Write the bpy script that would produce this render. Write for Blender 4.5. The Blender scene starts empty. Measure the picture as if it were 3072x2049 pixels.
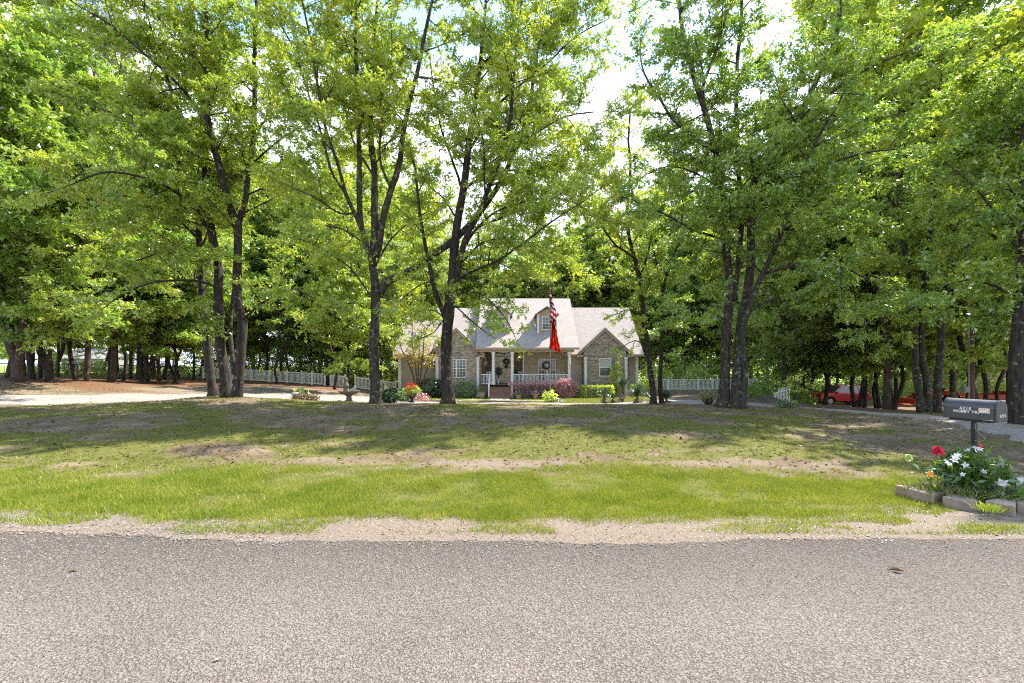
import bpy, math, random
import numpy as np
from mathutils import Vector, Matrix

random.seed(7)
RNG = np.random.default_rng(11)
sc = bpy.context.scene
COL = sc.collection
PI = math.pi
R = math.radians

# ------------------------------------------------------------------ camera
EYE, FPX, CX, HV = 1.6, 1365.0, 1536.0, 1095.0      # eye height, focal length and horizon of the photo
cam_d = bpy.data.cameras.new("camera")
cam = bpy.data.objects.new("camera", cam_d)
COL.objects.link(cam)
cam.location = (0, 0, EYE)
cam.rotation_euler = (R(90), 0, 0)
cam_d.sensor_width = 36.0
cam_d.lens = 36.0 * FPX / 3072.0
cam_d.shift_y = (HV - 1024.5) / 3072.0
cam_d.clip_start = 0.05
cam_d.clip_end = 5000
sc.camera = cam

# ------------------------------------------------------------------ light
SUN_DIR = Vector((0.65, 0.47, 1.0)).normalized()     # towards the sun
SUN_EL = math.asin(SUN_DIR.z)
SUN_AZ = math.atan2(SUN_DIR.x, SUN_DIR.y)
world = bpy.data.worlds.new("World")
sc.world = world
world.use_nodes = True
wn, wl = world.node_tree.nodes, world.node_tree.links
wn.clear()
w_out = wn.new("ShaderNodeOutputWorld")
w_bg = wn.new("ShaderNodeBackground")
w_bg.inputs["Strength"].default_value = 0.15
w_sky = wn.new("ShaderNodeTexSky")
w_sky.sky_type = 'NISHITA'
w_sky.sun_disc = False
w_sky.sun_elevation = SUN_EL
w_sky.sun_rotation = SUN_AZ
w_sky.air_density = 1.0
w_sky.dust_density = 0.6
w_sky.ozone_density = 2.0
w_tc = wn.new("ShaderNodeTexCoord")
w_map = wn.new("ShaderNodeMapping")
w_map.inputs["Scale"].default_value = (1.0, 1.0, 2.4)
w_no = wn.new("ShaderNodeTexNoise")
w_no.inputs["Scale"].default_value = 2.3
w_no.inputs["Detail"].default_value = 7
w_no.inputs["Roughness"].default_value = 0.55
w_sep = wn.new("ShaderNodeSeparateXYZ")
w_el = wn.new("ShaderNodeMapRange")
w_el.inputs["From Min"].default_value = 0.38
w_el.inputs["From Max"].default_value = 0.66
w_el.inputs["To Min"].default_value = 0.32
w_el.inputs["To Max"].default_value = -0.16
w_add = wn.new("ShaderNodeMath"); w_add.operation = 'ADD'
w_ramp = wn.new("ShaderNodeMapRange")
w_ramp.interpolation_type = 'SMOOTHSTEP'
w_ramp.inputs["From Min"].default_value = 0.52
w_ramp.inputs["From Max"].default_value = 0.66
w_mix = wn.new("ShaderNodeMixRGB")
w_mix.inputs["Color2"].default_value = (3.1, 3.4, 3.9, 1)
wl.new(w_tc.outputs["Generated"], w_map.inputs["Vector"])
wl.new(w_map.outputs["Vector"], w_no.inputs["Vector"])
wl.new(w_tc.outputs["Generated"], w_sep.inputs["Vector"])
wl.new(w_sep.outputs["Z"], w_el.inputs["Value"])
wl.new(w_no.outputs["Fac"], w_add.inputs[0])
wl.new(w_el.outputs["Result"], w_add.inputs[1])
wl.new(w_add.outputs["Value"], w_ramp.inputs["Value"])
wl.new(w_ramp.outputs["Result"], w_mix.inputs["Fac"])
wl.new(w_sky.outputs["Color"], w_mix.inputs["Color1"])
wl.new(w_mix.outputs["Color"], w_bg.inputs["Color"])
wl.new(w_bg.outputs["Background"], w_out.inputs["Surface"])

sun_d = bpy.data.lights.new("sun", 'SUN')
sun = bpy.data.objects.new("sun", sun_d)
COL.objects.link(sun)
sun_d.energy = 3.4
sun_d.angle = R(0.53)
sun_d.color = (1.0, 0.95, 0.87)
sun.rotation_euler = SUN_DIR.to_track_quat('Z', 'Y').to_euler()
sun.location = (20, 20, 60)

sc.view_settings.view_transform = 'Standard'
sc.view_settings.look = 'None'
sc.view_settings.exposure = 1.95
sc.view_settings.gamma = 1.0
sc.view_settings.use_curve_mapping = False
sc.cycles.max_bounces = 9
sc.cycles.diffuse_bounces = 4
sc.cycles.glossy_bounces = 2
sc.cycles.transmission_bounces = 7
sc.cycles.transparent_max_bounces = 6
sc.cycles.use_denoising = False
sc.cycles.filter_width = 1.1
sc.cycles.sample_clamp_indirect = 6.0

# ------------------------------------------------------------------ helpers
def at(u, v, Y):
    return np.array([(u - CX) / FPX * Y, Y, EYE - (v - HV) / FPX * Y])

def sstep(a, b, x):
    t = np.clip((np.asarray(x, float) - a) / (b - a), 0, 1)
    return t * t * (3 - 2 * t)

def _hash(ix, iy, seed):
    h = (ix.astype(np.int64) * 374761393 + iy.astype(np.int64) * 668265263 + seed * 974634777) & 0x7fffffff
    h = ((h ^ (h >> 13)) * 1274126177) & 0x7fffffff
    return ((h ^ (h >> 16)) & 0xffff) / 65535.0

def vnoise(x, y, seed=0):
    x = np.asarray(x, float); y = np.asarray(y, float)
    ix, iy = np.floor(x).astype(int), np.floor(y).astype(int)
    fx, fy = x - ix, y - iy
    fx = fx * fx * (3 - 2 * fx); fy = fy * fy * (3 - 2 * fy)
    a = _hash(ix, iy, seed); b = _hash(ix + 1, iy, seed)
    c = _hash(ix, iy + 1, seed); d = _hash(ix + 1, iy + 1, seed)
    return (a * (1 - fx) + b * fx) * (1 - fy) + (c * (1 - fx) + d * fx) * fy

def fbm(x, y, seed=0, o=4):
    s, a, t = 0.0, 0.5, 0.0
    for i in range(o):
        s = s + a * vnoise(np.asarray(x) * 2 ** i, np.asarray(y) * 2 ** i, seed + i * 17)
        t += a; a *= 0.5
    return s / t

ORG = {}
class Acc:
    """collects polygons for ONE mesh object"""
    def __init__(s):
        s.v, s.f, s.n = [], [], 0
    def add(s, verts, faces):
        verts = np.asarray(verts, float).reshape(-1, 3)
        s.v.append(verts)
        k = s.n
        s.f.extend([tuple(int(i) + k for i in f) for f in faces])
        s.n += len(verts)
    def build(s, name, mat, parent=None, local=False, smooth=False, label=None, kind=None):
        if not s.v:
            return None
        V = np.concatenate(s.v)
        org = np.zeros(3)
        if parent is not None and not local:
            org = ORG.get(parent.name, np.zeros(3))
        me = bpy.data.meshes.new(name)
        me.from_pydata((V - org).tolist(), [], s.f)
        return link(name, me, mat, parent, org, smooth, label, kind)

def link(name, me, mat, parent=None, org=None, smooth=False, label=None, kind=None):
    for m in (mat if isinstance(mat, (list, tuple)) else [mat]):
        me.materials.append(m)
    if smooth:
        me.polygons.foreach_set("use_smooth", np.ones(len(me.polygons), bool))
    o = bpy.data.objects.new(name, me)
    COL.objects.link(o)
    if parent is not None:
        o.parent = parent
        ORG[o.name] = np.zeros(3) if org is None else np.asarray(org, float)
    else:
        ORG[o.name] = np.zeros(3)
    if label: o["label"] = label
    if kind: o["kind"] = kind
    return o

def fast_mesh(name, V, nper, mat, parent=None, org=None, kind=None, smooth=False):
    """V: (N*nper,3) vertices, every nper of them one polygon"""
    V = np.ascontiguousarray(V, dtype=np.float32)
    if org is not None:
        V = V - np.asarray(org, np.float32)
    n = len(V); k = n // nper
    me = bpy.data.meshes.new(name)
    me.vertices.add(n); me.vertices.foreach_set("co", V.ravel())
    me.loops.add(n); me.loops.foreach_set("vertex_index", np.arange(n, dtype=np.int32))
    me.polygons.add(k)
    me.polygons.foreach_set("loop_start", np.arange(0, n, nper, dtype=np.int32))
    me.update(calc_edges=True)
    return link(name, me, mat, parent, org, smooth, None, kind)

def thing(name, label, cat, loc=(0, 0, 0), rz=0.0, group=None, kind=None):
    o = bpy.data.objects.new(name, None)
    COL.objects.link(o)
    o.empty_display_size = 0.2
    o.location = tuple(float(c) for c in loc)
    o.rotation_euler = (0, 0, rz)
    ORG[o.name] = np.array(loc, float)
    tag(o, label, cat, group, kind)
    return o

def tag(o, label=None, cat=None, group=None, kind=None):
    if label: o["label"] = label
    if cat: o["category"] = cat
    if group: o["group"] = group
    if kind: o["kind"] = kind
    return o

def dup(root, loc, rz=0.0, scale=1.0, label=None, group=None):
    r = root.copy(); COL.objects.link(r)
    r.location = tuple(float(c) for c in loc); r.rotation_euler = (0, 0, rz)
    r.scale = (scale, scale, scale) if np.isscalar(scale) else scale
    if label: r["label"] = label
    if group: r["group"] = group
    for ch in list(root.children):
        c = ch.copy(); COL.objects.link(c); c.parent = r
        for g in list(ch.children):
            d = g.copy(); COL.objects.link(d); d.parent = c
    return r

def piece(src_mesh, name, parent, loc, rot=(0, 0, 0), scale=(1, 1, 1)):
    """a repeated part that shares mesh data; loc is relative to the parent's origin"""
    o = bpy.data.objects.new(name, src_mesh)
    COL.objects.link(o); o.parent = parent
    o.location = tuple(float(c) for c in loc); o.rotation_euler = rot; o.scale = scale
    return o

def box(a, x0, x1, y0, y1, z0, z1, rz=0.0, c=None):
    P = np.array([[x0, y0, z0], [x1, y0, z0], [x1, y1, z0], [x0, y1, z0],
                  [x0, y0, z1], [x1, y0, z1], [x1, y1, z1], [x0, y1, z1]], float)
    if rz:
        cc = np.array(c if c is not None else [(x0 + x1) / 2, (y0 + y1) / 2])
        d = P[:, :2] - cc
        P[:, 0] = cc[0] + d[:, 0] * math.cos(rz) - d[:, 1] * math.sin(rz)
        P[:, 1] = cc[1] + d[:, 0] * math.sin(rz) + d[:, 1] * math.cos(rz)
    a.add(P, [(0, 3, 2, 1), (4, 5, 6, 7), (0, 1, 5, 4), (1, 2, 6, 5), (2, 3, 7, 6), (3, 0, 4, 7)])

def prism_y(a, poly, y0, y1):
    """poly of (x,z) counter-clockwise seen from -y, extruded along y"""
    n = len(poly)
    V = [(x, y0, z) for x, z in poly] + [(x, y1, z) for x, z in poly]
    F = [tuple(range(n)), tuple(range(2 * n - 1, n - 1, -1))]
    F += [(i, i + n, (i + 1) % n + n, (i + 1) % n) for i in range(n)]
    a.add(V, F)

def prism_x(a, poly, x0, x1):
    """poly of (y,z), extruded along x"""
    n = len(poly)
    V = [(x0, y, z) for y, z in poly] + [(x1, y, z) for y, z in poly]
    F = [tuple(range(n - 1, -1, -1)), tuple(range(n, 2 * n))]
    F += [(i, (i + 1) % n, (i + 1) % n + n, i + n) for i in range(n)]
    a.add(V, F)

def prism_z(a, poly, z0, z1):
    n = len(poly)
    V = [(x, y, z0) for x, y in poly] + [(x, y, z1) for x, y in poly]
    F = [tuple(range(n - 1, -1, -1)), tuple(range(n, 2 * n))]
    F += [(i, (i + 1) % n, (i + 1) % n + n, i + n) for i in range(n)]
    a.add(V, F)

def tube(a, pts, rad, n=8, cap=True, bump=0.0, seed=0):
    pts = np.asarray(pts, float); m = len(pts)
    rad = np.broadcast_to(np.asarray(rad, float), (m,))
    T = np.gradient(pts, axis=0) if m > 2 else np.repeat((pts[-1:] - pts[:1]), m, 0)
    T /= np.linalg.norm(T, axis=1, keepdims=True) + 1e-9
    ref = np.array([1.0, 0, 0]) if abs(T[0, 0]) < 0.8 else np.array([0, 1.0, 0])
    ang = np.arange(n) * 2 * PI / n
    V = np.zeros((m, n, 3))
    for i in range(m):
        u = ref - T[i] * ref.dot(T[i]); u /= np.linalg.norm(u) + 1e-9
        ref = u
        w = np.cross(T[i], u)
        r = rad[i]
        if bump:
            rr = r * (1 + bump * (vnoise(ang * 1.7 + seed, np.full(n, i * 0.55), seed) - 0.5) * 2)
        else:
            rr = np.full(n, r)
        V[i] = pts[i] + (np.cos(ang) * rr)[:, None] * u + (np.sin(ang) * rr)[:, None] * w
    F = []
    for i in range(m - 1):
        for j in range(n):
            F.append((i * n + j, i * n + (j + 1) % n, (i + 1) * n + (j + 1) % n, (i + 1) * n + j))
    if cap:
        F.append(tuple(range(n - 1, -1, -1)))
        F.append(tuple((m - 1) * n + j for j in range(n)))
    a.add(V.reshape(-1, 3), F)

def lathe(a, prof, c=(0, 0, 0), n=16):
    c = np.asarray(c, float)
    ang = np.arange(n) * 2 * PI / n
    V = []
    for r, z in prof:
        V += [(c[0] + r * math.cos(t), c[1] + r * math.sin(t), c[2] + z) for t in ang]
    F = []
    for i in range(len(prof) - 1):
        for j in range(n):
            F.append((i * n + j, i * n + (j + 1) % n, (i + 1) * n + (j + 1) % n, (i + 1) * n + j))
    F.append(tuple(range(n - 1, -1, -1)))
    F.append(tuple((len(prof) - 1) * n + j for j in range(n)))
    a.add(V, F)

def blob(a, c, r, n=7, seed=0, squash=(1, 1, 1), rough=0.25):
    """irregular stone"""
    rg = np.random.default_rng(seed)
    V, F = [], []
    rings = 5
    for i in range(rings):
        th = PI * (i + 0.5) / rings
        for j in range(n):
            ph = 2 * PI * j / n
            rr = r * (1 + rough * (rg.random() - 0.5) * 2)
            V.append((c[0] + rr * squash[0] * math.sin(th) * math.cos(ph), c[1] + rr * squash[1] * math.sin(th) * math.sin(ph), c[2] + rr * squash[2] * math.cos(th)))
    for i in range(rings - 1):
        for j in range(n):
            F.append((i * n + j, (i + 1) * n + j, (i + 1) * n + (j + 1) % n, i * n + (j + 1) % n))
    F.append(tuple(range(n))); F.append(tuple((rings - 1) * n + j for j in range(n - 1, -1, -1)))
    a.add(V, F)

# ------------------------------------------------------------------ materials
def new_mat(name):
    m = bpy.data.materials.new(name)
    m.use_nodes = True
    nt = m.node_tree
    nt.nodes.clear()
    return m, nt.nodes, nt.links

def rgb(c):
    return (c[0], c[1], c[2], 1.0)

def M(name, c1, c2=None, scale=8.0, rough=0.7, bump=0.0, bscale=None, spec=0.3, metal=0.0, stretch=(1, 1, 1), c3=None, c3scale=1.5, c3lo=0.55, c3hi=0.7, coat=0.0):
    m, N, L = new_mat(name)
    out = N.new("ShaderNodeOutputMaterial"); b = N.new("ShaderNodeBsdfPrincipled")
    b.inputs["Roughness"].default_value = rough
    b.inputs["Specular IOR Level"].default_value = spec
    b.inputs["Metallic"].default_value = metal
    b.inputs["Coat Weight"].default_value = coat
    tc = N.new("ShaderNodeTexCoord"); mp = N.new("ShaderNodeMapping")
    mp.inputs["Scale"].default_value = stretch
    L.new(tc.outputs["Object"], mp.inputs["Vector"])
    no = N.new("ShaderNodeTexNoise")
    no.inputs["Scale"].default_value = scale; no.inputs["Detail"].default_value = 5
    L.new(mp.outputs["Vector"], no.inputs["Vector"])
    c2 = c2 or tuple(x * 0.8 for x in c1)
    mr = N.new("ShaderNodeMapRange")
    mr.inputs["From Min"].default_value = 0.32; mr.inputs["From Max"].default_value = 0.68
    L.new(no.outputs["Fac"], mr.inputs["Value"])
    mx = N.new("ShaderNodeMixRGB")
    mx.inputs["Color1"].default_value = rgb(c1); mx.inputs["Color2"].default_value = rgb(c2)
    L.new(mr.outputs["Result"], mx.inputs["Fac"])
    col = mx.outputs["Color"]
    if c3:
        n3 = N.new("ShaderNodeTexNoise"); n3.inputs["Scale"].default_value = c3scale; n3.inputs["Detail"].default_value = 6
        L.new(tc.outputs["Object"], n3.inputs["Vector"])
        r3 = N.new("ShaderNodeMapRange"); r3.inputs["From Min"].default_value = c3lo; r3.inputs["From Max"].default_value = c3hi
        L.new(n3.outputs["Fac"], r3.inputs["Value"])
        m3 = N.new("ShaderNodeMixRGB"); m3.inputs["Color2"].default_value = rgb(c3)
        L.new(r3.outputs["Result"], m3.inputs["Fac"]); L.new(col, m3.inputs["Color1"])
        col = m3.outputs["Color"]
    L.new(col, b.inputs["Base Color"])
    if bump:
        bn = N.new("ShaderNodeTexNoise"); bn.inputs["Scale"].default_value = bscale or scale * 2; bn.inputs["Detail"].default_value = 6
        L.new(mp.outputs["Vector"], bn.inputs["Vector"])
        bp = N.new("ShaderNodeBump"); bp.inputs["Strength"].default_value = min(1.0, bump * 10); bp.inputs["Distance"].default_value = bump
        L.new(bn.outputs["Fac"], bp.inputs["Height"]); L.new(bp.outputs["Normal"], b.inputs["Normal"])
    L.new(b.outputs["BSDF"], out.inputs["Surface"])
    return m

def leaf_mat(name, cols, tr=0.42, tcol=(1.25, 1.15, 0.55), nscale=0.5, gloss=0.11, grough=0.32):
    """cols: list of leaf colours from the darkest/most common to the brightest/rarest"""
    m, N, L = new_mat(name)
    out = N.new("ShaderNodeOutputMaterial")
    geo = N.new("ShaderNodeNewGeometry")
    tc = N.new("ShaderNodeTexCoord")
    no = N.new("ShaderNodeTexNoise"); no.inputs["Scale"].default_value = nscale; no.inputs["Detail"].default_value = 2
    L.new(tc.outputs["Object"], no.inputs["Vector"])
    mr = N.new("ShaderNodeMapRange"); mr.inputs["From Min"].default_value = 0.3; mr.inputs["From Max"].default_value = 0.7
    L.new(no.outputs["Fac"], mr.inputs["Value"])
    mm = N.new("ShaderNodeMath"); mm.operation = 'MULTIPLY_ADD'; mm.inputs[1].default_value = 0.55
    sc2 = N.new("ShaderNodeMath"); sc2.operation = 'MULTIPLY'; sc2.inputs[1].default_value = 0.45
    L.new(mr.outputs["Result"], sc2.inputs[0])
    L.new(geo.outputs["Random Per Island"], mm.inputs[0]); L.new(sc2.outputs["Value"], mm.inputs[2])
    rp = N.new("ShaderNodeValToRGB")
    el = rp.color_ramp.elements
    el[0].position = 0.0; el[0].color = rgb(cols[0]); el[1].position = 1.0; el[1].color = rgb(cols[-1])
    for i, c in enumerate(cols[1:-1]):
        e = el.new((i + 1) / (len(cols) - 1)); e.color = rgb(c)
    L.new(mm.outputs["Value"], rp.inputs["Fac"])
    d = N.new("ShaderNodeBsdfDiffuse"); t = N.new("ShaderNodeBsdfTranslucent"); g = N.new("ShaderNodeBsdfGlossy")
    g.inputs["Roughness"].default_value = grough
    L.new(rp.outputs["Color"], d.inputs["Color"])
    mul = N.new("ShaderNodeMixRGB"); mul.blend_type = 'MULTIPLY'; mul.inputs["Fac"].default_value = 1
    mul.inputs["Color2"].default_value = rgb(tcol)
    L.new(rp.outputs["Color"], mul.inputs["Color1"]); L.new(mul.outputs["Color"], t.inputs["Color"])
    if tr > 0.4:                                  # thin leaves: what they reflect plus what they let through
        s1 = N.new("ShaderNodeAddShader")
        L.new(d.outputs["BSDF"], s1.inputs[0]); L.new(t.outputs["BSDF"], s1.inputs[1])
    else:
        s1 = N.new("ShaderNodeMixShader"); s1.inputs["Fac"].default_value = tr
        L.new(d.outputs["BSDF"], s1.inputs[1]); L.new(t.outputs["BSDF"], s1.inputs[2])
    s2 = N.new("ShaderNodeMixShader"); s2.inputs["Fac"].default_value = gloss
    L.new(s1.outputs["Shader"], s2.inputs[1]); L.new(g.outputs["BSDF"], s2.inputs[2])
    L.new(s2.outputs["Shader"], out.inputs["Surface"])
    return m

MAT = {}
MAT["leaf_mid"] = leaf_mat("leaf_mid_green", [(0.069, 0.118, 0.021), (0.126, 0.196, 0.026), (0.194, 0.248, 0.032), (0.328, 0.319, 0.040)], tr=0.5)
MAT["leaf_yellow"] = leaf_mat("leaf_yellow_green", [(0.084, 0.149, 0.024), (0.152, 0.222, 0.029), (0.226, 0.274, 0.034), (0.350, 0.332, 0.042)], tr=0.5)
MAT["leaf_deep"] = leaf_mat("leaf_deep_green", [(0.050, 0.113, 0.025), (0.098, 0.176, 0.031), (0.168, 0.233, 0.035), (0.281, 0.309, 0.041)], tr=0.48)
MAT["leaf_bluish"] = leaf_mat("leaf_greyish_green", [(0.080, 0.132, 0.043), (0.127, 0.186, 0.051), (0.187, 0.234, 0.061), (0.267, 0.288, 0.073)], tr=0.42)
MAT["needles"] = leaf_mat("pine_needles", [(0.03, 0.06, 0.02), (0.05, 0.09, 0.03), (0.08, 0.12, 0.035)], tr=0.2)
MAT["leaf_crape"] = leaf_mat("leaf_orange_green", [(0.09, 0.12, 0.02), (0.16, 0.16, 0.025), (0.24, 0.17, 0.03), (0.30, 0.14, 0.03)])
MAT["leaf_pink"] = leaf_mat("leaf_pinkish", [(0.207, 0.112, 0.104), (0.483, 0.263, 0.244), (0.776, 0.469, 0.431), (0.949, 0.637, 0.600)], tr=0.3, tcol=(1.1, 0.8, 0.8))
MAT["leaf_lime"] = leaf_mat("leaf_lime", [(0.154, 0.220, 0.024), (0.286, 0.330, 0.036), (0.418, 0.418, 0.048)], tcol=(1.1, 1.1, 0.5))
MAT["leaf_dark"] = leaf_mat("leaf_dark_shrub", [(0.02, 0.05, 0.02), (0.035, 0.08, 0.03), (0.06, 0.12, 0.04)], tr=0.25)
MAT["leaf_round"] = leaf_mat("leaf_light_shrub", [(0.090, 0.174, 0.056), (0.165, 0.261, 0.084), (0.270, 0.362, 0.126)], tr=0.3)
MAT["yucca"] = leaf_mat("yucca_blade", [(0.035, 0.08, 0.04), (0.06, 0.12, 0.055), (0.10, 0.17, 0.07)], tr=0.15, gloss=0.12)
MAT["dead_blade"] = leaf_mat("dead_blade", [(0.16, 0.12, 0.08), (0.26, 0.2, 0.13), (0.36, 0.29, 0.2)], tr=0.2, tcol=(1, .9, .7))
MAT["grass"] = leaf_mat("grass_blade", [(0.125, 0.18, 0.022), (0.195, 0.255, 0.032), (0.28, 0.32, 0.05), (0.44, 0.40, 0.14)], tr=0.35, nscale=1.7, gloss=0.012)
MAT["lawn_grass"] = leaf_mat("lawn_blade", [(0.10, 0.145, 0.02), (0.155, 0.195, 0.028), (0.22, 0.24, 0.045), (0.34, 0.30, 0.12)], tr=0.3, nscale=0.7, gloss=0.012)
MAT["litter"] = leaf_mat("dry_leaf_litter", [(0.05, 0.03, 0.018), (0.11, 0.065, 0.035), (0.20, 0.13, 0.07), (0.38, 0.28, 0.17)], tr=0.1, tcol=(1, .8, .5), gloss=0.01)
MAT["bark"] = M("bark_dark", (0.058, 0.046, 0.036), (0.016, 0.013, 0.010), scale=9, rough=0.95, bump=0.05, bscale=14, stretch=(1.8, 1.8, 0.35), c3=(0.17, 0.17, 0.135), c3scale=7, c3lo=0.60, c3hi=0.70)
MAT["bark_brown"] = M("bark_brown", (0.095, 0.066, 0.046), (0.032, 0.023, 0.017), scale=8, rough=0.95, bump=0.05, bscale=12, stretch=(1.6, 1.6, 0.4), c3=(0.17, 0.13, 0.10), c3scale=6, c3lo=0.58, c3hi=0.7)
MAT["bark_grey"] = M("bark_grey", (0.072, 0.062, 0.044), (0.022, 0.019, 0.014), scale=9, rough=0.95, bump=0.04, bscale=14, stretch=(1.5, 1.5, 0.4), c3=(0.16, 0.155, 0.115), c3scale=7, c3lo=0.56, c3hi=0.68)
MAT["white"] = M("white_painted_trim", (0.78, 0.77, 0.74), (0.70, 0.69, 0.65), scale=3, rough=0.5)
MAT["vinyl"] = M("white_vinyl_fence", (0.80, 0.77, 0.70), (0.74, 0.70, 0.62), scale=2, rough=0.55)
MAT["siding"] = M("tan_lap_siding", (0.42, 0.35, 0.26), (0.37, 0.30, 0.22), scale=2.5, rough=0.7)
MAT["stone"] = M("ledge_stone", (0.38, 0.32, 0.26), (0.22, 0.18, 0.15), scale=2.6, rough=0.9, bump=0.02, bscale=18, c3=(0.45, 0.40, 0.35), c3scale=1.9, c3lo=0.5, c3hi=0.6)
def stone_mat():
    m = leaf_mat("ledge_stone", [(0.17, 0.135, 0.10), (0.30, 0.245, 0.185), (0.42, 0.355, 0.27), (0.54, 0.47, 0.37)], tr=0.0, gloss=0.02, nscale=3.0)
    return m
MAT["stone"] = stone_mat()
MAT["mortar"] = M("mortar", (0.20, 0.175, 0.15), (0.15, 0.13, 0.11), scale=10, rough=0.95)
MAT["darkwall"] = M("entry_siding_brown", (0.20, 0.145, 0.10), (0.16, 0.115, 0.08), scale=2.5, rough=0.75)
MAT["tread"] = M("composite_deck_board", (0.30, 0.17, 0.13), (0.23, 0.13, 0.10), scale=4, rough=0.7, stretch=(.3, 3, 3))
MAT["door"] = M("pale_door_paint", (0.62, 0.56, 0.45), (0.56, 0.50, 0.40), scale=2, rough=0.45)
MAT["glass"] = M("dark_window_glass", (0.035, 0.045, 0.045), (0.07, 0.085, 0.08), scale=1.2, rough=0.06, spec=0.9)
MAT["curtain"] = M("net_curtain", (0.55, 0.53, 0.47), (0.42, 0.4, 0.35), scale=6, stretch=(6, 1, .2), rough=0.9)
MAT["black"] = M("black_paint", (0.018, 0.018, 0.02), (0.03, 0.03, 0.033), scale=9, rough=0.45)
MAT["mailbox"] = M("charcoal_mailbox_paint", (0.035, 0.035, 0.042), (0.05, 0.05, 0.06), scale=5, rough=0.33, spec=0.55, bump=0.002, bscale=5)
MAT["metal"] = M("galvanised_metal", (0.45, 0.45, 0.44), (0.35, 0.35, 0.34), scale=7, rough=0.45, metal=0.7)
MAT["iron"] = M("weathered_iron", (0.30, 0.29, 0.26), (0.20, 0.19, 0.17), scale=20, rough=0.6)
MAT["lettering"] = M("white_vinyl_lettering", (0.80, 0.80, 0.78), (0.76, 0.76, 0.74), rough=0.5)
MAT["concrete"] = M("old_concrete", (0.40, 0.37, 0.33), (0.29, 0.27, 0.24), scale=7, rough=0.9, bump=0.01, bscale=40)
MAT["block"] = M("tan_wall_block", (0.36, 0.28, 0.215), (0.24, 0.175, 0.13), scale=9, rough=0.92, bump=0.012, bscale=45, c3=(0.16, 0.12, 0.09), c3scale=6, c3lo=0.58, c3hi=0.75)
MAT["darkstone"] = M("dark_cast_stone", (0.17, 0.145, 0.12), (0.10, 0.085, 0.07), scale=8, rough=0.9, bump=0.012, bscale=30)
MAT["soil"] = M("bed_soil", (0.10, 0.07, 0.045), (0.05, 0.035, 0.025), scale=12, rough=1.0, bump=0.03, bscale=25)
MAT["terracotta"] = M("clay_pot", (0.40, 0.26, 0.18), (0.32, 0.2, 0.14), scale=6, rough=0.85)
MAT["palepot"] = M("pale_clay_pot", (0.50, 0.36, 0.28), (0.42, 0.3, 0.23), scale=6, rough=0.85)
MAT["timber"] = M("landscape_timber", (0.20, 0.16, 0.12), (0.12, 0.095, 0.07), scale=6, rough=0.95, stretch=(.3, 4, 4), bump=0.01)
MAT["pole"] = M("creosote_pole", (0.17, 0.105, 0.075), (0.10, 0.06, 0.045), scale=7, rough=0.9, bump=0.015, bscale=12, stretch=(6, 6, .25))
MAT["pvc"] = M("grey_conduit", (0.27, 0.26, 0.235), (0.22, 0.21, 0.19), rough=0.6)
MAT["redpaint"] = M("red_car_paint", (0.45, 0.018, 0.018), (0.40, 0.015, 0.015), scale=1.5, rough=0.28, spec=0.5, coat=0.6)
MAT["orangepaint"] = M("orange_red_paint", (0.40, 0.04, 0.012), (0.33, 0.032, 0.012), scale=3, rough=0.45)
MAT["tyre"] = M("black_rubber", (0.022, 0.022, 0.022), (0.035, 0.034, 0.033), scale=14, rough=0.9)
MAT["rim"] = M("alloy_rim", (0.42, 0.42, 0.42), (0.34, 0.34, 0.34), rough=0.35, metal=0.6)
MAT["beigerim"] = M("beige_rim", (0.50, 0.40, 0.28), (0.42, 0.33, 0.22), rough=0.6)
MAT["brick"] = M("far_brick", (0.40, 0.24, 0.20), (0.32, 0.19, 0.16), scale=20, rough=0.9)
MAT["farroof"] = M("far_roof", (0.30, 0.28, 0.28), (0.24, 0.23, 0.23), scale=6, rough=0.9)
MAT["red_petal"] = leaf_mat("red_petal", [(0.42, 0.008, 0.02), (0.60, 0.015, 0.03), (0.72, 0.04, 0.05)], tr=0.3, tcol=(1, .7, .7), gloss=0.02)
MAT["white_petal"] = leaf_mat("white_petal", [(0.66, 0.66, 0.62), (0.75, 0.74, 0.72), (0.80, 0.80, 0.79)], tr=0.3, tcol=(1, 1, .95))
MAT["orange_petal"] = leaf_mat("orange_petal", [(0.6, 0.2, 0.02), (0.7, 0.3, 0.03)], tr=0.3, tcol=(1, .8, .5), gloss=0.02)
MAT["bed_leaf"] = leaf_mat("bed_leaf", [(0.05, 0.12, 0.025), (0.09, 0.18, 0.03), (0.15, 0.25, 0.04), (0.24, 0.33, 0.06)], tr=0.35)
MAT["bed_grass"] = leaf_mat("bed_grass_blade", [(0.10, 0.15, 0.03), (0.17, 0.21, 0.045), (0.27, 0.27, 0.07), (0.36, 0.30, 0.11)], tr=0.3)
MAT["twig"] = M("dry_vine", (0.10, 0.065, 0.04), (0.055, 0.035, 0.022), scale=20, rough=0.9)
MAT["cushion"] = M("dark_cloth", (0.05, 0.05, 0.06), (0.035, 0.035, 0.04), rough=0.9)

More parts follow.
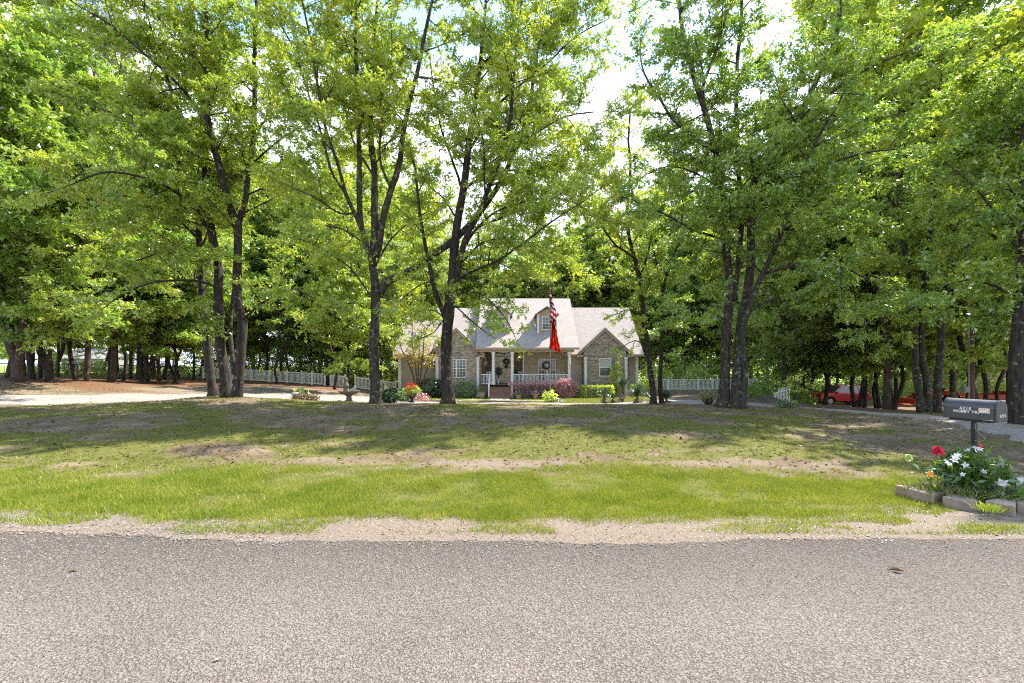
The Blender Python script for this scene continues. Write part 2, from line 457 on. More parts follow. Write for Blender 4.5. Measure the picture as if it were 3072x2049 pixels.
def road_mat():
    m, N, L = new_mat("chip_seal_asphalt")
    out = N.new("ShaderNodeOutputMaterial"); b = N.new("ShaderNodeBsdfPrincipled")
    b.inputs["Roughness"].default_value = 0.92; b.inputs["Specular IOR Level"].default_value = 0.1
    tc = N.new("ShaderNodeTexCoord")
    v1 = N.new("ShaderNodeTexVoronoi"); v1.inputs["Scale"].default_value = 78; v1.inputs["Randomness"].default_value = 1
    v2 = N.new("ShaderNodeTexVoronoi"); v2.inputs["Scale"].default_value = 135
    big = N.new("ShaderNodeTexNoise"); big.inputs["Scale"].default_value = 0.8; big.inputs["Detail"].default_value = 5
    n2 = N.new("ShaderNodeTexNoise"); n2.inputs["Scale"].default_value = 30; n2.inputs["Detail"].default_value = 4
    wob = N.new("ShaderNodeTexNoise"); wob.inputs["Scale"].default_value = 40; wob.inputs["Detail"].default_value = 2
    mixv = N.new("ShaderNodeMixRGB"); mixv.inputs["Fac"].default_value = 0.025
    L.new(tc.outputs["Object"], wob.inputs["Vector"])
    L.new(tc.outputs["Object"], mixv.inputs["Color1"]); L.new(wob.outputs["Color"], mixv.inputs["Color2"])
    for n in (big, n2): L.new(tc.outputs["Object"], n.inputs["Vector"])
    for n in (v1, v2): L.new(mixv.outputs["Color"], n.inputs["Vector"])
    sepc = N.new("ShaderNodeSeparateColor"); L.new(v1.outputs["Color"], sepc.inputs["Color"])
    rp = N.new("ShaderNodeValToRGB")
    e = rp.color_ramp.elements
    e[0].position = 0; e[0].color = rgb((0.178, 0.150, 0.125)); e[1].position = 1; e[1].color = rgb((0.315, 0.272, 0.23))
    for p, c in ((0.3, (0.208, 0.177, 0.148)), (0.75, (0.228, 0.195, 0.164)), (0.94, (0.255, 0.218, 0.185))):
        x = e.new(p); x.color = rgb(c)
    L.new(sepc.outputs["Red"], rp.inputs["Fac"])
    # binder between the chips
    gap = N.new("ShaderNodeMapRange"); gap.inputs["From Min"].default_value = 0.42; gap.inputs["From Max"].default_value = 0.62
    L.new(v1.outputs["Distance"], gap.inputs["Value"])
    mg = N.new("ShaderNodeMixRGB"); mg.inputs["Color2"].default_value = rgb((0.12, 0.10, 0.083))
    L.new(gap.outputs["Result"], mg.inputs["Fac"]); L.new(rp.outputs["Color"], mg.inputs["Color1"])
    # broad wear
    bw = N.new("ShaderNodeMapRange"); bw.inputs["From Min"].default_value = 0.3; bw.inputs["From Max"].default_value = 0.7; bw.inputs["To Min"].default_value = 0.86; bw.inputs["To Max"].default_value = 1.12
    L.new(big.outputs["Fac"], bw.inputs["Value"])
    # darker band towards the edge, where less traffic leaves dark binder
    spx = N.new("ShaderNodeSeparateXYZ"); L.new(tc.outputs["Object"], spx.inputs["Vector"])
    wv = N.new("ShaderNodeMath"); wv.operation = 'MULTIPLY_ADD'; wv.inputs[1].default_value = 1.1
    L.new(big.outputs["Fac"], wv.inputs[0]); L.new(spx.outputs["Y"], wv.inputs[2])
    eb = N.new("ShaderNodeMapRange"); eb.inputs["From Min"].default_value = 3.4; eb.inputs["From Max"].default_value = 4.5; eb.inputs["To Min"].default_value = 1.0; eb.inputs["To Max"].default_value = 0.68
    L.new(wv.outputs["Value"], eb.inputs["Value"])
    bw2 = N.new("ShaderNodeMath"); bw2.operation = 'MULTIPLY'
    L.new(bw.outputs["Result"], bw2.inputs[0]); L.new(eb.outputs["Result"], bw2.inputs[1])
    hs = N.new("ShaderNodeVectorMath"); hs.operation = 'SCALE'
    L.new(mg.outputs["Color"], hs.inputs[0]); L.new(bw2.outputs["Value"], hs.inputs["Scale"])
    rust = N.new("ShaderNodeMapRange"); rust.inputs["From Min"].default_value = 0.62; rust.inputs["From Max"].default_value = 0.85; rust.inputs["To Max"].default_value = 0.35
    L.new(n2.outputs["Fac"], rust.inputs["Value"])
    mr = N.new("ShaderNodeMixRGB"); mr.inputs["Color2"].default_value = rgb((0.30, 0.20, 0.15))
    L.new(rust.outputs["Result"], mr.inputs["Fac"]); L.new(hs.outputs["Vector"], mr.inputs["Color1"])
    L.new(mr.outputs["Color"], b.inputs["Base Color"])
    inv = N.new("ShaderNodeMath"); inv.operation = 'SUBTRACT'; inv.inputs[0].default_value = 1.0
    L.new(v1.outputs["Distance"], inv.inputs[1])
    h1 = N.new("ShaderNodeMath"); h1.operation = 'MULTIPLY_ADD'; h1.inputs[1].default_value = 0.5
    L.new(v2.outputs["Distance"], h1.inputs[0]); L.new(inv.outputs["Value"], h1.inputs[2])
    h2 = N.new("ShaderNodeMath"); h2.operation = 'MULTIPLY_ADD'; h2.inputs[1].default_value = 0.9
    L.new(sepc.outputs["Green"], h2.inputs[0]); L.new(h1.outputs["Value"], h2.inputs[2])
    bp = N.new("ShaderNodeBump"); bp.inputs["Strength"].default_value = 0.9; bp.inputs["Distance"].default_value = 0.009
    L.new(h2.outputs["Value"], bp.inputs["Height"]); L.new(bp.outputs["Normal"], b.inputs["Normal"])
    L.new(b.outputs["BSDF"], out.inputs["Surface"])
    return m
MAT["road"] = road_mat()

def ground_mat():
    m, N, L = new_mat("lawn_and_dirt")
    out = N.new("ShaderNodeOutputMaterial"); b = N.new("ShaderNodeBsdfPrincipled")
    b.inputs["Roughness"].default_value = 0.95; b.inputs["Specular IOR Level"].default_value = 0.15
    tc = N.new("ShaderNodeTexCoord")
    def noise(s, d=6, r=0.6):
        n = N.new("ShaderNodeTexNoise"); n.inputs["Scale"].default_value = s; n.inputs["Detail"].default_value = d; n.inputs["Roughness"].default_value = r
        L.new(tc.outputs["Object"], n.inputs["Vector"]); return n
    def rng(src, a, c, lo=0, hi=1):
        r = N.new("ShaderNodeMapRange"); r.inputs["From Min"].default_value = a; r.inputs["From Max"].default_value = c
        r.inputs["To Min"].default_value = lo; r.inputs["To Max"].default_value = hi
        L.new(src, r.inputs["Value"]); return r.outputs["Result"]
    def mix(f, c1, c2):
        x = N.new("ShaderNodeMixRGB")
        for s, k in ((f, "Fac"), (c1, "Color1"), (c2, "Color2")):
            if isinstance(s, tuple): x.inputs[k].default_value = rgb(s)
            elif isinstance(s, (int, float)): x.inputs[k].default_value = s
            else: L.new(s, x.inputs[k])
        return x.outputs["Color"]
    def mth(op, a, c):
        x = N.new("ShaderNodeMath"); x.operation = op
        for i, s in enumerate((a, c)):
            if isinstance(s, (int, float)): x.inputs[i].default_value = s
            else: L.new(s, x.inputs[i])
        return x.outputs["Value"]
    fine = noise(26); mid = noise(5); low = noise(0.9); grit = noise(90, 3)
    def attr(nm):
        a = N.new("ShaderNodeAttribute"); a.attribute_name = nm; return a.outputs["Fac"]
    dirt = mix(rng(fine.outputs["Fac"], .35, .65), (0.20, 0.148, 0.084), (0.075, 0.054, 0.031))
    dirt = mix(rng(low.outputs["Fac"], .4, .65), dirt, (0.24, 0.185, 0.115))
    moss = mix(rng(fine.outputs["Fac"], .35, .65), (0.115, 0.12, 0.024), (0.165, 0.15, 0.045))
    moss = mix(rng(mid.outputs["Fac"], .45, .65), moss, (0.095, 0.105, 0.022))
    sand = mix(rng(fine.outputs["Fac"], .35, .65), (0.26, 0.20, 0.145), (0.165, 0.13, 0.095))
    sand = mix(rng(grit.outputs["Fac"], .55, .7), sand, (0.30, 0.26, 0.215))
    straw = mix(rng(fine.outputs["Fac"], .35, .65), (0.22, 0.115, 0.06), (0.12, 0.065, 0.035))
    meadow = mix(rng(mid.outputs["Fac"], .35, .65), (0.16, 0.24, 0.035), (0.22, 0.28, 0.05))
    def msk(nm, k=1.3):
        n = mth('MULTIPLY', mth('SUBTRACT', mth('ADD', mth('MULTIPLY', mid.outputs["Fac"], 0.5), mth('MULTIPLY', fine.outputs["Fac"], 0.5)), 0.5), k)
        return rng(mth('ADD', attr(nm), n), 0.36, 0.64)
    c = mix(msk("moss"), dirt, moss)
    c = mix(msk("straw"), c, straw)
    c = mix(msk("sand"), c, sand)
    c = mix(msk("meadow", 0.3), c, meadow)
    L.new(c, b.inputs["Base Color"])
    h = mth('ADD', fine.outputs["Fac"], mth('MULTIPLY', grit.outputs["Fac"], 0.5))
    bp = N.new("ShaderNodeBump"); bp.inputs["Strength"].default_value = 0.9; bp.inputs["Distance"].default_value = 0.03
    L.new(h, bp.inputs["Height"]); L.new(bp.outputs["Normal"], b.inputs["Normal"])
    L.new(b.outputs["BSDF"], out.inputs["Surface"])
    return m
MAT["ground"] = ground_mat()
MAT["drive"] = M("gravel_drive", (0.33, 0.29, 0.25), (0.22, 0.19, 0.16), scale=16, rough=0.95, bump=0.02, bscale=70, c3=(0.22, 0.17, 0.12), c3scale=0.9, c3lo=0.5, c3hi=0.75)
MAT["walk"] = M("pale_concrete_walk", (0.50, 0.45, 0.38), (0.40, 0.36, 0.30), scale=5, rough=0.9)
MAT["road_chip"] = leaf_mat("asphalt_chip", [(0.155, 0.131, 0.109), (0.19, 0.161, 0.135), (0.215, 0.184, 0.155), (0.27, 0.236, 0.205)], tr=0.0, gloss=0.0)
MAT["gravel"] = leaf_mat("loose_gravel", [(0.11, 0.095, 0.08), (0.17, 0.15, 0.128), (0.24, 0.215, 0.185), (0.33, 0.30, 0.26)], tr=0.0, gloss=0.03)

def shingle_mat():
    m, N, L = new_mat("pinkish_grey_shingles")
    out = N.new("ShaderNodeOutputMaterial"); b = N.new("ShaderNodeBsdfPrincipled")
    b.inputs["Roughness"].default_value = 0.9; b.inputs["Specular IOR Level"].default_value = 0.2
    tc = N.new("ShaderNodeTexCoord"); mp = N.new("ShaderNodeMapping")
    sp = N.new("ShaderNodeSeparateXYZ"); cb = N.new("ShaderNodeCombineXYZ"); ad = N.new("ShaderNodeMath"); ad.operation = 'ADD'
    L.new(tc.outputs["Object"], sp.inputs["Vector"])
    L.new(sp.outputs["X"], cb.inputs["X"]); L.new(sp.outputs["Z"], ad.inputs[0]); ad.inputs[1].default_value = 0.0
    L.new(ad.outputs["Value"], cb.inputs["Y"]); L.new(cb.outputs["Vector"], mp.inputs["Vector"])
    br = N.new("ShaderNodeTexBrick")
    br.inputs["Color1"].default_value = rgb((0.48, 0.415, 0.36)); br.inputs["Color2"].default_value = rgb((0.40, 0.34, 0.29)); br.inputs["Mortar"].default_value = rgb((0.17, 0.14, 0.125))
    br.inputs["Scale"].default_value = 1.0; br.inputs["Brick Width"].default_value = 0.3; br.inputs["Row Height"].default_value = 0.095; br.inputs["Mortar Size"].default_value = 0.008
    L.new(mp.outputs["Vector"], br.inputs["Vector"])
    no = N.new("ShaderNodeTexNoise"); no.inputs["Scale"].default_value = 0.8; no.inputs["Detail"].default_value = 5
    L.new(tc.outputs["Object"], no.inputs["Vector"])
    mr = N.new("ShaderNodeMapRange"); mr.inputs["From Min"].default_value = 0.35; mr.inputs["From Max"].default_value = 0.65; mr.inputs["To Max"].default_value = 0.3
    L.new(no.outputs["Fac"], mr.inputs["Value"])
    mx = N.new("ShaderNodeMixRGB"); mx.inputs["Color2"].default_value = rgb((0.38, 0.32, 0.28))
    L.new(mr.outputs["Result"], mx.inputs["Fac"]); L.new(br.outputs["Color"], mx.inputs["Color1"]); L.new(mx.outputs["Color"], b.inputs["Base Color"])
    bp = N.new("ShaderNodeBump"); bp.inputs["Strength"].default_value = 0.6; bp.inputs["Distance"].default_value = 0.02; bp.invert = True
    L.new(br.outputs["Fac"], bp.inputs["Height"]); L.new(bp.outputs["Normal"], b.inputs["Normal"])
    L.new(b.outputs["BSDF"], out.inputs["Surface"])
    return m
MAT["shingle"] = shingle_mat()

# ------------------------------------------------------------------ terrain
CP = [  # (u, v, Y) of points on the ground as the photo shows or implies them
    (0, 1228, 16), (300, 1215, 18), (640, 1190, 18.5), (900, 1203, 17), (1127, 1210, 17), (1340, 1212, 17.3), (1536, 1215, 17), (1700, 1218, 17),
    (1900, 1216, 18), (2190, 1222, 17.5), (2450, 1247, 15), (2700, 1285, 12), (3072, 1340, 9.5),
    (0, 1195, 20), (300, 1172, 24), (40, 1142, 24), (200, 1140, 28), (0, 1130, 40), (500, 1140, 42), (400, 1150, 33), (560, 1165, 30),
    (800, 1186, 29), (900, 1168, 37), (800, 1150, 44), (1100, 1170, 45), (1050, 1192, 30), (1127, 1222, 23), (700, 1205, 22),
    (1340, 1225, 23), (1536, 1222, 24), (1536, 1210, 32), (1250, 1205, 33), (1536, 1202, 38), (1190, 1190, 42.6), (1400, 1190, 42.6), (1700, 1190, 42.6), (1930, 1190, 42.6), (1250, 1180, 50), (1800, 1180, 50),
    (1850, 1212, 32), (2060, 1205, 30), (2060, 1182, 38), (2200, 1180, 44), (2450, 1216, 38), (2300, 1216, 26), (2600, 1232, 24), (2800, 1234, 24), (2912, 1242, 25),
    (3065, 1284, 12.5), (3000, 1200, 40), (2500, 1212, 44), (2750, 1214, 40), (2300, 1195, 60), (400, 1115, 80), (0, 1115, 75), (2800, 1165, 75), (1000, 1130, 75),
]
ctrl = [tuple(at(*c)) for c in CP]
for x in (-14, -7, 0, 5, 12):
    ctrl += [(x, 5.6, -0.09), (x, 7.6, -0.07), (x, 9.5, 0.0), (x, 12.5, 0.09)]
for x in (-60, -25, 25, 60):
    ctrl += [(x, 4, 0.0), (x, 9, -0.05)]
ctrl += [(-60, 30, 0.5), (60, 30, -1.0), (-70, 80, 0.3), (70, 80, -2.0), (0, 92, -2.2), (-30, 95, -0.6), (30, 95, -2.4), (0, 112, -2.2), (-45, 112, -0.4), (45, 112, -2.4), (-15, 60, -0.9), (15, 60, -1.9), (0, 60, -1.6), (0, 75, -2.0)]
ctrl = np.array(ctrl)
def _tps(r2):
    return 0.5 * r2 * np.log(r2 + 1e-9)
_n = len(ctrl)
_d = ctrl[:, None, :2] - ctrl[None, :, :2]
_K = _tps((_d ** 2).sum(-1)) + np.eye(_n) * 2.0
_P = np.c_[np.ones(_n), ctrl[:, :2]]
_A = np.zeros((_n + 3, _n + 3)); _A[:_n, :_n] = _K; _A[:_n, _n:] = _P; _A[_n:, :_n] = _P.T
_W = np.linalg.solve(_A, np.r_[ctrl[:, 2], 0, 0, 0])
def gz(x, y):
    x = np.asarray(x, float); y = np.asarray(y, float)
    sh = x.shape
    x = x.ravel(); y = y.ravel()
    xx = np.clip(x, -75, 75); yy = np.clip(y, 3, 112)
    out = np.zeros(len(x))
    for i in range(0, len(x), 60000):
        a, b2 = xx[i:i + 60000], yy[i:i + 60000]
        r2 = (a[:, None] - ctrl[None, :, 0]) ** 2 + (b2[:, None] - ctrl[None, :, 1]) ** 2
        out[i:i + 60000] = _tps(r2) @ _W[:_n] + _W[_n] + _W[_n + 1] * a + _W[_n + 2] * b2
    far = sstep(90, 200, np.maximum(np.abs(x), y))
    out = out * (1 - far) - 1.0 * far
    out = out * sstep(4.3, 6.0, y)
    out = out + ((fbm(x * 0.9, y * 0.9, 5) - 0.5) * 0.12 + (fbm(x * 3.1, y * 3.4, 6, 2) - 0.5) * 0.05) * sstep(6.5, 9.5, y) * (1 - sstep(60, 90, y))
    return out.reshape(sh)
def g1(x, y):
    return float(gz(np.array([x]), np.array([y]))[0])
def road_edge(x):
    x = np.asarray(x, float)
    return 4.12 + 0.22 * sstep(-1.5, -5, x) + 0.05 * sstep(1, 4, x) + (fbm(x * 0.9, x * 0 + 3.3, 9) - 0.5) * 0.24 + (fbm(x * 5, x * 0 + 1.1, 19) - 0.5) * 0.10
def grass_lo(x):
    x = np.asarray(x, float)
    return 4.60 + 0.22 * sstep(-1, -5, x) + 0.40 * sstep(1.0, 5.5, x) + (fbm(x * 0.9, x * 0 + 7.7, 29) - 0.5) * 0.75 + (fbm(x * 4.1, x * 0 + 3.7, 59) - 0.5) * 0.35
def grass_hi(x):
    x = np.asarray(x, float)
    return 7.25 - 0.75 * sstep(2, 7, x) + (fbm(x * 0.5, x * 0 + 2.2, 39) - 0.5) * 1.3 + (fbm(x * 3.1, x * 0 + 5.2, 49) - 0.5) * 0.5

DRIVE = [((-42, 13), 3.4), ((-27, 17.2), 3.6), ((-20, 20.5), 4.4), ((-14, 26.5), 8.0), ((-8, 30.5), 9.0), ((-2, 31.5), 6.0), ((4, 31.5), 4.2), ((9, 31), 4.5), ((12.6, 28), 6.0), ((14.0, 23), 3.6), ((14.3, 17.5), 3.3), ((13.2, 12), 3.2), ((12.0, 7.5), 3.6), ((11.6, 3.6), 5.5)]
def catmull(P, per):
    P = np.asarray(P, float)
    Q = np.vstack([2 * P[0] - P[1], P, 2 * P[-1] - P[-2]])
    out = []
    for i in range(1, len(Q) - 2):
        for t in np.arange(per) / per:
            a, b2, c, d = Q[i - 1], Q[i], Q[i + 1], Q[i + 2]
            out.append(0.5 * (2 * b2 + (c - a) * t + (2 * a - 5 * b2 + 4 * c - d) * t * t + (3 * b2 - a - 3 * c + d) * t ** 3))
    out.append(P[-1])
    return np.array(out)
_dp = catmull([list(p) + [w] for p, w in DRIVE], 14)
def drive_dist(x, y):
    """signed distance to the driveway edge (negative inside)"""
    x = np.asarray(x, float).ravel(); y = np.asarray(y, float).ravel()
    best = np.full(len(x), 1e9)
    for p in _dp:
        best = np.minimum(best, np.hypot(x - p[0], y - p[1]) - p[2] / 2)
    return best

ys = np.r_[np.array([-1500, -400, -120, -60, -30, -15, -8, -4, -3.2, 0, 2.5, 3.4]), np.arange(3.7, 12, 0.13), np.arange(12, 32, 0.33), np.arange(32, 90, 1.2), np.arange(92, 130, 6), np.array([150, 200, 320, 600, 1500])]
xs = np.r_[np.array([-1500, -600, -300, -180, -130, -100]), np.arange(-80, -32, 2.5), np.arange(-32, -14, 0.6), np.arange(-14, 14.01, 0.2), np.arange(14.5, 32, 0.6), np.arange(33, 80, 2.5), np.array([100, 130, 180, 300, 600, 1500])]
GX, GY = np.meshgrid(xs, ys)
GZ = gz(GX, GY)
GZ = np.where(GY < 3.75, -0.05, GZ)
nx_, ny_ = len(xs), len(ys)
gv = np.stack([GX.ravel(), GY.ravel(), GZ.ravel()], 1)
idx = np.arange(nx_ * ny_).reshape(ny_, nx_)
gf = np.stack([idx[:-1, :-1].ravel(), idx[:-1, 1:].ravel(), idx[1:, 1:].ravel(), idx[1:, :-1].ravel()], 1)
me = bpy.data.meshes.new("ground")
me.vertices.add(len(gv)); me.vertices.foreach_set("co", gv.astype(np.float32).ravel())
me.loops.add(gf.size); me.loops.foreach_set("vertex_index", gf.astype(np.int32).ravel())
me.polygons.add(len(gf)); me.polygons.foreach_set("loop_start", np.arange(0, gf.size, 4, dtype=np.int32))
me.update(calc_edges=True)
def lawn_cover(x, y):
    """how grassy the slope is, 0..1"""
    n = 0.62 * fbm(np.asarray(x) * 0.55 + 3, np.asarray(y) * 0.8, 51, 4) + 0.38 * fbm(np.asarray(x) * 2.3, np.asarray(y) * 3.0, 53, 3)
    bare_band = sstep(0, 1, 1 - np.abs(np.asarray(y) - (grass_hi(x) + 0.55)) / 0.75)      # the worn strip at the foot of the slope
    return np.clip(sstep(0.40, 0.60, n) - 0.55 * bare_band * sstep(0.3, 0.7, fbm(np.asarray(x) * 0.5, np.asarray(y) * 0.4, 61)), 0, 1)
gx, gy = gv[:, 0], gv[:, 1]
strip = sstep(0, 0.35, gy - grass_lo(gx)) * sstep(0, 0.35, grass_hi(gx) - gy)
slope = sstep(0, 0.4, gy - grass_hi(gx))
near = 1 - sstep(19, 23, gy)
moss = np.clip(strip * 0.7 + slope * near * (0.12 + 0.70 * lawn_cover(gx, gy)) + (1 - near) * 0.35 * fbm(gx * .3, gy * .3, 77), 0, 1)
yard = sstep(31, 34, gy) * (1 - sstep(41, 43, gy)) * sstep(-9, -6, gx) * (1 - sstep(9, 12, gx))
moss = np.clip(np.maximum(moss, yard * 0.9), 0, 1)
sand = np.clip((1 - sstep(0, 0.25, gy - grass_lo(gx))) * 0.95, 0, 1)
foot = sstep(0, 1, 1 - np.abs(gy - (grass_hi(gx) + 0.5)) / 0.9) * sstep(0.4, 0.62, fbm(gx * 0.45, gy * 0.4, 61)) * (0.30 + 0.62 * fbm(gx * 2.2, gy * 3.0, 63))
sand = np.maximum(sand, foot)
dd = drive_dist(gx, gy)
sand = np.maximum(sand, (1 - sstep(0.1, 1.6, dd)) * 0.55 * sstep(9, 12, gy))
lot = sstep(24, 27, gy) * (1 - sstep(38, 41, gy)) * sstep(-26, -20, gx) * (1 - sstep(-11, -8, gx))
sand = np.maximum(sand, lot * 0.62)
strawm = sstep(21, 26, gy) * (1 - sstep(46, 52, gy)) * (1 - sstep(-17, -13, gx)) * 0.8 * (1 - lot * 0.7)
strawm = np.maximum(strawm, sstep(20, 24, gy) * sstep(12, 16, gx) * 0.5 * (1 - sstep(60, 70, gy)))
strawm = np.maximum(strawm, sstep(50, 56, gy) * 0.5 * sstep(-30, -20, gx))
meadow = sstep(45, 50, gy) * (1 - sstep(-24, -18, gx)) * 0.95
meadow = np.maximum(meadow, sstep(44, 48, gy) * sstep(20, 24, gx) * 0.9)
for nm, arr in (("moss", moss), ("sand", sand), ("straw", strawm), ("meadow", meadow)):
    at_ = me.attributes.new(nm, 'FLOAT', 'POINT'); at_.data.foreach_set("value", np.clip(arr, 0, 1).astype(np.float32))
ground = link("ground", me, MAT["ground"], smooth=True)
tag(ground, "patchy mossy lawn and dirt rising from the road to the trees", kind="structure")

# road
a = Acc()
rx = np.r_[np.array([-1500, -300, -80, -30]), np.arange(-14, 14.01, 0.07), np.array([30, 80, 300, 1500])]
re_ = road_edge(rx)
V, F = [], []
for i, x in enumerate(rx):
    V += [(x, -3.0, 0.012), (x, 0, 0.022), (x, re_[i] - 0.2, 0.014), (x, re_[i], 0.006), (x, re_[i] + 0.01, -0.03)]
for i in range(len(rx) - 1):
    for j in range(4):
        F.append((i * 5 + j, (i + 1) * 5 + j, (i + 1) * 5 + j + 1, i * 5 + j + 1))
a.add(V, F)
o = a.build("road", MAT["road"]); tag(o, "faded chip seal asphalt road across the foreground", kind="structure")

# driveway: a ribbon laid on the terrain, subdivided across
a = Acc()
T = np.gradient(_dp[:, :2], axis=0); T /= np.linalg.norm(T, axis=1, keepdims=True)
Nn = np.stack([-T[:, 1], T[:, 0]], 1)
m_ = 9
V, F = [], []
for i in range(len(_dp)):
    for j in range(m_):
        t = (j / (m_ - 1) - 0.5) * 2
        wv = _dp[i, 2] / 2 * t * (1 + 0.16 * (fbm(np.array([i * 0.31]), np.array([5.0 * np.sign(t)]), 71)[0] - 0.5) * 2)
        q = _dp[i, :2] + Nn[i] * wv
        z = g1(q[0], q[1]) + (0.03 if 0 < j < m_ - 1 else -0.02)
        V.append((q[0], q[1], z))
for i in range(len(_dp) - 1):
    for j in range(m_ - 1):
        F.append((i * m_ + j, (i + 1) * m_ + j, (i + 1) * m_ + j + 1, i * m_ + j + 1))
a.add(V, F)
o = a.build("driveway", MAT["drive"], smooth=True); tag(o, "pale gravel driveway curving behind the lawn crest to the road", kind="structure")

# ------------------------------------------------------------------ grass, litter, gravel
def blades(name, x, y, h, w, lean, mat, label):
    n = len(x)
    z = gz(x, y)
    ang = RNG.random(n) * 2 * PI
    ln = RNG.normal(0, lean, (n, 2)) * h[:, None]
    dx, dy = np.cos(ang) * w / 2, np.sin(ang) * w / 2
    V = np.empty((n, 3, 3), np.float32)
    V[:, 0] = np.stack([x - dx, y - dy, z - 0.01], 1)
    V[:, 1] = np.stack([x + dx, y + dy, z - 0.01], 1)
    V[:, 2] = np.stack([x + ln[:, 0], y + ln[:, 1], z + h], 1)
    o = fast_mesh(name, V.reshape(-1, 3), 3, mat)
    return tag(o, label, None, None, "stuff")

def scatter(n, x0, x1, y0, y1):
    y = np.sqrt(RNG.random(n) * (y1 ** 2 - y0 ** 2) + y0 ** 2)
    x = (RNG.random(n) * (x1 - x0) + x0) * y
    return x, y
# verge strip
x, y = scatter(460000, -1.28, 1.3, 4.3, 7.9)
p = sstep(-0.12, 0.35, y - grass_lo(x)) * sstep(-0.5, 0.35, grass_hi(x) - y) * (0.15 + 1.15 * sstep(0.25, 0.62, fbm(x * 1.6, y * 1.9, 81)))
p = np.maximum(p, 0.75 * sstep(0.47, 0.60, fbm(x * 1.3, y * 2.5, 83)) * sstep(0.05, 0.15, y - road_edge(x)) * sstep(0, 0.3, grass_lo(x) - y + 0.2))
edge_strip = sstep(1.2, 2.2, x) * sstep(0.0, 0.05, y - road_edge(x)) * (1 - sstep(0.12, 0.22, y - road_edge(x)))
p = np.maximum(p, edge_strip * 0.8 * sstep(0.35, 0.6, fbm(x * 1.3, y * 0 + 4, 84)))
k = RNG.random(len(x)) < p
x, y = x[k], y[k]
hh = (0.025 + 0.045 * RNG.random(len(x)) ** 2.2) * (0.35 + 1.2 * fbm(x * 1.4, y * 1.4, 85))
blades("grass", x, y, hh, 0.005 + 0.005 * RNG.random(len(x)), 0.5, MAT["grass"], "bright green mown grass along the roadside verge")
# slope
x, y = scatter(330000, -1.25, 1.25, 6.6, 21.0)
p = lawn_cover(x, y) * (0.25 + 1.0 * sstep(0.38, 0.6, fbm(x * 4.2, y * 5.0, 57, 3))) * sstep(0, 0.4, y - grass_hi(x)) * 0.9 * sstep(0.1, 0.9, drive_dist(x, y))
k = RNG.random(len(x)) < p * (1 - 0.6 * sstep(12, 20, y))
x, y = x[k], y[k]
blades("lawn_grass", x, y, 0.018 + 0.05 * RNG.random(len(x)) ** 1.6, 0.009 + 0.009 * RNG.random(len(x)), 0.7, MAT["lawn_grass"], "short patchy grass on the shaded lawn slope")
# front yard by the house
x = RNG.uniform(-9, 11, 26000); y = RNG.uniform(31.5, 41.5, 26000)
k = drive_dist(x, y) > 0.2
blades("front_yard_grass", x[k], y[k], 0.05 + 0.04 * RNG.random(k.sum()), np.full(k.sum(), 0.03), 0.6, MAT["grass"], "green grass in front of the porch")

def flakes(n, x0, x1, y0, y1, size, pfun, name, mat, label):
    x, y = scatter(n, x0, x1, y0, y1)
    k = RNG.random(n) < pfun(x, y)
    x, y = x[k], y[k]; n = len(x)
    z = gz(x, y) + 0.012
    s = size * (0.5 + RNG.random(n))
    ang = RNG.random(n) * 2 * PI
    d = np.stack([np.cos(ang), np.sin(ang), RNG.normal(0, .25, n)], 1) * s[:, None]
    e = np.stack([-np.sin(ang), np.cos(ang), RNG.normal(0, .25, n)], 1) * s[:, None] * 0.5
    c = np.stack([x, y, z], 1)
    V = np.stack([c - d, c + e, c + d, c - e], 1)
    return tag(fast_mesh(name, V.reshape(-1, 3), 4, mat), label, None, None, "stuff")
flakes(60000, -1.25, 1.25, 7.0, 26.0, 0.034, lambda x, y: sstep(0, .4, y - grass_hi(x)) * (0.25 + 0.75 * fbm(x * .7, y * .7, 91)), "leaf_litter", MAT["litter"], "dry brown leaves and twigs scattered on the lawn")
flakes(2600, -1.2, 1.2, 2.2, 4.6, 0.011, lambda x, y: 0.14 + 0.9 * (np.abs(y - road_edge(x)) < 0.25), "road_debris", MAT["litter"], "bits of dry leaf scattered over the asphalt")

def gravel_stones(n, y0, y1, pf, size, name, label, mat=None):
    x, y = scatter(n, -1.25, 1.25, y0, y1)
    k = RNG.random(n) < pf(x, y)
    x, y = x[k], y[k]; n = len(x)
    s = size * (0.4 + RNG.random(n) ** 2)
    z = np.where(y < road_edge(x), 0.014, gz(x, y)) + s * 0.2
    c = np.stack([x, y, z], 1)
    ang = RNG.random(n) * 2 * PI
    ux = np.stack([np.cos(ang), np.sin(ang), RNG.normal(0, .2, n)], 1) * s[:, None]
    uy = np.stack([-np.sin(ang), np.cos(ang), RNG.normal(0, .2, n)], 1) * (s * (0.6 + .4 * RNG.random(n)))[:, None]
    uz = np.array([[0, 0, 1.0]]) * (s * 0.55)[:, None]
    P = np.stack([c - ux, c - uy, c + ux, c + uy, c + uz], 1)           # flat pyramid stones
    tri = np.array([[0, 1, 4], [1, 2, 4], [2, 3, 4], [3, 0, 4]])
    n5 = len(P)
    F = (tri[None] + (np.arange(n5) * 5)[:, None, None]).reshape(-1, 3)
    V = P.reshape(-1, 3).astype(np.float32)
    me = bpy.data.meshes.new(name)
    me.vertices.add(len(V)); me.vertices.foreach_set("co", V.ravel())
    me.loops.add(F.size); me.loops.foreach_set("vertex_index", F.astype(np.int32).ravel())
    me.polygons.add(len(F)); me.polygons.foreach_set("loop_start", np.arange(0, F.size, 3, dtype=np.int32))
    me.update(calc_edges=True)
    return tag(link(name, me, MAT[mat or "gravel"]), label, None, None, "stuff")
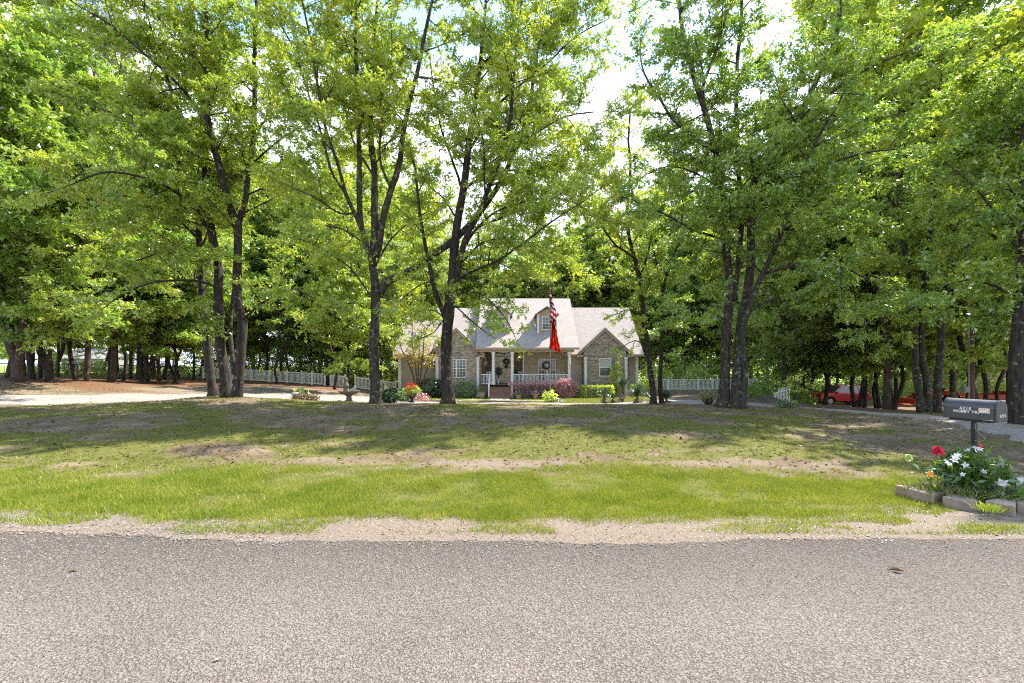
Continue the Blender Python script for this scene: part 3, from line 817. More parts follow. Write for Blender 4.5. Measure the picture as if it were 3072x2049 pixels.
gravel_stones(26000, 3.9, 5.6, lambda x, y: (1 - sstep(0.0, 0.3, y - grass_lo(x))) * sstep(-0.15, 0.02, y - road_edge(x)) * (0.25 + 0.75 * sstep(-1, -3, x)) * (0.3 + fbm(x * 2, y * 2, 95)), 0.013, "gravel", "loose gravel on the dirt shoulder beside the road")
gravel_stones(36000, 1.9, 4.6, lambda x, y: (y < road_edge(x)) * 0.75, 0.0085, "road_chips", "stone chips standing proud of the worn asphalt", "road_chip")
#--TREES--
# ------------------------------------------------------------------ trees
def smooth_path(P, step=0.3, wig=0.0, rg=None):
    P = np.asarray(P, float)
    Q = np.vstack([2 * P[0] - P[1], P, 2 * P[-1] - P[-2]])
    out = []
    for i in range(1, len(Q) - 2):
        a, b, c, d = Q[i - 1], Q[i], Q[i + 1], Q[i + 2]
        k = max(2, int(np.linalg.norm(c - b) / step))
        for t in np.arange(k) / k:
            out.append(0.5 * (2 * b + (c - a) * t + (2 * a - 5 * b + 4 * c - d) * t * t + (3 * b - a - 3 * c + d) * t ** 3))
    out.append(P[-1])
    out = np.array(out)
    if wig and rg is not None and len(out) > 4:
        w = rg.normal(0, 1, (len(out), 3))
        for _ in range(3):
            w[1:-1] = (w[:-2] + w[1:-1] + w[2:]) / 3
        w[0] = 0
        out = out + w * wig
    return out

def unit(v):
    return v / (np.linalg.norm(v, axis=-1, keepdims=True) + 1e-9)

class Leaves:
    def __init__(s):
        s.p, s.d, s.n, s.s = [], [], [], []
    def twigs(s, P, D, Ln, per, size, rg, flat=0.55):
        """P,D: twig starts and directions; Ln: lengths; per: leaves per twig"""
        m = len(P)
        if m == 0: return
        P = np.repeat(P, per, 0); Dd = np.repeat(D, per, 0); L = np.repeat(Ln, per)
        k = len(P)
        t = rg.random(k) ** 0.8
        side = rg.normal(0, 1, (k, 3))
        pos = P + Dd * (L * t)[:, None] + side * 0.05 * np.clip(L, .3, 1.2)[:, None]
        d = unit(Dd * 0.7 + rg.normal(0, 0.75, (k, 3)) + np.array([0, 0, -0.25]))
        nrm = unit(rg.normal(0, flat, (k, 3)) + np.array([0, 0, 1.0]))
        s.p.append(pos); s.d.append(d); s.n.append(nrm)
        s.s.append(size * (0.65 + 0.7 * rg.random(k)))
    def build(s, name, mat, parent, aspect=0.5, org=None):
        p = np.concatenate(s.p); d = np.concatenate(s.d); n = np.concatenate(s.n); z = np.concatenate(s.s)[:, None]
        w = unit(np.cross(n, d)); n2 = np.cross(d, w)
        if len(p) > 6000:                            # far too many to outline: three-cornered leaves
            k = w * (np.sign(np.sin(np.arange(len(p)) * 12.9))[:, None]) * z * aspect
            V = np.stack([p, p + d * z * 0.55 + k * 0.75 + n2 * z * 0.12, p + d * z * 1.05 - k * 0.25], 1).reshape(-1, 3)
            return fast_mesh(name, V, 3, mat, parent, org)
        a = p; b = p + d * z * 0.45 + w * z * aspect * 0.5 + n2 * z * 0.10
        c = p + d * z; e = p + d * z * 0.45 - w * z * aspect * 0.5 + n2 * z * 0.10
        V = np.stack([a, b, c, e], 1).reshape(-1, 3)
        return fast_mesh(name, V, 4, mat, parent, org)

def add_branch(acc, lv, p, d, L, r, rg, cfg, level=0):
    n = max(4, int(L / 0.28))
    pts = [p]; dd = d.copy(); step = L / n
    for i in range(n):
        dd = unit(dd + rg.normal(0, 0.12, 3) + np.array([0, 0, cfg.get('lift', 0.02) - cfg.get('droop', 0.05) * i / n]))
        pts.append(pts[-1] + dd * step)
    pts = np.array(pts)
    rad = np.linspace(r, max(0.003, r * 0.25), len(pts))
    if r > cfg.get('minr', 0.006):
        tube(acc, pts, rad, 4 if level == 0 else 3, cap=False)
    T = unit(np.gradient(pts, axis=0))
    m = max(2, int(L * cfg['tw']))
    t = rg.uniform(0.12 if level else 0.22, 1.0, m)
    i0 = np.minimum((t * n).astype(int), n - 1)
    f = (t * n - i0)[:, None]
    tp = pts[i0] * (1 - f) + pts[i0 + 1] * f
    td = T[i0]
    lat = np.cross(td, np.array([0, 0, 1.0]))
    lat = unit(lat) * rg.choice([-1, 1], m)[:, None]
    twd = unit(td * 0.6 + lat * rg.uniform(0.4, 1.1, (m, 1)) + rg.normal(0, 0.28, (m, 3)))
    lv.twigs(tp, twd, cfg['tl'] * rg.uniform(0.5, 1.2, m), cfg['lpt'], cfg['ls'], rg, cfg.get('flat', 0.55))
    if level == 0 and L > 0.9:
        for k in range(max(1, int(L * cfg.get('sub', 1.6)))):
            q = rg.uniform(0.2, 0.92); i = min(int(q * n), n - 1)
            lat = unit(np.cross(T[i], np.array([0, 0, 1.0]))) * rg.choice([-1, 1])
            sd = unit(T[i] * 0.75 + lat * rg.uniform(0.5, 1.0) + rg.normal(0, 0.22, 3))
            add_branch(acc, lv, pts[i], sd, L * rg.uniform(0.28, 0.5), r * 0.5, rg, cfg, 1)

def tree_spec(name, label, Y, limbs, cfg, bark, leaf, seed, group=None, flare=0.5, leaf_name="crown", cat="tree", base=None):
    """limbs: list of (points, radius0_px, radius1_px, crown start 0..1, branch length) with points (u, v, dy)"""
    rg = np.random.default_rng(seed)
    p0 = at(limbs[0][0][0][0], limbs[0][0][0][1], Y + limbs[0][0][0][2])
    p0[2] = g1(p0[0], p0[1])
    root = thing(name, label, cat, p0, group=group)
    tr = Acc(); br = Acc(); lv = Leaves()
    for li, (P, r0, r1, st, bl) in enumerate(limbs):
        W = np.array([at(u, v, Y + dy) for u, v, dy in P])
        ground_limb = P[0][1] > 1120
        if ground_limb:
            W[0, 2] = g1(W[0, 0], W[0, 1]) - 0.12
        path = smooth_path(W, 0.3, 0.05, rg)
        m = len(path)
        k = Y / FPX
        seg = np.r_[0, np.cumsum(np.linalg.norm(np.diff(path, axis=0), axis=1))]
        rad = np.interp(seg / seg[-1], [0, 1], [r0 * k * .66, r1 * k * .85])
        if ground_limb:
            rad = rad * (1 + flare * np.exp(-seg / 0.28))
        tube(tr, path, rad, 12 if r0 > 12 else 8, bump=0.13, seed=seed + li)
        T = unit(np.gradient(path, axis=0))
        if st >= 1: continue
        s0 = st * seg[-1]; az = rg.uniform(0, 6.28)
        s = s0
        while s < seg[-1]:
            i = min(np.searchsorted(seg, s), m - 1)
            az += 2.4 + rg.normal(0, 0.5)
            t = T[i]
            a1 = unit(np.cross(t, np.array([0.31, 0.95, 0.1]))); a2 = np.cross(t, a1)
            frac = (s - s0) / (seg[-1] - s0 + 1e-6)
            out = a1 * math.cos(az) + a2 * math.sin(az)
            d = unit(out + t * rg.uniform(0.25, 0.8) + np.array([0, 0, cfg.get('up', 0.1)]))
            L = bl * rg.uniform(0.55, 1.15) * (1 - 0.45 * frac)
            add_branch(br, lv, path[i], d, L, min(rad[i] * 0.55, 0.012 + 0.011 * L), rg, cfg)
            s += cfg['gap'] * rg.uniform(0.6, 1.4)
        add_branch(br, lv, path[-1], T[-1], bl * 0.6, rad[-1] * 0.8, rg, cfg)
    tr.build("trunk", MAT[bark], root, smooth=True)
    br.build("branches", MAT[bark], root, smooth=True, kind="stuff")
    lv.build(leaf_name, MAT[leaf], root, cfg.get('asp', 0.5), p0)
    return root

CF = dict(gap=0.40, tw=12, tl=0.45, lpt=15, ls=0.108, lift=0.03, droop=0.07, sub=2.3, flat=0.6, asp=0.55, up=0.15)
CF_L = dict(CF, gap=0.40, ls=0.115, up=0.02, droop=0.10, lift=0.01, tw=11, lpt=15, flat=0.5)
CF_R = dict(CF, gap=0.40, ls=0.115, tw=11, lpt=15, up=0.05)

# left cluster
tree_spec("lawn_tree", "slim dark trunk at the left of the three-stemmed group on the lawn crest", 18.8, [
    ([(640, 1186, 0), (626, 1080, 0.1), (614, 950, 0.2), (604, 860, 0.2), (598, 720, 0.3), (590, 600, 0.3), (572, 470, 0.4), (540, 340, 0.2), (500, 230, 0), (470, 120, -.3)], 19, 4, 0.30, 3.6),
    ([(602, 800, .2), (560, 770, -.6), (480, 760, -1.4), (400, 790, -2.0)], 5, 2, .2, 1.7),
    ([(596, 660, .2), (660, 600, .8), (700, 540, 1.4)], 4, 2, .2, 1.6),
    ([(598, 720, .2), (520, 650, -.4), (420, 600, -1), (330, 590, -1.6)], 6, 2, .2, 2.0),
], CF_L, "bark", "leaf_mid", 21, "trees on the lawn crest")
tree_spec("lawn_tree", "tall twin-stemmed lichen-spotted tree, thickest of the group at the crest's left", 18.2, [
    ([(684, 1194, 0), (668, 1090, 0), (660, 980, 0.1), (654, 884, .1), (643, 717, .2), (625, 620, .2), (614, 488, .3), (603, 298, .3), (580, 172, .4), (574, 46, .5), (565, -80, .5), (550, -220, .5)], 22, 6, .34, 3.0),
    ([(708, 1200, -.2), (722, 1080, -.2), (726, 960, -.2), (712, 884, -.2), (715, 690, -.3), (690, 614, -.4), (654, 488, -.6), (622, 344, -.8), (620, 172, -.9), (617, 35, -1), (612, -150, -1)], 22, 6, .36, 3.0),
    ([(716, 690, -.3), (726, 630, -.1), (746, 516, .2), (758, 413, .4), (766, 172, .6), (772, 17, .8), (790, -160, 1)], 13, 5, .12, 2.8),
    ([(704, 1120, -.3), (694, 1000, .2), (700, 900, .6), (704, 840, .9)], 11, 5, .8, 1.2),
    ([(730, 960, -.2), (800, 900, -.8), (880, 870, -1.4), (950, 900, -2)], 6, 2, .2, 2.0),
    ([(640, 700, .2), (560, 600, -1), (450, 540, -2.2), (330, 520, -3), (220, 540, -3.4)], 8, 2, .15, 2.8),
    ([(622, 600, .2), (520, 470, -.8), (400, 380, -1.6), (280, 320, -2)], 8, 2, .15, 2.8),
    ([(606, 340, .3), (520, 240, -.6), (420, 150, -1.2), (310, 60, -1.6), (200, 0, -1.6)], 7, 2, .15, 2.6),
    ([(603, 260, .3), (510, 100, .2), (400, -20, .2), (300, -100, .2)], 7, 2, .15, 2.6),
    ([(655, 860, .1), (560, 840, -1.4), (440, 850, -2.6), (330, 900, -3.4)], 6, 2, .15, 2.2),
    ([(748, 500, .2), (830, 430, .2), (900, 380, .1)], 5, 2, .2, 2.0),
], CF_L, "bark", "leaf_mid", 22, "trees on the lawn crest")
# centre left
tree_spec("lawn_tree", "tall tree left of the house with a long limb reaching right", 17.2, [
    ([(1127, 1208, 0), (1123, 1100, 0), (1125, 980, 0), (1126, 860, 0), (1118, 780, .1), (1124, 717, .1), (1124, 545, .2), (1113, 402, .2), (1118, 230, .3), (1127, 57, .4), (1130, -120, .4)], 24, 4, .52, 2.6),
    ([(1140, 880, 0), (1160, 845, 0), (1215, 818, .1), (1290, 772, .3), (1370, 716, .5), (1440, 636, .7), (1490, 565, .9), (1520, 510, 1), (1560, 420, 1.2), (1590, 300, 1.3), (1612, 160, 1.3), (1640, 30, 1.3)], 19, 3, .4, 2.6),
    ([(1122, 800, 0), (1098, 735, -.1), (1081, 631, -.2), (1078, 459, -.3), (1076, 300, -.4), (1068, 140, -.5), (1060, -40, -.6)], 15, 4, .4, 2.6),
    ([(1128, 770, 0), (1144, 689, 0), (1173, 574, 0), (1196, 505, 0), (1210, 402, .1), (1228, 316, .2), (1248, 230, .2), (1270, 130, .3), (1294, 11, .4), (1310, -130, .5)], 16, 4, .42, 2.6),
    ([(1098, 735, -.1), (1075, 660, -.5), (1041, 585, -.9), (1012, 488, -1.2), (978, 390, -1.5), (961, 316, -1.7), (952, 247, -1.8), (930, 120, -2), (905, 0, -2.2)], 9, 3, .38, 2.6),
    ([(1041, 585, -.9), (1001, 528, -1), (984, 470, -1.1), (955, 367, -1.2), (923, 275, -1.4), (885, 160, -1.6), (830, 60, -1.8)], 6, 2, .3, 2.6),
    ([(1105, 745, 0), (1030, 690, .8), (950, 680, 1.5), (880, 720, 2)], 5, 1.5, .2, 2.0),
    ([(1122, 800, 0), (1175, 715, .8), (1245, 655, 1.4), (1320, 620, 1.9)], 5, 1.5, .25, 1.9),
    ([(1081, 640, -.2), (1020, 640, -1), (940, 590, -1.8), (870, 560, -2.3)], 5, 1.5, .2, 2.2),
    ([(1130, 890, 0), (1180, 900, .6), (1230, 935, 1.1), (1275, 985, 1.5)], 4, 1.5, .15, 1.7),
    ([(1119, 900, 0), (1085, 850, -.6), (1045, 800, -1.2), (1000, 770, -1.8), (940, 740, -2.4)], 4, 2, .3, 1.8),
    ([(1173, 574, 0), (1140, 470, -.6), (1150, 360, -1), (1165, 240, -1.3), (1180, 100, -1.4)], 6, 2, .25, 2.0),
    ([(1124, 545, .2), (1060, 420, 1), (1030, 300, 1.6), (1010, 160, 2)], 6, 2, .25, 2.6),
], CF, "bark_grey", "leaf_yellow", 23, "trees on the lawn crest")
# centre
tree_spec("lawn_tree", "spreading tree with a straight dark trunk in front of the brick gable", 17.3, [
    ([(1342, 1212, 0), (1340, 1100, 0), (1341, 1000, 0), (1346, 920, 0), (1351, 870, 0), (1365, 775, .1), (1374, 660, .2), (1391, 574, .2), (1403, 459, .3), (1414, 373, .3), (1432, 250, .4), (1450, 110, .4), (1460, -40, .4)], 29, 4, .5, 2.7),
    ([(1352, 900, 0), (1368, 850, -.1), (1397, 717, -.3), (1432, 650, -.4), (1470, 560, -.6), (1500, 480, -.7), (1530, 380, -.9), (1540, 250, -1), (1552, 80, -1.1)], 15, 3, .38, 2.7),
    ([(1340, 960, 0), (1318, 905, -.2), (1297, 845, -.3), (1283, 770, -.4), (1272, 700, -.4), (1256, 610, -.4), (1240, 520, -.3)], 12, 4, .45, 1.7),
    ([(1360, 870, 0), (1385, 830, -.4), (1440, 805, -.8), (1489, 786, -1.2), (1545, 748, -1.6), (1604, 706, -2), (1680, 650, -2.2), (1760, 600, -2.4)], 7, 2, .3, 2.6),
    ([(1375, 800, .1), (1395, 740, .4), (1437, 680, .7), (1500, 655, 1), (1546, 637, 1.2), (1627, 608, 1.5), (1720, 550, 1.7), (1800, 480, 1.9)], 8, 2, .3, 2.8),
    ([(1358, 880, 0), (1400, 876, -.6), (1440, 880, -1.1), (1475, 905, -1.5), (1515, 950, -1.9), (1545, 1000, -2.2)], 4.5, 1.5, .25, 1.15),
    ([(1340, 960, 0), (1300, 930, .6), (1250, 935, 1.1), (1200, 965, 1.5)], 4, 1.5, .15, 1.8),
    ([(1385, 835, -.4), (1440, 850, -.8), (1490, 875, -1.1), (1530, 910, -1.4)], 4, 1.5, .15, 1.2),
    ([(1338, 950, 0), (1300, 1000, .5), (1260, 1010, 1)], 3, 1.5, .3, 1.1),
    ([(1352, 910, 0), (1400, 950, -.6), (1440, 985, -1), (1470, 1010, -1.2)], 3.5, 1.5, .3, 1.1),
    ([(1340, 880, 0), (1290, 845, -.8), (1240, 870, -1.4), (1200, 910, -1.8)], 4, 1.5, .2, 1.5),
    ([(1403, 459, .3), (1480, 330, .8), (1600, 220, 1.2), (1720, 120, 1.5), (1800, 60, 1.6)], 7, 2, .2, 2.8),
    ([(1500, 480, -.7), (1600, 400, -1), (1700, 350, -1.3), (1790, 330, -1.5)], 6, 2, .2, 2.6),
    ([(1460, 560, -.5), (1560, 520, -.2), (1670, 500, .2), (1780, 520, .5)], 5, 2, .2, 2.4),
    ([(1370, 800, .1), (1450, 725, .6), (1540, 715, 1), (1640, 750, 1.4), (1725, 815, 1.7)], 5, 1.5, .2, 1.9),
    ([(1397, 717, -.3), (1480, 640, -1), (1590, 600, -1.6), (1700, 600, -2), (1790, 650, -2.2)], 5, 1.5, .2, 2.2),
    ([(1374, 660, .2), (1330, 600, 1), (1290, 560, 1.6), (1240, 470, 2)], 5, 1.5, .2, 1.9),
    ([(1440, 200, .4), (1560, 90, .9), (1680, 20, 1.3), (1800, -60, 1.5)], 6, 2, .2, 2.6),
    ([(1391, 574, .2), (1345, 450, .6), (1310, 330, .9), (1290, 200, 1)], 6, 2, .3, 1.8),
], CF, "bark", "leaf_yellow", 24, "trees on the lawn crest")
# big right
tree_spec("lawn_tree", "massive multi-stemmed tree with flared base right of the yuccas", 18.0, [
    ([(2168, 1216, 0), (2172, 1120, 0), (2180, 1000, 0), (2188, 861, 0), (2176, 689, .1), (2165, 574, .1), (2148, 459, .2), (2130, 390, .3), (2102, 287, .3), (2079, 207, .4), (2050, 80, .5), (2030, -80, .5)], 22, 6, .34, 3.0),
    ([(2205, 1222, -.3), (2212, 1110, -.3), (2220, 980, -.2), (2245, 861, -.1), (2251, 689, 0), (2262, 545, 0), (2320, 440, .2), (2389, 352, .4), (2446, 260, .6), (2500, 120, .8), (2540, -60, 1)], 22, 6, .36, 3.2),
    ([(2228, 1226, -.4), (2232, 1100, -.5), (2228, 980, -.5), (2248, 920, -.6), (2290, 820, -.8), (2350, 690, -1), (2390, 560, -1.2), (2440, 440, -1.3), (2510, 320, -1.4)], 15, 4, .42, 2.8),
    ([(2205, 900, 0), (2215, 780, .4), (2225, 640, .8), (2215, 480, 1), (2210, 300, 1.2), (2220, 100, 1.4), (2230, -100, 1.4)], 13, 5, .2, 2.8),
    ([(2148, 459, .2), (2040, 380, -.4), (1980, 300, -.8), (1930, 220, -1), (1915, 130, -1)], 8, 2, .2, 2.0),
    ([(2176, 720, .1), (2080, 690, -.6), (1990, 640, -1.2), (1920, 610, -1.7)], 7, 2, .2, 2.2),
    ([(2165, 574, .1), (2090, 520, .4), (2010, 500, .8), (1950, 520, 1)], 6, 2, .2, 2.0),
    ([(2290, 820, -.8), (2400, 790, -1.6), (2520, 800, -2.2), (2620, 850, -2.6)], 8, 2, .2, 2.4),
    ([(2262, 560, 0), (2400, 520, -1), (2560, 470, -2), (2700, 440, -2.6)], 9, 2, .15, 2.8),
    ([(2320, 440, .2), (2460, 300, -.8), (2620, 200, -1.6), (2760, 140, -2)], 9, 2, .15, 2.8),
    ([(2180, 960, 0), (2100, 920, -.8), (2040, 930, -1.4)], 5, 2, .2, 1.8),
    ([(2232, 940, -.3), (2320, 900, .6), (2400, 880, 1.4)], 5, 2, .2, 1.8),
    ([(2102, 287, .3), (2150, 150, .2), (2190, 20, 0), (2220, -120, 0)], 7, 2, .15, 2.4),
    ([(2350, 690, -1), (2450, 640, -1.6), (2550, 640, -2)], 6, 2, .15, 2.2),
], CF_R, "bark_grey", "leaf_deep", 25, "trees on the lawn crest", flare=1.1)
# slim pair behind the yuccas
tree_spec("slim_tree", "slim leaning dark trunk beside the house's right corner", 25.0, [
    ([(1962, 1196, 0), (1956, 1150, 0), (1944, 1055, 0), (1930, 952, 0), (1919, 848, .1), (1903, 774, .2), (1886, 703, .2), (1880, 620, .3), (1890, 520, .3), (1885, 420, .3), (1890, 330, .3)], 14, 3, .33, 2.2),
    ([(1903, 774, .2), (1876, 752, .1), (1849, 737, 0), (1810, 690, -.2), (1780, 640, -.3)], 6, 2, .2, 1.8),
    ([(1919, 830, .1), (1945, 760, .3), (1955, 680, .5), (1965, 600, .6)], 6, 2, .2, 1.8),
    ([(1932, 960, 0), (1890, 930, -.6), (1850, 940, -1)], 3.5, 1.5, .2, 1.3),
    ([(1940, 1040, 0), (1905, 1020, -.6), (1870, 1040, -.9)], 3, 1.2, .2, 1.1),
], CF, "bark", "leaf_yellow", 26, "slim trees by the driveway")
tree_spec("slim_tree", "straight slim dark trunk just right of the leaning one", 25.6, [
    ([(1985, 1196, 0), (1983, 1100, 0), (1984, 1000, 0), (1990, 900, .1), (1996, 840, .1), (2020, 770, .2), (2050, 700, .4)], 11, 3, .35, 1.9),
    ([(1990, 900, .1), (1975, 820, -.2), (1960, 740, -.5)], 5, 2, .2, 1.7),
    ([(1985, 980, 0), (2030, 950, .4), (2080, 960, .8)], 4, 2, .2, 1.6),
    ([(1984, 1050, 0), (2040, 1060, -.4), (2090, 1090, -.7)], 3, 1.2, .2, 1.3),
], CF, "bark", "leaf_deep", 27, "slim trees by the driveway")
# right group
tree_spec("driveway_tree", "double-stemmed lichened tree left of the mailbox", 22.0, [
    ([(2768, 1234, 0), (2752, 1150, 0), (2746, 1050, 0), (2738, 940, 0), (2720, 800, .2), (2700, 650, .4), (2690, 500, .5), (2700, 330, .5)], 16, 5, .3, 2.8),
    ([(2782, 1236, -.1), (2780, 1150, -.1), (2764, 1060, 0), (2762, 940, 0), (2780, 780, -.3), (2800, 620, -.6), (2812, 450, -.8), (2820, 280, -.9)], 15, 5, .3, 2.8),
    ([(2720, 800, .2), (2650, 720, -.6), (2590, 660, -1.2), (2550, 640, -1.6)], 6, 2, .2, 2.3),
    ([(2700, 650, .4), (2640, 560, 0), (2560, 480, -.4)], 6, 2, .2, 2.4),
    ([(2746, 1010, 0), (2680, 960, -.8), (2620, 960, -1.5), (2570, 990, -2)], 4, 1.5, .2, 1.8),
    ([(2770, 860, -.1), (2850, 800, -1), (2930, 790, -1.8)], 5, 2, .2, 2.2),
], CF_R, "bark_grey", "leaf_mid", 28, "trees by the driveway at right")
tree_spec("driveway_tree", "mossy single trunk leaning right, second from the mailbox", 22.5, [
    ([(2812, 1236, 0), (2812, 1150, 0), (2822, 1060, 0), (2830, 940, 0), (2850, 800, .1), (2870, 640, .2), (2880, 470, .3), (2890, 300, .3)], 16, 5, .3, 2.6),
    ([(2850, 800, .1), (2930, 720, .6), (3010, 680, 1)], 6, 2, .2, 2.4),
    ([(2830, 960, 0), (2780, 930, -.8), (2730, 950, -1.5)], 5, 2, .2, 1.8),
], CF_R, "bark_grey", "leaf_mid", 29, "trees by the driveway at right")
tree_spec("driveway_tree", "big dark trunk cut by the photo's right edge behind the mailbox", 12.2, [
    ([(3058, 1284, 0), (3052, 1180, 0), (3050, 1060, 0), (3060, 900, 0), (3070, 700, .3), (3066, 480, .6), (3064, 300, .9)], 30, 6, .3, 1.9),
    ([(3056, 900, 0), (2990, 860, .3), (2900, 840, .5), (2800, 870, .7)], 6, 2, .15, 1.6),
    ([(3062, 760, 0), (2990, 650, .5), (2920, 560, .9), (2850, 500, 1.2)], 7, 2, .2, 1.7),
    ([(3066, 540, .6), (3010, 420, 1.4), (2960, 330, 2.2)], 6, 2, .15, 1.6),
    ([(3064, 620, .3), (3000, 500, 1.4), (2940, 380, 2.2)], 6, 2, .15, 1.7),
    ([(3060, 900, 0), (3150, 780, .3), (3280, 650, .5), (3400, 560, .8)], 9, 3, .2, 2.0),
    ([(3064, 480, .6), (3150, 300, 1), (3260, 120, 1.4)], 8, 3, .2, 2.0),
    ([(3052, 960, 0), (3010, 930, .2), (2960, 950, .4)], 5, 2, .15, 1.2),
    ([(3056, 980, 0), (3100, 960, .6), (3140, 980, 1)], 5, 2, .15, 1.2),
], dict(CF_R, ls=0.11, gap=0.32), "bark", "leaf_deep", 30, "trees by the driveway at right")
# far left double trunk
tree_spec("lawn_tree", "brown double-trunked tree at the photo's left edge", 24.0, [
    ([(55, 1146, 0), (52, 1100, 0), (40, 1050, 0), (25, 980, 0), (8, 900, 0), (-10, 780, .2), (-20, 600, .3), (-30, 400, .4)], 22, 6, .4, 3.2),
    ([(50, 1140, 0), (62, 1050, -.1), (68, 980, -.1), (72, 900, -.2), (90, 760, -.4), (110, 600, -.6), (120, 430, -.8)], 17, 5, .35, 3.2),
    ([(80, 840, -.3), (180, 760, -1.2), (280, 720, -2)], 6, 2, .2, 2.4),
    ([(68, 960, -.2), (140, 900, -1.2), (220, 880, -2), (300, 900, -2.6)], 5, 2, .2, 2.2),
    ([(100, 680, -.4), (200, 560, -1), (290, 480, -1.6)], 7, 2, .2, 2.6),
    ([(25, 980, 0), (-60, 900, .4), (-160, 860, .8)], 7, 2, .2, 2.4),
], CF_L, "bark_brown", "leaf_mid", 31, "trees on the lawn crest")

# ---- woodland trees: a few kinds, then copies that share their meshes
def wood_tree(name, label, H, crown0, spread, cfg, bark, leaf, seed, r0=0.2, wob=0.25, stems=1, leaf_name="crown", group=None, pine=False):
    rg = np.random.default_rng(seed)
    root = thing(name, label, "tree", (0, 0, 0), group=group)
    tr = Acc(); br = Acc(); lv = Leaves()
    for sidx in range(stems):
        k = 9
        lean = rg.normal(0, 0.06, 2) * H * (0.35 if stems == 1 else 1.0)
        hs = np.linspace(0, H, k)
        P = np.stack([lean[0] * hs / H + np.r_[0, rg.normal(0, wob, k - 1)], lean[1] * hs / H + np.r_[0, rg.normal(0, wob, k - 1)], hs], 1)
        P[0] = (sidx * 0.25, 0, -0.25)
        path = smooth_path(P, 0.5, 0.03, rg)
        seg = np.r_[0, np.cumsum(np.linalg.norm(np.diff(path, axis=0), axis=1))]
        rad = np.interp(seg / seg[-1], [0, 0.7, 1], [r0, r0 * 0.5, r0 * 0.1]) * (1 + 0.5 * np.exp(-seg / 0.35))
        tube(tr, path, rad, 9, bump=0.1, seed=seed + sidx)
        T = unit(np.gradient(path, axis=0))
        s = crown0 * seg[-1]; s0 = s; az = rg.uniform(0, 6)
        while s < seg[-1]:
            i = min(np.searchsorted(seg, s), len(path) - 1)
            f = (s - s0) / (seg[-1] - s0)
            az += 2.4 + rg.normal(0, .5)
            prof = (math.sin(PI * (0.18 + 0.78 * f)) if not pine else (0.5 + 0.5 * math.sin(PI * (0.2 + .75 * f))))
            L = spread * prof * rg.uniform(0.6, 1.15)
            d = unit(np.array([math.cos(az), math.sin(az), cfg.get('up', 0.25) * (0.4 + f) + rg.normal(0, .12)]))
            add_branch(br, lv, path[i], d, L, min(rad[i] * 0.5, 0.012 + 0.011 * L), rg, cfg)
            s += cfg['gap'] * rg.uniform(0.6, 1.4)
        add_branch(br, lv, path[-1], T[-1], spread * 0.35, rad[-1], rg, cfg)
    tr.build("trunk", MAT[bark], root, smooth=True)
    br.build("branches", MAT[bark], root, smooth=True, kind="stuff")
    lv.build(leaf_name, MAT[leaf], root, cfg.get('asp', 0.55))
    return root

WM = dict(gap=0.24, tw=9, tl=0.55, lpt=14, ls=0.17, lift=0.02, droop=0.08, sub=2.0, flat=0.5, asp=0.6, up=0.25, minr=0.012)
WF = dict(gap=0.32, tw=5, tl=0.75, lpt=12, ls=0.28, lift=0.03, droop=0.06, sub=1.5, flat=0.55, asp=0.65, up=0.35, minr=0.02)
PN = dict(gap=0.42, tw=4, tl=0.4, lpt=14, ls=0.24, lift=0.06, droop=0.02, sub=1.6, flat=0.9, asp=0.06, up=0.3, minr=0.012)
KIND = {}
def kind(key, *args, **kw):
    o = wood_tree(*args, **kw); KIND[key] = [o, False]
kind('mid_a', "woodland_tree", "x", 17, 0.13, 4.0, WM, "bark", "leaf_mid", 101, r0=0.115)
kind('mid_b', "woodland_tree", "x", 19, 0.2, 4.2, WM, "bark_brown", "leaf_yellow", 102, r0=0.12)
kind('mid_c', "woodland_tree", "x", 14, 0.14, 3.8, WM, "bark", "leaf_deep", 103, r0=0.095, stems=2)
kind('mid_d', "woodland_tree", "x", 18, 0.16, 4.0, dict(WM, ls=0.17), "bark_grey", "leaf_bluish", 104, r0=0.115)
kind('far_a', "woodland_tree", "x", 26, 0.10, 5.4, WF, "bark", "leaf_mid", 105, r0=0.24)
kind('far_b', "woodland_tree", "x", 28, 0.14, 5.4, WF, "bark_brown", "leaf_deep", 106, r0=0.26)
kind('far_c', "woodland_tree", "x", 23, 0.10, 5.4, WF, "bark", "leaf_bluish", 107, r0=0.22)
kind('far_d', "woodland_tree", "x", 25, 0.10, 5.4, WF, "bark", "leaf_yellow", 108, r0=0.22)
kind('pine', "pine_tree", "x", 23, 0.58, 3.4, PN, "bark_brown", "needles", 109, r0=0.15, wob=0.1, pine=True)
kind('sapling', "sapling", "x", 5.5, 0.2, 1.9, dict(WM, ls=0.14, gap=0.3, tw=5), "bark", "leaf_yellow", 110, r0=0.05)
kind('bare', "slender_tree", "x", 14, 0.34, 2.4, dict(WM, gap=0.6), "bark", "leaf_deep", 111, r0=0.12)

def put(key, x, y, scale, rz, label, group, name=None):
    o, used = KIND[key]
    z = g1(x, y)
    if not used:
        KIND[key][1] = True
        o.location = (x, y, z - 0.05); o.rotation_euler = (0, 0, rz); o.scale = (scale,) * 3
        o["label"] = label; o["group"] = group
        return o
    return dup(o, (x, y, z - 0.05), rz, scale, label, group)

rw = np.random.default_rng(5)
LOOK = dict(mid_a='mid-green', mid_b='yellowish green', mid_c='deep green twin-stemmed', mid_d='greyish green', far_a='mid-green', far_b='deep green', far_c='greyish green', far_d='yellowish green')
def putu(key, u, Y, s, label, group):
    if key in LOOK and label[:5] in ('leafy', 'tree '):
        group = LOOK[key] + ' ' + group; label = LOOK[key] + ' ' + label
    return put(key, (u - CX) / FPX * Y, Y, s, rw.uniform(0, 6.28), label, group)

G_L = "pine and hardwood trunks of the left grove"
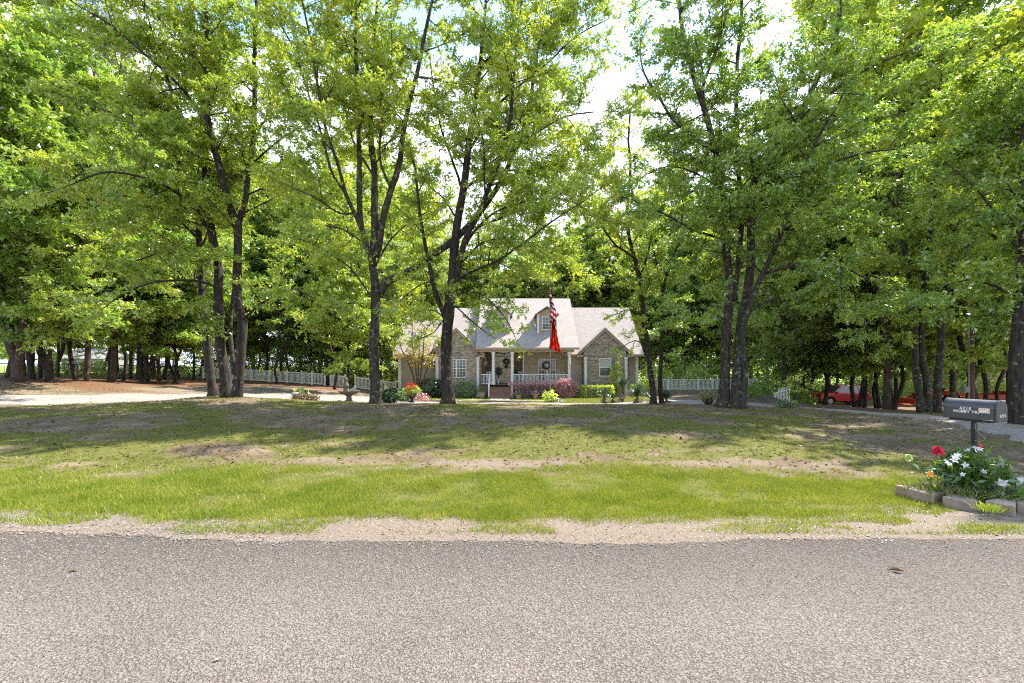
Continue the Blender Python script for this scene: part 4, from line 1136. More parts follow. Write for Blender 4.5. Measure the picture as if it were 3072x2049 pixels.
# trunks one can tell apart in the left grove
L1 = "slim dark trunk standing in the shaded grove at the left"
putu('pine', 260, 27.5, 1.0, "pine trunk standing alone by the dirt clearing at the left", G_L)
putu('pine', 338, 30, 1.1, "pine with a sunlit reddish trunk in the left grove", G_L)
putu('pine', 442, 37, 1.15, "pine with a pale brown trunk amid dark trunks at the left", G_L)
for u, Y, k_, s in ((100, 26, 'bare', 1.2), (118, 33, 'pine', .9), (145, 30, 'bare', 1.0), (155, 34, 'pine', .8), (372, 38, 'bare', 1.2), (390, 40, 'pine', .9), (412, 40, 'pine', .95), (424, 44, 'bare', 1.3), (462, 41, 'pine', .9), (478, 39, 'pine', 1.0), (492, 42, 'bare', 1.3), (85, 32, 'bare', 1.1), (172, 42, 'pine', .8), (353, 40, 'pine', .9), (536, 46, 'bare', 1.0), (580, 44, 'bare', 1.0)):
    putu(k_, u, Y, s, L1, G_L)
L2 = "leafy hardwood with low spreading branches in the left grove"
for u, Y, k_, s in ((140, 25, 'mid_c', .95), (330, 33, 'mid_a', 1.0), (420, 32, 'mid_c', .9), (230, 36, 'mid_a', 1.05), (520, 36, 'mid_c', .9), (-60, 28, 'mid_b', 1.0), (20, 36, 'mid_d', 1.05), (450, 48, 'mid_a', 1.1), (150, 47, 'mid_b', 1.15), (600, 50, 'mid_d', 1.05), (300, 52, 'mid_b', 1.1), (720, 52, 'mid_c', 1.15), (-120, 42, 'mid_a', 1.2)):
    putu(k_, u, Y, s * 1.4, L2, "leafy trees of the left grove")
L3 = "tree of the wood behind the white picket fence"
for u, Y, k_, s in ((800, 50, 'mid_a', 1.0), (850, 47, 'bare', 1.1), (985, 47, 'bare', 1.2), (880, 55, 'mid_b', 1.1), (960, 53, 'mid_c', 1.1), (1075, 52, 'mid_a', 1.0), (1150, 50, 'mid_d', .9), (760, 60, 'far_a', .95), (900, 64, 'far_b', .85), (1030, 62, 'far_c', .9), (1120, 66, 'far_d', .9), (1190, 58, 'mid_b', 1.05), (1270, 60, 'mid_d', .95), (1090, 58, 'mid_b', 1.35), (1010, 57, 'mid_d', 1.35), (1230, 66, 'far_d', 1.0), (1150, 70, 'far_a', 1.05), (680, 64, 'far_b', .95)):
    putu(k_, u, Y, s * 1.2, L3, "trees behind the picket fence")
putu('mid_a', 1040, 37.0, .92, "thick dark double trunk in front of the picket fence", "trees behind the picket fence")
putu('bare', 1003, 41.5, 1.15, "thin dark trunk beside the fence gate post", "trees behind the picket fence")
putu('bare', 832, 43.0, 0.9, "short dark trunk in front of the sloping fence run", "trees behind the picket fence")
L4 = "tree rising behind the house roof"
for u, Y, k_, s in ((1250, 72, 'far_a', 1.0), (1330, 74, 'far_c', 1.1), (1420, 73, 'far_d', 1.0), (1500, 75, 'far_b', .95), (1580, 73, 'far_c', 1.05), (1660, 76, 'far_a', 1.0), (1740, 74, 'far_c', 1.0), (1790, 82, 'far_b', 1.15), (1850, 80, 'far_d', 1.25), (1745, 84, 'far_a', 1.25), (1620, 86, 'far_b', 1.15), (1900, 86, 'far_c', 1.3), (1905, 74, 'far_d', .9), (1700, 84, 'far_d', .92), (1550, 86, 'far_c', .95), (1350, 88, 'far_a', 1.0)):
    putu(k_, u, Y, s, L4, "trees behind the house")
L5 = "tree of the wood beyond the deck railing and driveway"
for u, Y, k_, s in ((1960, 74, 'far_d', .85), (2030, 72, 'far_c', .85), (2090, 70, 'far_b', .78), (2150, 68, 'far_a', .76), (2230, 53, 'mid_b', 1.05), (2290, 49, 'mid_d', 1.0), (2330, 58, 'far_b', .9), (2400, 52, 'mid_a', 1.1), (2010, 68, 'far_b', .95), (2120, 72, 'far_c', 1.0), (2260, 70, 'far_a', 1.0), (2400, 66, 'far_d', 1.0)):
    putu(k_, u, Y, s * 1.3, L5, "trees beyond the driveway")
L6 = "leafy tree shading the parked red vehicles at the right"
for u, Y, k_, s in ((2350, 34, 'mid_d', .8), (2424, 39, 'mid_c', .9), (2572, 37.5, 'mid_b', .85), (2642, 36, 'mid_a', .85), (2660, 29, 'mid_b', 1.15), (2860, 33, 'mid_d', 1.15), (2500, 52, 'mid_c', 1.1), (2600, 54, 'mid_a', 1.1), (2700, 53, 'mid_d', 1.1), (2800, 55, 'mid_b', 1.1), (2900, 56, 'mid_c', 1.1), (3000, 56, 'mid_a', 1.05), (3100, 50, 'mid_b', 1.1), (2550, 70, 'far_b', 1.0), (2680, 72, 'far_d', 1.0), (2830, 74, 'far_a', 1.0), (2960, 74, 'far_c', 1.0), (2690, 33, 'mid_c', .95), (2950, 28, 'mid_b', .85), (3090, 25, 'mid_a', .9)):
    putu(k_, u, Y, s * (1.5 if Y < 45 else 1.4), L6, "trees around the red vehicles")
L7 = "dark slender trunk among the trees near the red vehicles"
for u, Y, k_, s in ((2475, 38.5, 'bare', 1.3), (2566, 36.5, 'bare', 1.25), (2590, 37, 'bare', 1.2), (2628, 37, 'bare', 1.0), (2683, 35, 'bare', 1.1), (2896, 29, 'bare', 1.3), (2930, 30, 'bare', 1.1), (2955, 27, 'bare', 1.0), (2998, 29, 'bare', .9), (3020, 28, 'bare', .8)):
    putu(k_, u, Y, s, L7, "slender trunks near the red vehicles")
L8 = "tree of the far wood closing the view"
xs8 = list(range(-400, 3600, 150))
for i, u in enumerate(xs8):
    if 60 < u < 560: continue
    Y = rw.uniform(84, 104)
    putu(('far_a', 'far_b', 'far_c', 'far_d')[i % 4], u + rw.uniform(-50, 50), Y, rw.uniform(.9, 1.15), L8, "trees of the far wood")
# beyond the meadow at far left
for u, Y, k_, s in ((60, 118, 'far_a', 1.1), (180, 122, 'far_d', 1.1), (300, 120, 'far_c', 1.1), (430, 118, 'far_b', 1.1), (520, 112, 'far_a', 1.0)):
    putu(k_, u, Y, s, "tree at the far side of the sunlit meadow", "trees beyond the meadow")
putu('pine', 70, 44, 1.35, "tall pine rising above the leafy trees at the left edge", G_L)
put('mid_a', 17, 13, 1.0, 1.0, "leafy tree beside the driveway just beyond the mailbox", "trees by the driveway at right")
# undergrowth saplings
for u, Y, s in ((1190, 47, .7), (560, 47, .8), (640, 50, .8), (740, 50, .9), (930, 50, .9), (1100, 50, .8), (2020, 49, .8), (2130, 50, .9), (2250, 50, .9), (2330, 46, .9), (2400, 42, .7), (2660, 44, .9), (2880, 42, .8), (2980, 38, .8), (230, 50, .8), (330, 52, .9), (130, 48, .8), (430, 50, .9), (3040, 40, 1.0)):
    putu('sapling', u, Y, s, "young leafy sapling at the edge of the wood", "saplings at the wood's edge")
_by = {}
for o in bpy.data.objects:
    if o.parent is None and o.get("category") == "tree" and o.get("group"): _by.setdefault(o["label"], []).append(o)
ORD = ("first", "second", "third", "fourth", "fifth", "sixth", "seventh")
for lab, obs in _by.items():
    if 2 <= len(obs) <= 6 and "far wood" not in lab and "meadow" not in lab:
        obs.sort(key=lambda o: o.location.x / o.location.y)
        for i, o in enumerate(obs):
            o["label"] = lab + ", " + (ORD[i] + " from left" if i < len(obs) - 1 else "rightmost")
for k_, (o, used) in KIND.items():
    if not used: print("unused", k_)
#--HOUSE--
# ------------------------------------------------------------------ house
YF = 42.6
def hx(u, Y=YF): return (u - CX) / FPX * Y
def hz(v, Y=YF): return EYE - (v - HV) / FPX * Y
GH = hz(1190)                                   # ground at the house
FL = hz(1153)                                   # porch floor
house = thing("house", "tan siding house with stone gables, white columns and a pale pinkish roof", "house", (0, YF, GH))

def part(name, mat, fn, parent=house, **kw):
    a = Acc(); fn(a)
    return a.build(name, MAT[mat], parent, **kw)

def siding(a, x0, x1, y, z0, z1, course=0.115):
    """overlapping boards facing -y, each leaning out at its bottom edge"""
    z = z0
    while z < z1 - 0.01:
        t = min(z + course, z1)
        prism_x(a, [(y + 0.05, z), (y - 0.018, z), (y - 0.004, t), (y + 0.05, t)], x0, x1)
        z += course

# core walls behind everything
def core(a):
    box(a, -10.75, -2.9, 43.5, 53.6, GH, 2.62)
    box(a, -2.9, 1.08, 45.30, 53.4, GH, 3.1)
    box(a, 1.08, 5.9, 44.5, 53.5, GH, 3.05)
    box(a, 5.9, 11.95, 43.5, 53.6, GH, 2.62)
part("wall_core", "siding", core)
part("siding", "siding", lambda a: siding(a, -10.74, -7.25, 43.44, GH + 0.35, 2.58), kind="stuff", label="lap siding of the left wing behind the multi-stemmed shrub tree")
part("siding", "siding", lambda a: siding(a, 1.12, 5.6, 44.44, FL, 2.86), kind="stuff", label="lap siding behind the porch window")
part("siding", "siding", lambda a: siding(a, 5.62, 6.98, 43.44, GH + 0.35, 2.58), kind="stuff", label="narrow siding strip between porch and right gable")
part("siding", "siding", lambda a: siding(a, 10.5, 11.93, 43.44, GH + 0.35, 2.58), kind="stuff", label="siding strip at the right corner")
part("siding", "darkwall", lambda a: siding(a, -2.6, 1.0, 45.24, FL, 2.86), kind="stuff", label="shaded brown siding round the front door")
for x0, x1 in ((-10.78, -2.95), (5.62, 11.97)):
    part("foundation", "concrete", lambda a: box(a, x0, x1, 43.40, 43.5, GH - 0.3, GH + 0.35))

rgs = np.random.default_rng(77)
def stone_gable(xc, name_label):
    hw = 2.0
    def core_(a):
        prism_y(a, [(xc - hw, GH - 0.3), (xc + hw, GH - 0.3), (xc + hw, 3.06), (xc, 4.94), (xc - hw, 3.06)], 42.64, 43.6)
    part("gable_wall", "mortar", core_)
    def veneer(a):
        z = GH + 0.02
        while z < 4.75:
            h = rgs.choice([0.075, 0.09, 0.11, 0.14])
            half = hw if z + h < 3.06 else hw * (4.93 - z - h) / (4.93 - 3.06)
            x = xc - half
            while x < xc + half - 0.06:
                w = min(rgs.uniform(0.14, 0.48), xc + half - x)
                box(a, x + 0.006, x + w - 0.006, 42.645 - rgs.uniform(0.02, 0.05), 42.66, z + 0.006, z + h - 0.006)
                x += w
            z += h
    part("stone_veneer", "stone", veneer, kind="stuff", label=name_label)
    # roof of the gable and its white rake boards
    ez, az = 2.52, 4.98
    ow = 2.62
    def rf(a):
        for s in (-1, 1):
            P = [(xc + s * ow, ez), (xc, az), (xc, az + 0.13), (xc + s * (ow + 0.1), ez + 0.05)]
            if s > 0: P = P[::-1]
            prism_y(a, P[::-1], 42.42, 46.2)
    part("gable_roof", "shingle", rf)
    def rake(a, s):
        P = [(xc + s * (ow - 0.02), ez - 0.16), (xc, az - 0.20), (xc, az - 0.012), (xc + s * (ow - 0.02), ez - 0.012)]
        if s > 0: P = P[::-1]
        prism_y(a, P[::-1], 42.44, 42.62)
    for s in (-1, 1):
        part("rake_board", "siding", lambda a: rake(a, s))
        part("cornice_return", "siding", lambda a: box(a, xc + s * 2.35 - 0.28, xc + s * 2.35 + 0.28, 42.38, 42.6, 2.34, 2.50))
stone_gable(-5.2, "irregular ledge stone facing of the left gable")
stone_gable(8.7, "irregular ledge stone facing of the right gable")

def roof_slab(a, x0, x1, ye, ze, yr, zr, yb, zb, th=0.16):
    prism_x(a, [(ye, ze - th), (ye, ze), (yr, zr), (yb, zb), (yb, zb - th), (yr, zr - th * 1.3)][::-1], x0, x1)
part("roof", "shingle", lambda a: roof_slab(a, 5.0, 12.42, 42.75, 2.60, 48.4, 7.70, 54.1, 2.60), label="right slope of the main roof, in full sun")
part("roof", "shingle", lambda a: roof_slab(a, -3.35, 6.22, 41.85, 3.20, 48.9, 8.75, 55.0, 3.3), label="taller middle roof over the porch")
part("roof", "shingle", lambda a: roof_slab(a, -11.2, -2.9, 42.75, 2.60, 48.4, 7.66, 54.1, 2.60), label="left slope of the main roof, half hidden by leaves")
for x0, x1, e, r, ry, yf, yb in ((11.8, 11.94, 2.5, 7.4, 48.4, 43.4, 53.6), (-10.74, -10.6, 2.5, 7.4, 48.4, 43.4, 53.6), (6.0, 6.12, 3.0, 8.4, 48.9, 43.3, 53.4), (-3.2, -3.08, 3.0, 8.4, 48.9, 43.3, 53.4)):
    part("gable_end", "siding", lambda a: prism_x(a, [(yf, e), (ry, r), (yb, e)][::-1], x0, x1))
for x0, x1, y, z0, z1 in ((-3.3, 6.18, 41.80, 3.02, 3.215), (-11.2, -7.75, 42.69, 2.42, 2.61), (5.2, 6.1, 42.69, 2.42, 2.61), (11.25, 12.42, 42.69, 2.42, 2.61)):
    part("gutter", "siding", lambda a: box(a, x0, x1, y, y + .05, z0, z1))
def beam(a):
    box(a, -3.0, 5.75, 42.02, 42.28, 2.80, 3.02)
    for i in range(60):
        x = -2.98 + i * 0.146
        box(a, x, x + 0.012, 42.008, 42.02, 2.81, 3.0)
part("porch_beam", "siding", beam)
part("porch_ceiling", "white", lambda a: box(a, -3.0, 5.7, 42.3, 45.2, 2.87, 2.92))
for x0, x1 in ((-11.1, -7.4), (5.75, 6.95), (10.5, 12.3)):
    part("soffit", "siding", lambda a: box(a, x0, x1, 42.8, 43.4, 2.40, 2.46))

# porch floor and steps
part("porch_floor", "tread", lambda a: box(a, -3.05, 5.7, 42.1, 45.25, FL - 0.05, FL))
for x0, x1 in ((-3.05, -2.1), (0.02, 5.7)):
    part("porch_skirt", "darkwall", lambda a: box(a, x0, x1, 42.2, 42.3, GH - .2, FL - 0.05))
xs0, xs1 = -2.02, -0.06
nst = 6
for i in range(nst):
    z = GH + (FL - GH) * (i + 1) / nst - (FL - GH) / nst * 0.02
    y = 42.1 - (nst - i) * 0.28 + 0.28
    if i == nst - 1: break
    st = part("step", "tread", lambda a: (box(a, xs0, xs1, y - 0.28, y + 0.03, z - 0.045, z), box(a, xs0 + 0.02, xs1 - 0.02, y - 0.25, y - 0.23, z - 0.20, z - 0.046)))
for s, x in ((0, xs0 - 0.10), (1, xs1 + 0.02)):
    part("stair_rail", "white", lambda a: (prism_x(a, [(40.60, GH), (40.74, GH), (42.1, FL - 0.02), (42.1, FL + 0.12), (42.0, FL + .12), (40.6, GH + 0.26)][::-1], x, x + 0.08),
        prism_x(a, [(40.72, GH + 0.92), (42.05, FL + 0.92), (42.05, FL + 1.0), (40.72, GH + 1.0)], x - 0.02, x + 0.10), box(a, x - 0.02, x + 0.10, 40.66, 40.78, GH - 0.05, GH + 1.08)))
# columns
def column(x, y, z0, z1, r=0.15):
    def f(a):
        lathe(a, [(r * 1.35, 0), (r * 1.35, 0.12), (r * 1.1, 0.16), (r, 0.2), (r * 0.94, z1 - z0 - 0.25), (r * 1.15, z1 - z0 - 0.18), (r * 1.15, z1 - z0 - 0.14), (r * 1.3, z1 - z0 - 0.1), (r * 1.3, z1 - z0)], (x, y, z0), 14)
    return part("column", "white", f, smooth=False)
for u in (1480, 1537, 1708): column(hx(u, 42.15), 42.15, FL, 2.80)
for u in (1311, 1434, 1757, 1878): column(hx(u, 42.5), 42.46, GH - 0.1, 2.34)
for x0, x1, y, z0, z1 in ((-10.84, -10.55, 43.34, GH, 2.42), (11.78, 12.04, 43.34, GH, 2.42), (1.04, 1.18, 44.36, FL, 2.86)):
    part("corner_board", "white", lambda a: box(a, x0, x1, y, y + .08, z0, z1))
part("downspout", "siding", lambda a: (tube(a, [(-2.55, 42.6, 2.35), (-2.8, 42.75, 2.2), (-2.98, 42.78, 2.05), (-2.98, 42.78, GH + 0.2)], 0.045, 8)))
# railings with separate balusters
bal = Acc(); box(bal, -0.02, 0.02, -0.02, 0.02, 0, 0.78)
def railing(x0, x1, y, z):
    r = part("railing", "white", lambda a: (box(a, x0, x1, y - 0.045, y + 0.045, z + 0.90, z + 0.97), box(a, x0, x1, y - 0.03, y + 0.03, z + 0.06, z + 0.12)))
    o = bal.build("baluster", MAT["white"], r, local=True)
    n = int((x1 - x0) / 0.125)
    org = ORG[house.name]
    for i in range(n):
        loc = np.array([x0 + (i + 0.5) * (x1 - x0) / n, y, z + 0.12]) - org
        if i == 0: o.location = loc
        else: piece(o.data, "baluster", r, loc)
railing(-2.85, -1.92, 42.16, FL)
railing(0.14, 5.2, 42.16, FL)

# windows
def window(x0, x1, z0, z1, y, halves=1, cols=3, rows=2, curtain=False, label=None, parent=house, frame="white", fw=0.075):
    def fr(a):
        box(a, x0 - fw, x1 + fw, y - 0.06, y + 0.04, z0 - fw, z0)
        box(a, x0 - fw, x1 + fw, y - 0.06, y + 0.04, z1, z1 + fw)
        box(a, x0 - fw, x0, y - 0.058, y + 0.04, z0, z1)
        box(a, x1, x1 + fw, y - 0.058, y + 0.04, z0, z1)
        for h in range(1, halves):
            xm = x0 + (x1 - x0) * h / halves
            box(a, xm - 0.07, xm + 0.07, y - 0.056, y + 0.04, z0, z1)
        zm = (z0 + z1) / 2
        box(a, x0, x1, y - 0.045, y + 0.03, zm - 0.035, zm + 0.035)
    w = part("window", frame, fr, parent, label=label)
    ORG[w.name] = ORG[parent.name]
    for h in range(halves):
        a0 = x0 + (x1 - x0) * h / halves; a1 = x0 + (x1 - x0) * (h + 1) / halves
        for s in range(2):
            c0 = z0 + (z1 - z0) * s / 2; c1 = z0 + (z1 - z0) * (s + 1) / 2
            part("pane", "glass", lambda a: box(a, a0 + .004, a1 - .004, y - 0.004, y + 0.008, c0 + .004, c1 - .004), w)
            def mu(a):
                for i in range(1, cols):
                    xm = a0 + (a1 - a0) * i / cols
                    box(a, xm - 0.014, xm + 0.014, y - 0.022, y - 0.005, c0, c1)
                for i in range(1, rows):
                    zm = c0 + (c1 - c0) * i / rows
                    box(a, a0, a1, y - 0.020, y - 0.005, zm - 0.013, zm + 0.013)
            if cols > 1 or rows > 1: part("muntin", frame, mu, w)
    if curtain:
        part("blind", "curtain", lambda a: box(a, x0 + .01, x1 - .01, y - 0.012, y - 0.0045, z0 + (z1 - z0) * .52, z1 - .01), w)
    return w
window(hx(1342), hx(1397), hz(1131), hz(1080), 42.60, halves=2, cols=3, rows=3, label="paired window in the left stone gable, half behind a trunk")
window(hx(1800), hx(1831), hz(1127), hz(1077), 42.60, halves=1, cols=1, rows=1, curtain=True, label="single sash window with a raised blind in the right stone gable")
window(hx(1617, 44.4), hx(1665, 44.4), FL + 0.35, hz(1079, 44.4), 44.40, halves=2, cols=3, rows=3, label="double porch window behind the hanging wreath")
# door with sidelight and transom
yd = 45.22
part("door_frame", "white", lambda a: (box(a, hx(1487, yd) - 0.06, hx(1534, yd) + 0.06, yd - 0.07, yd - 0.03, hz(1076, yd) - 0.02, hz(1070, yd)), box(a, hx(1534, yd), hx(1537, yd) + .03, yd - 0.072, yd - 0.03, FL, hz(1076, yd) - 0.02),
     box(a, hx(1487, yd) - 0.06, hx(1488, yd), yd - 0.072, yd - 0.03, FL, hz(1076, yd) - 0.02), box(a, hx(1503, yd) - 0.07, hx(1504, yd), yd - 0.072, yd - 0.03, FL, hz(1076, yd) - 0.02)))
dr = part("front_door", "door", lambda a: (box(a, hx(1504, yd), hx(1534, yd), yd - 0.06, yd - 0.032, FL + 0.02, hz(1076, yd) - 0.02),))
ORG[dr.name] = ORG[house.name]
for (q0, q1, w0, w1) in ((.12, .46, .08, .42), (.54, .88, .08, .42), (.12, .46, .50, .62), (.54, .88, .50, .62)):
    X0, X1 = hx(1504, yd), hx(1534, yd); Z0, Z1 = FL + 0.02, hz(1076, yd) - 0.02
    part("panel", "door", lambda a: box(a, X0 + (X1 - X0) * q0, X0 + (X1 - X0) * q1, yd - 0.075, yd - 0.061, Z0 + (Z1 - Z0) * w0, Z0 + (Z1 - Z0) * w1), dr)
part("handle", "metal", lambda a: tube(a, [(hx(1506, yd), yd - 0.12, FL + 1.0), (hx(1507.5, yd), yd - 0.12, FL + 1.0)], 0.03, 8), dr)
sl = part("sidelight", "door", lambda a: box(a, hx(1488, yd), hx(1503, yd) - 0.07, yd - 0.055, yd - 0.035, FL + 0.02, hz(1076, yd) - 0.02))
ORG[sl.name] = ORG[house.name]
for i in range(3):
    z0 = FL + 0.95 + i * 0.38
    part("pane", "glass", lambda a: box(a, hx(1492.5, yd), hx(1499, yd), yd - 0.066, yd - 0.056, z0, z0 + 0.32), sl)
part("transom_window", "glass", lambda a: box(a, hx(1488, yd), hx(1534, yd), yd - 0.06, yd - 0.04, hz(1068, yd), hz(1058, yd)))
part("transom_trim", "white", lambda a: (tube(a, [(hx(1486, yd), yd - .08, hz(1064, yd)), (hx(1498, yd), yd - .08, hz(1059, yd)), (hx(1511, yd), yd - .08, hz(1057.5, yd)), (hx(1524, yd), yd - .08, hz(1059, yd)), (hx(1536, yd), yd - .08, hz(1064, yd))], 0.05, 6), box(a, hx(1485, yd), hx(1537, yd), yd - .09, yd - .05, hz(1067, yd), hz(1064, yd))))
# lit porch lamp
m, N, L = new_mat("lamp_glow")
oo = N.new("ShaderNodeOutputMaterial"); em = N.new("ShaderNodeEmission"); em.inputs["Color"].default_value = (1, .62, .32, 1); em.inputs["Strength"].default_value = 2.2
L.new(em.outputs[0], oo.inputs["Surface"]); MAT["glow"] = m
pl = part("porch_lamp", "black", lambda a: (box(a, hx(1557, yd) - 0.07, hx(1557, yd) + 0.07, yd - 0.20, yd - 0.03, hz(1068, yd), hz(1066, yd)), box(a, hx(1557, yd) - 0.02, hx(1557, yd) + 0.02, yd - 0.10, yd - 0.02, hz(1073, yd), hz(1072, yd))))
ORG[pl.name] = ORG[house.name]
part("bulb", "glow", lambda a: blob(a, (hx(1557, yd), yd - 0.14, hz(1071, yd)), 0.055, rough=0.02), pl)

# dormers
def dormer(xc, label, yfront=43.75):
    hw = 0.92; zb = 4.2; ze = hz(942, yfront); zt = hz(921, yfront)
    d = part("dormer", "siding", lambda a: (prism_y(a, [(xc - hw, zb), (xc + hw, zb), (xc + hw, ze), (xc, zt - 0.12), (xc - hw, ze)], yfront, 48.6)), label=label)
    ORG[d.name] = ORG[house.name]
    def rf(a):
        for s in (-1, 1):
            P = [(xc + s * (hw + 0.22), ze - 0.12), (xc, zt - 0.02), (xc, zt + 0.09), (xc + s * (hw + 0.26), ze - 0.04)]
            if s > 0: P = P[::-1]
            prism_y(a, P[::-1], yfront - 0.25, 48.9)
    part("dormer_roof", "shingle", rf, d)
    part("corner_trim", "white", lambda a: (box(a, xc - hw - .03, xc - hw + 0.17, yfront - 0.05, yfront + .06, zb, ze - .02), box(a, xc + hw - 0.17, xc + hw + .03, yfront - 0.05, yfront + .06, zb, ze - .02)), d)
    w0, w1 = xc - 0.42, xc + 0.42; z0, z1 = hz(988, yfront), hz(952, yfront)
    part("window_frame", "white", lambda a: (box(a, w0 - .07, w1 + .07, yfront - .06, yfront, z0 - .07, z0), box(a, w0 - .07, w1 + .07, yfront - .06, yfront, z1, z1 + .07), box(a, w0 - .07, w0, yfront - .058, yfront, z0, z1), box(a, w1, w1 + .07, yfront - .058, yfront, z0, z1),
        box(a, w0, w1, yfront - .05, yfront, (z0 + z1) / 2 - .03, (z0 + z1) / 2 + .03), *[None for _ in ()]), d)
    def mu(a):
        for i in (1, 2):
            x = w0 + (w1 - w0) * i / 3
            box(a, x - .012, x + .012, yfront - .03, yfront - .012, z0, z1)
        for f in (.25, .75):
            zz = z0 + (z1 - z0) * f
            box(a, w0, w1, yfront - .028, yfront - .012, zz - .012, zz + .012)
    part("muntin", "white", mu, d)
    part("pane", "glass", lambda a: box(a, w0, w1, yfront - .011, yfront - .003, z0, z1), d)
dormer(hx(1641, 43.75), "right roof dormer behind the flags")
dormer(hx(1501, 43.75), "left roof dormer screened by leaves")

# ------------------------------------------------------------------ porch things
def wreath(name, label, c, R0, r, mat, n=420, centre=None):
    root = thing(name, label, "wreath", c)
    a = Acc()
    ang = np.linspace(0, 2 * PI, 25)
    tube(a, np.stack([np.cos(ang) * R0, np.zeros(25), np.sin(ang) * R0], 1), r * 0.6, 7, cap=False)
    a.build("ring", MAT["twig"], root, local=True)
    rg = np.random.default_rng(int(R0 * 1000))
    t = rg.random(n) * 2 * PI
    p = np.stack([np.cos(t) * (R0 + rg.normal(0, r * .5, n)), rg.normal(0, r * .5, n), np.sin(t) * (R0 + rg.normal(0, r * .5, n))], 1)
    lv = Leaves(); lv.twigs(p, unit(rg.normal(0, 1, (n, 3))), np.full(n, 0.05), 1, 0.09, rg)
    lv.build("leaves", MAT[mat], root, org=None)
    if centre:
        b = Acc(); blob(b, (0, -0.02, 0), R0 * 0.45, rough=0.3, squash=(1, .3, 1)); b.build("ornament", MAT[centre], root, local=True)
    return root
wreath("wreath", "dark twig wreath with a pale centre hanging on the front door", (hx(1519, yd), yd - 0.14, hz(1084, yd)), 0.24, 0.10, "leaf_dark", centre="concrete")
wreath("wreath", "large round green wreath hanging in front of the porch window", (hx(1640, 44.2), 44.2, hz(1096, 44.2)), 0.33, 0.09, "leaf_dark")
sw = thing("door_swag", "small dark swag of leaves hanging below the door wreath", "swag", (hx(1519, yd), yd - 0.12, hz(1100, yd)))
rg_ = np.random.default_rng(3); lv = Leaves(); lv.twigs(np.zeros((60, 3)) + rg_.normal(0, .10, (60, 3)) * np.array([1.2, .3, .8]), unit(rg_.normal(0, 1, (60, 3))), np.full(60, .1), 4, .08, rg_); lv.build("leaves", MAT["leaf_dark"], sw)

def rocking_chair(label, loc, rz):
    r = thing("rocking_chair", label, "rocking chair", loc, rz, "white porch rocking chairs")
    def P(name, fn):
        a = Acc(); fn(a); return a.build(name, MAT["white"], r, local=True)
    P("seat", lambda a: box(a, -.27, .27, -.27, .25, .42, .46))
    for s in (-1, 1):
        P("rocker", lambda a: tube(a, [(s * .25, -.42, .09), (s * .25, -.2, .03), (s * .25, .1, .02), (s * .25, .42, .08)], .025, 6))
        P("leg", lambda a: box(a, s * .25 - .022, s * .25 + .022, -.25, -.205, .04, .66))
        P("leg", lambda a: box(a, s * .25 - .022, s * .25 + .022, .21, .255, .04, 1.15))
        P("armrest", lambda a: box(a, s * .27 - .05, s * .27 + .05, -.3, .24, .66, .69))
    P("top_rail", lambda a: box(a, -.27, .27, .21, .25, 1.05, 1.17))
    for i in range(5):
        P("slat", lambda a: box(a, -.2 + i * .1 - .022, -.2 + i * .1 + .022, .215, .235, .46, 1.05))
    return r
rocking_chair("white rocking chair left of the front door", (hx(1467, 44.3), 44.3, FL), 0.1)
c2 = rocking_chair("white rocking chair right of the front door under the lamp", (hx(1559, 44.5), 44.5, FL), -0.1)

hb = thing("hanging_hook", "white curled hook bracket hanging under the left porch eave", "hook", (hx(1458, 43.2), 43.2, hz(1092, 43.2)))
a = Acc(); t_ = np.linspace(0, 5.2, 20); tube(a, np.stack([0.13 * np.cos(t_), t_ * 0, 0.13 * np.sin(t_)], 1), 0.022, 6); tube(a, [(0.05, 0, 0.12), (-0.12, 0.0, 0.75)], 0.012, 5); a.build("curl", MAT["white"], hb, local=True)

def leaf_ball(name, mat, root, c, rad, n, size, seed, shell=0.75, up=0.0, org=None, aspect=0.55, boxy=False, local=True):
    rg = np.random.default_rng(seed)
    rad = np.asarray(rad, float)
    if boxy:
        q = rg.uniform(-1, 1, (n, 3)); ax = rg.integers(0, 3, n); q[np.arange(n), ax] = np.sign(q[np.arange(n), ax]) * rg.uniform(shell, 1.03, n)
        q[:, 2] = np.where((ax == 2), np.abs(q[:, 2]), q[:, 2])
    else:
        q = unit(rg.normal(0, 1, (n, 3))) * (rg.uniform(shell, 1, n) ** 0.6)[:, None]
        bump_ = 0.82 + 0.36 * vnoise(q[:, 0] * 2.2 + seed, q[:, 1] * 2.2 + q[:, 2] * 1.7, seed)
        q = q * bump_[:, None]
    p = np.asarray(c, float) + q * rad
    d = unit(q + rg.normal(0, .6, (n, 3)) + np.array([0, 0, up]))
    lv = Leaves(); lv.twigs(p, d, np.full(n, size * .8), 2, size, rg, flat=0.7)
    return lv.build(name, MAT[mat], root, aspect)

def shrub(name, label, u, v, Y, rad, mat, n, size, seed, cat="shrub", group=None, boxy=False, stems=5, shell=0.6, flowers=None):
    x = (u - CX) / FPX * Y; z = g1(x, Y)
    r = thing(name, label, cat, (x, Y, z), group=group)
    rg = np.random.default_rng(seed)
    a = Acc()
    for i in range(stems):
        q = rg.normal(0, .35, 2) * np.array(rad[:2])
        tube(a, [(q[0] * .3, q[1] * .3, -0.05), (q[0] * .7, q[1] * .7, rad[2] * .6), (q[0], q[1], rad[2] * 1.4)], [.03, .02, .008], 5)
    a.build("stems", MAT["twig"], r, local=True)
    leaf_ball("foliage", mat, r, (0, 0, rad[2] * 1.02), rad, n, size, seed, shell, boxy=boxy)
    if flowers:
        leaf_ball("flowers", flowers[0], r, (0, 0, rad[2] * 1.05), np.array(rad) * 1.05, flowers[1], flowers[2], seed + 1, 0.9)
    return r
shrub("shrub", "round light green shrub below the paired gable window", 1397, 1188, 41.0, (1.0, .8, .72), "leaf_round", 1300, .12, 201)
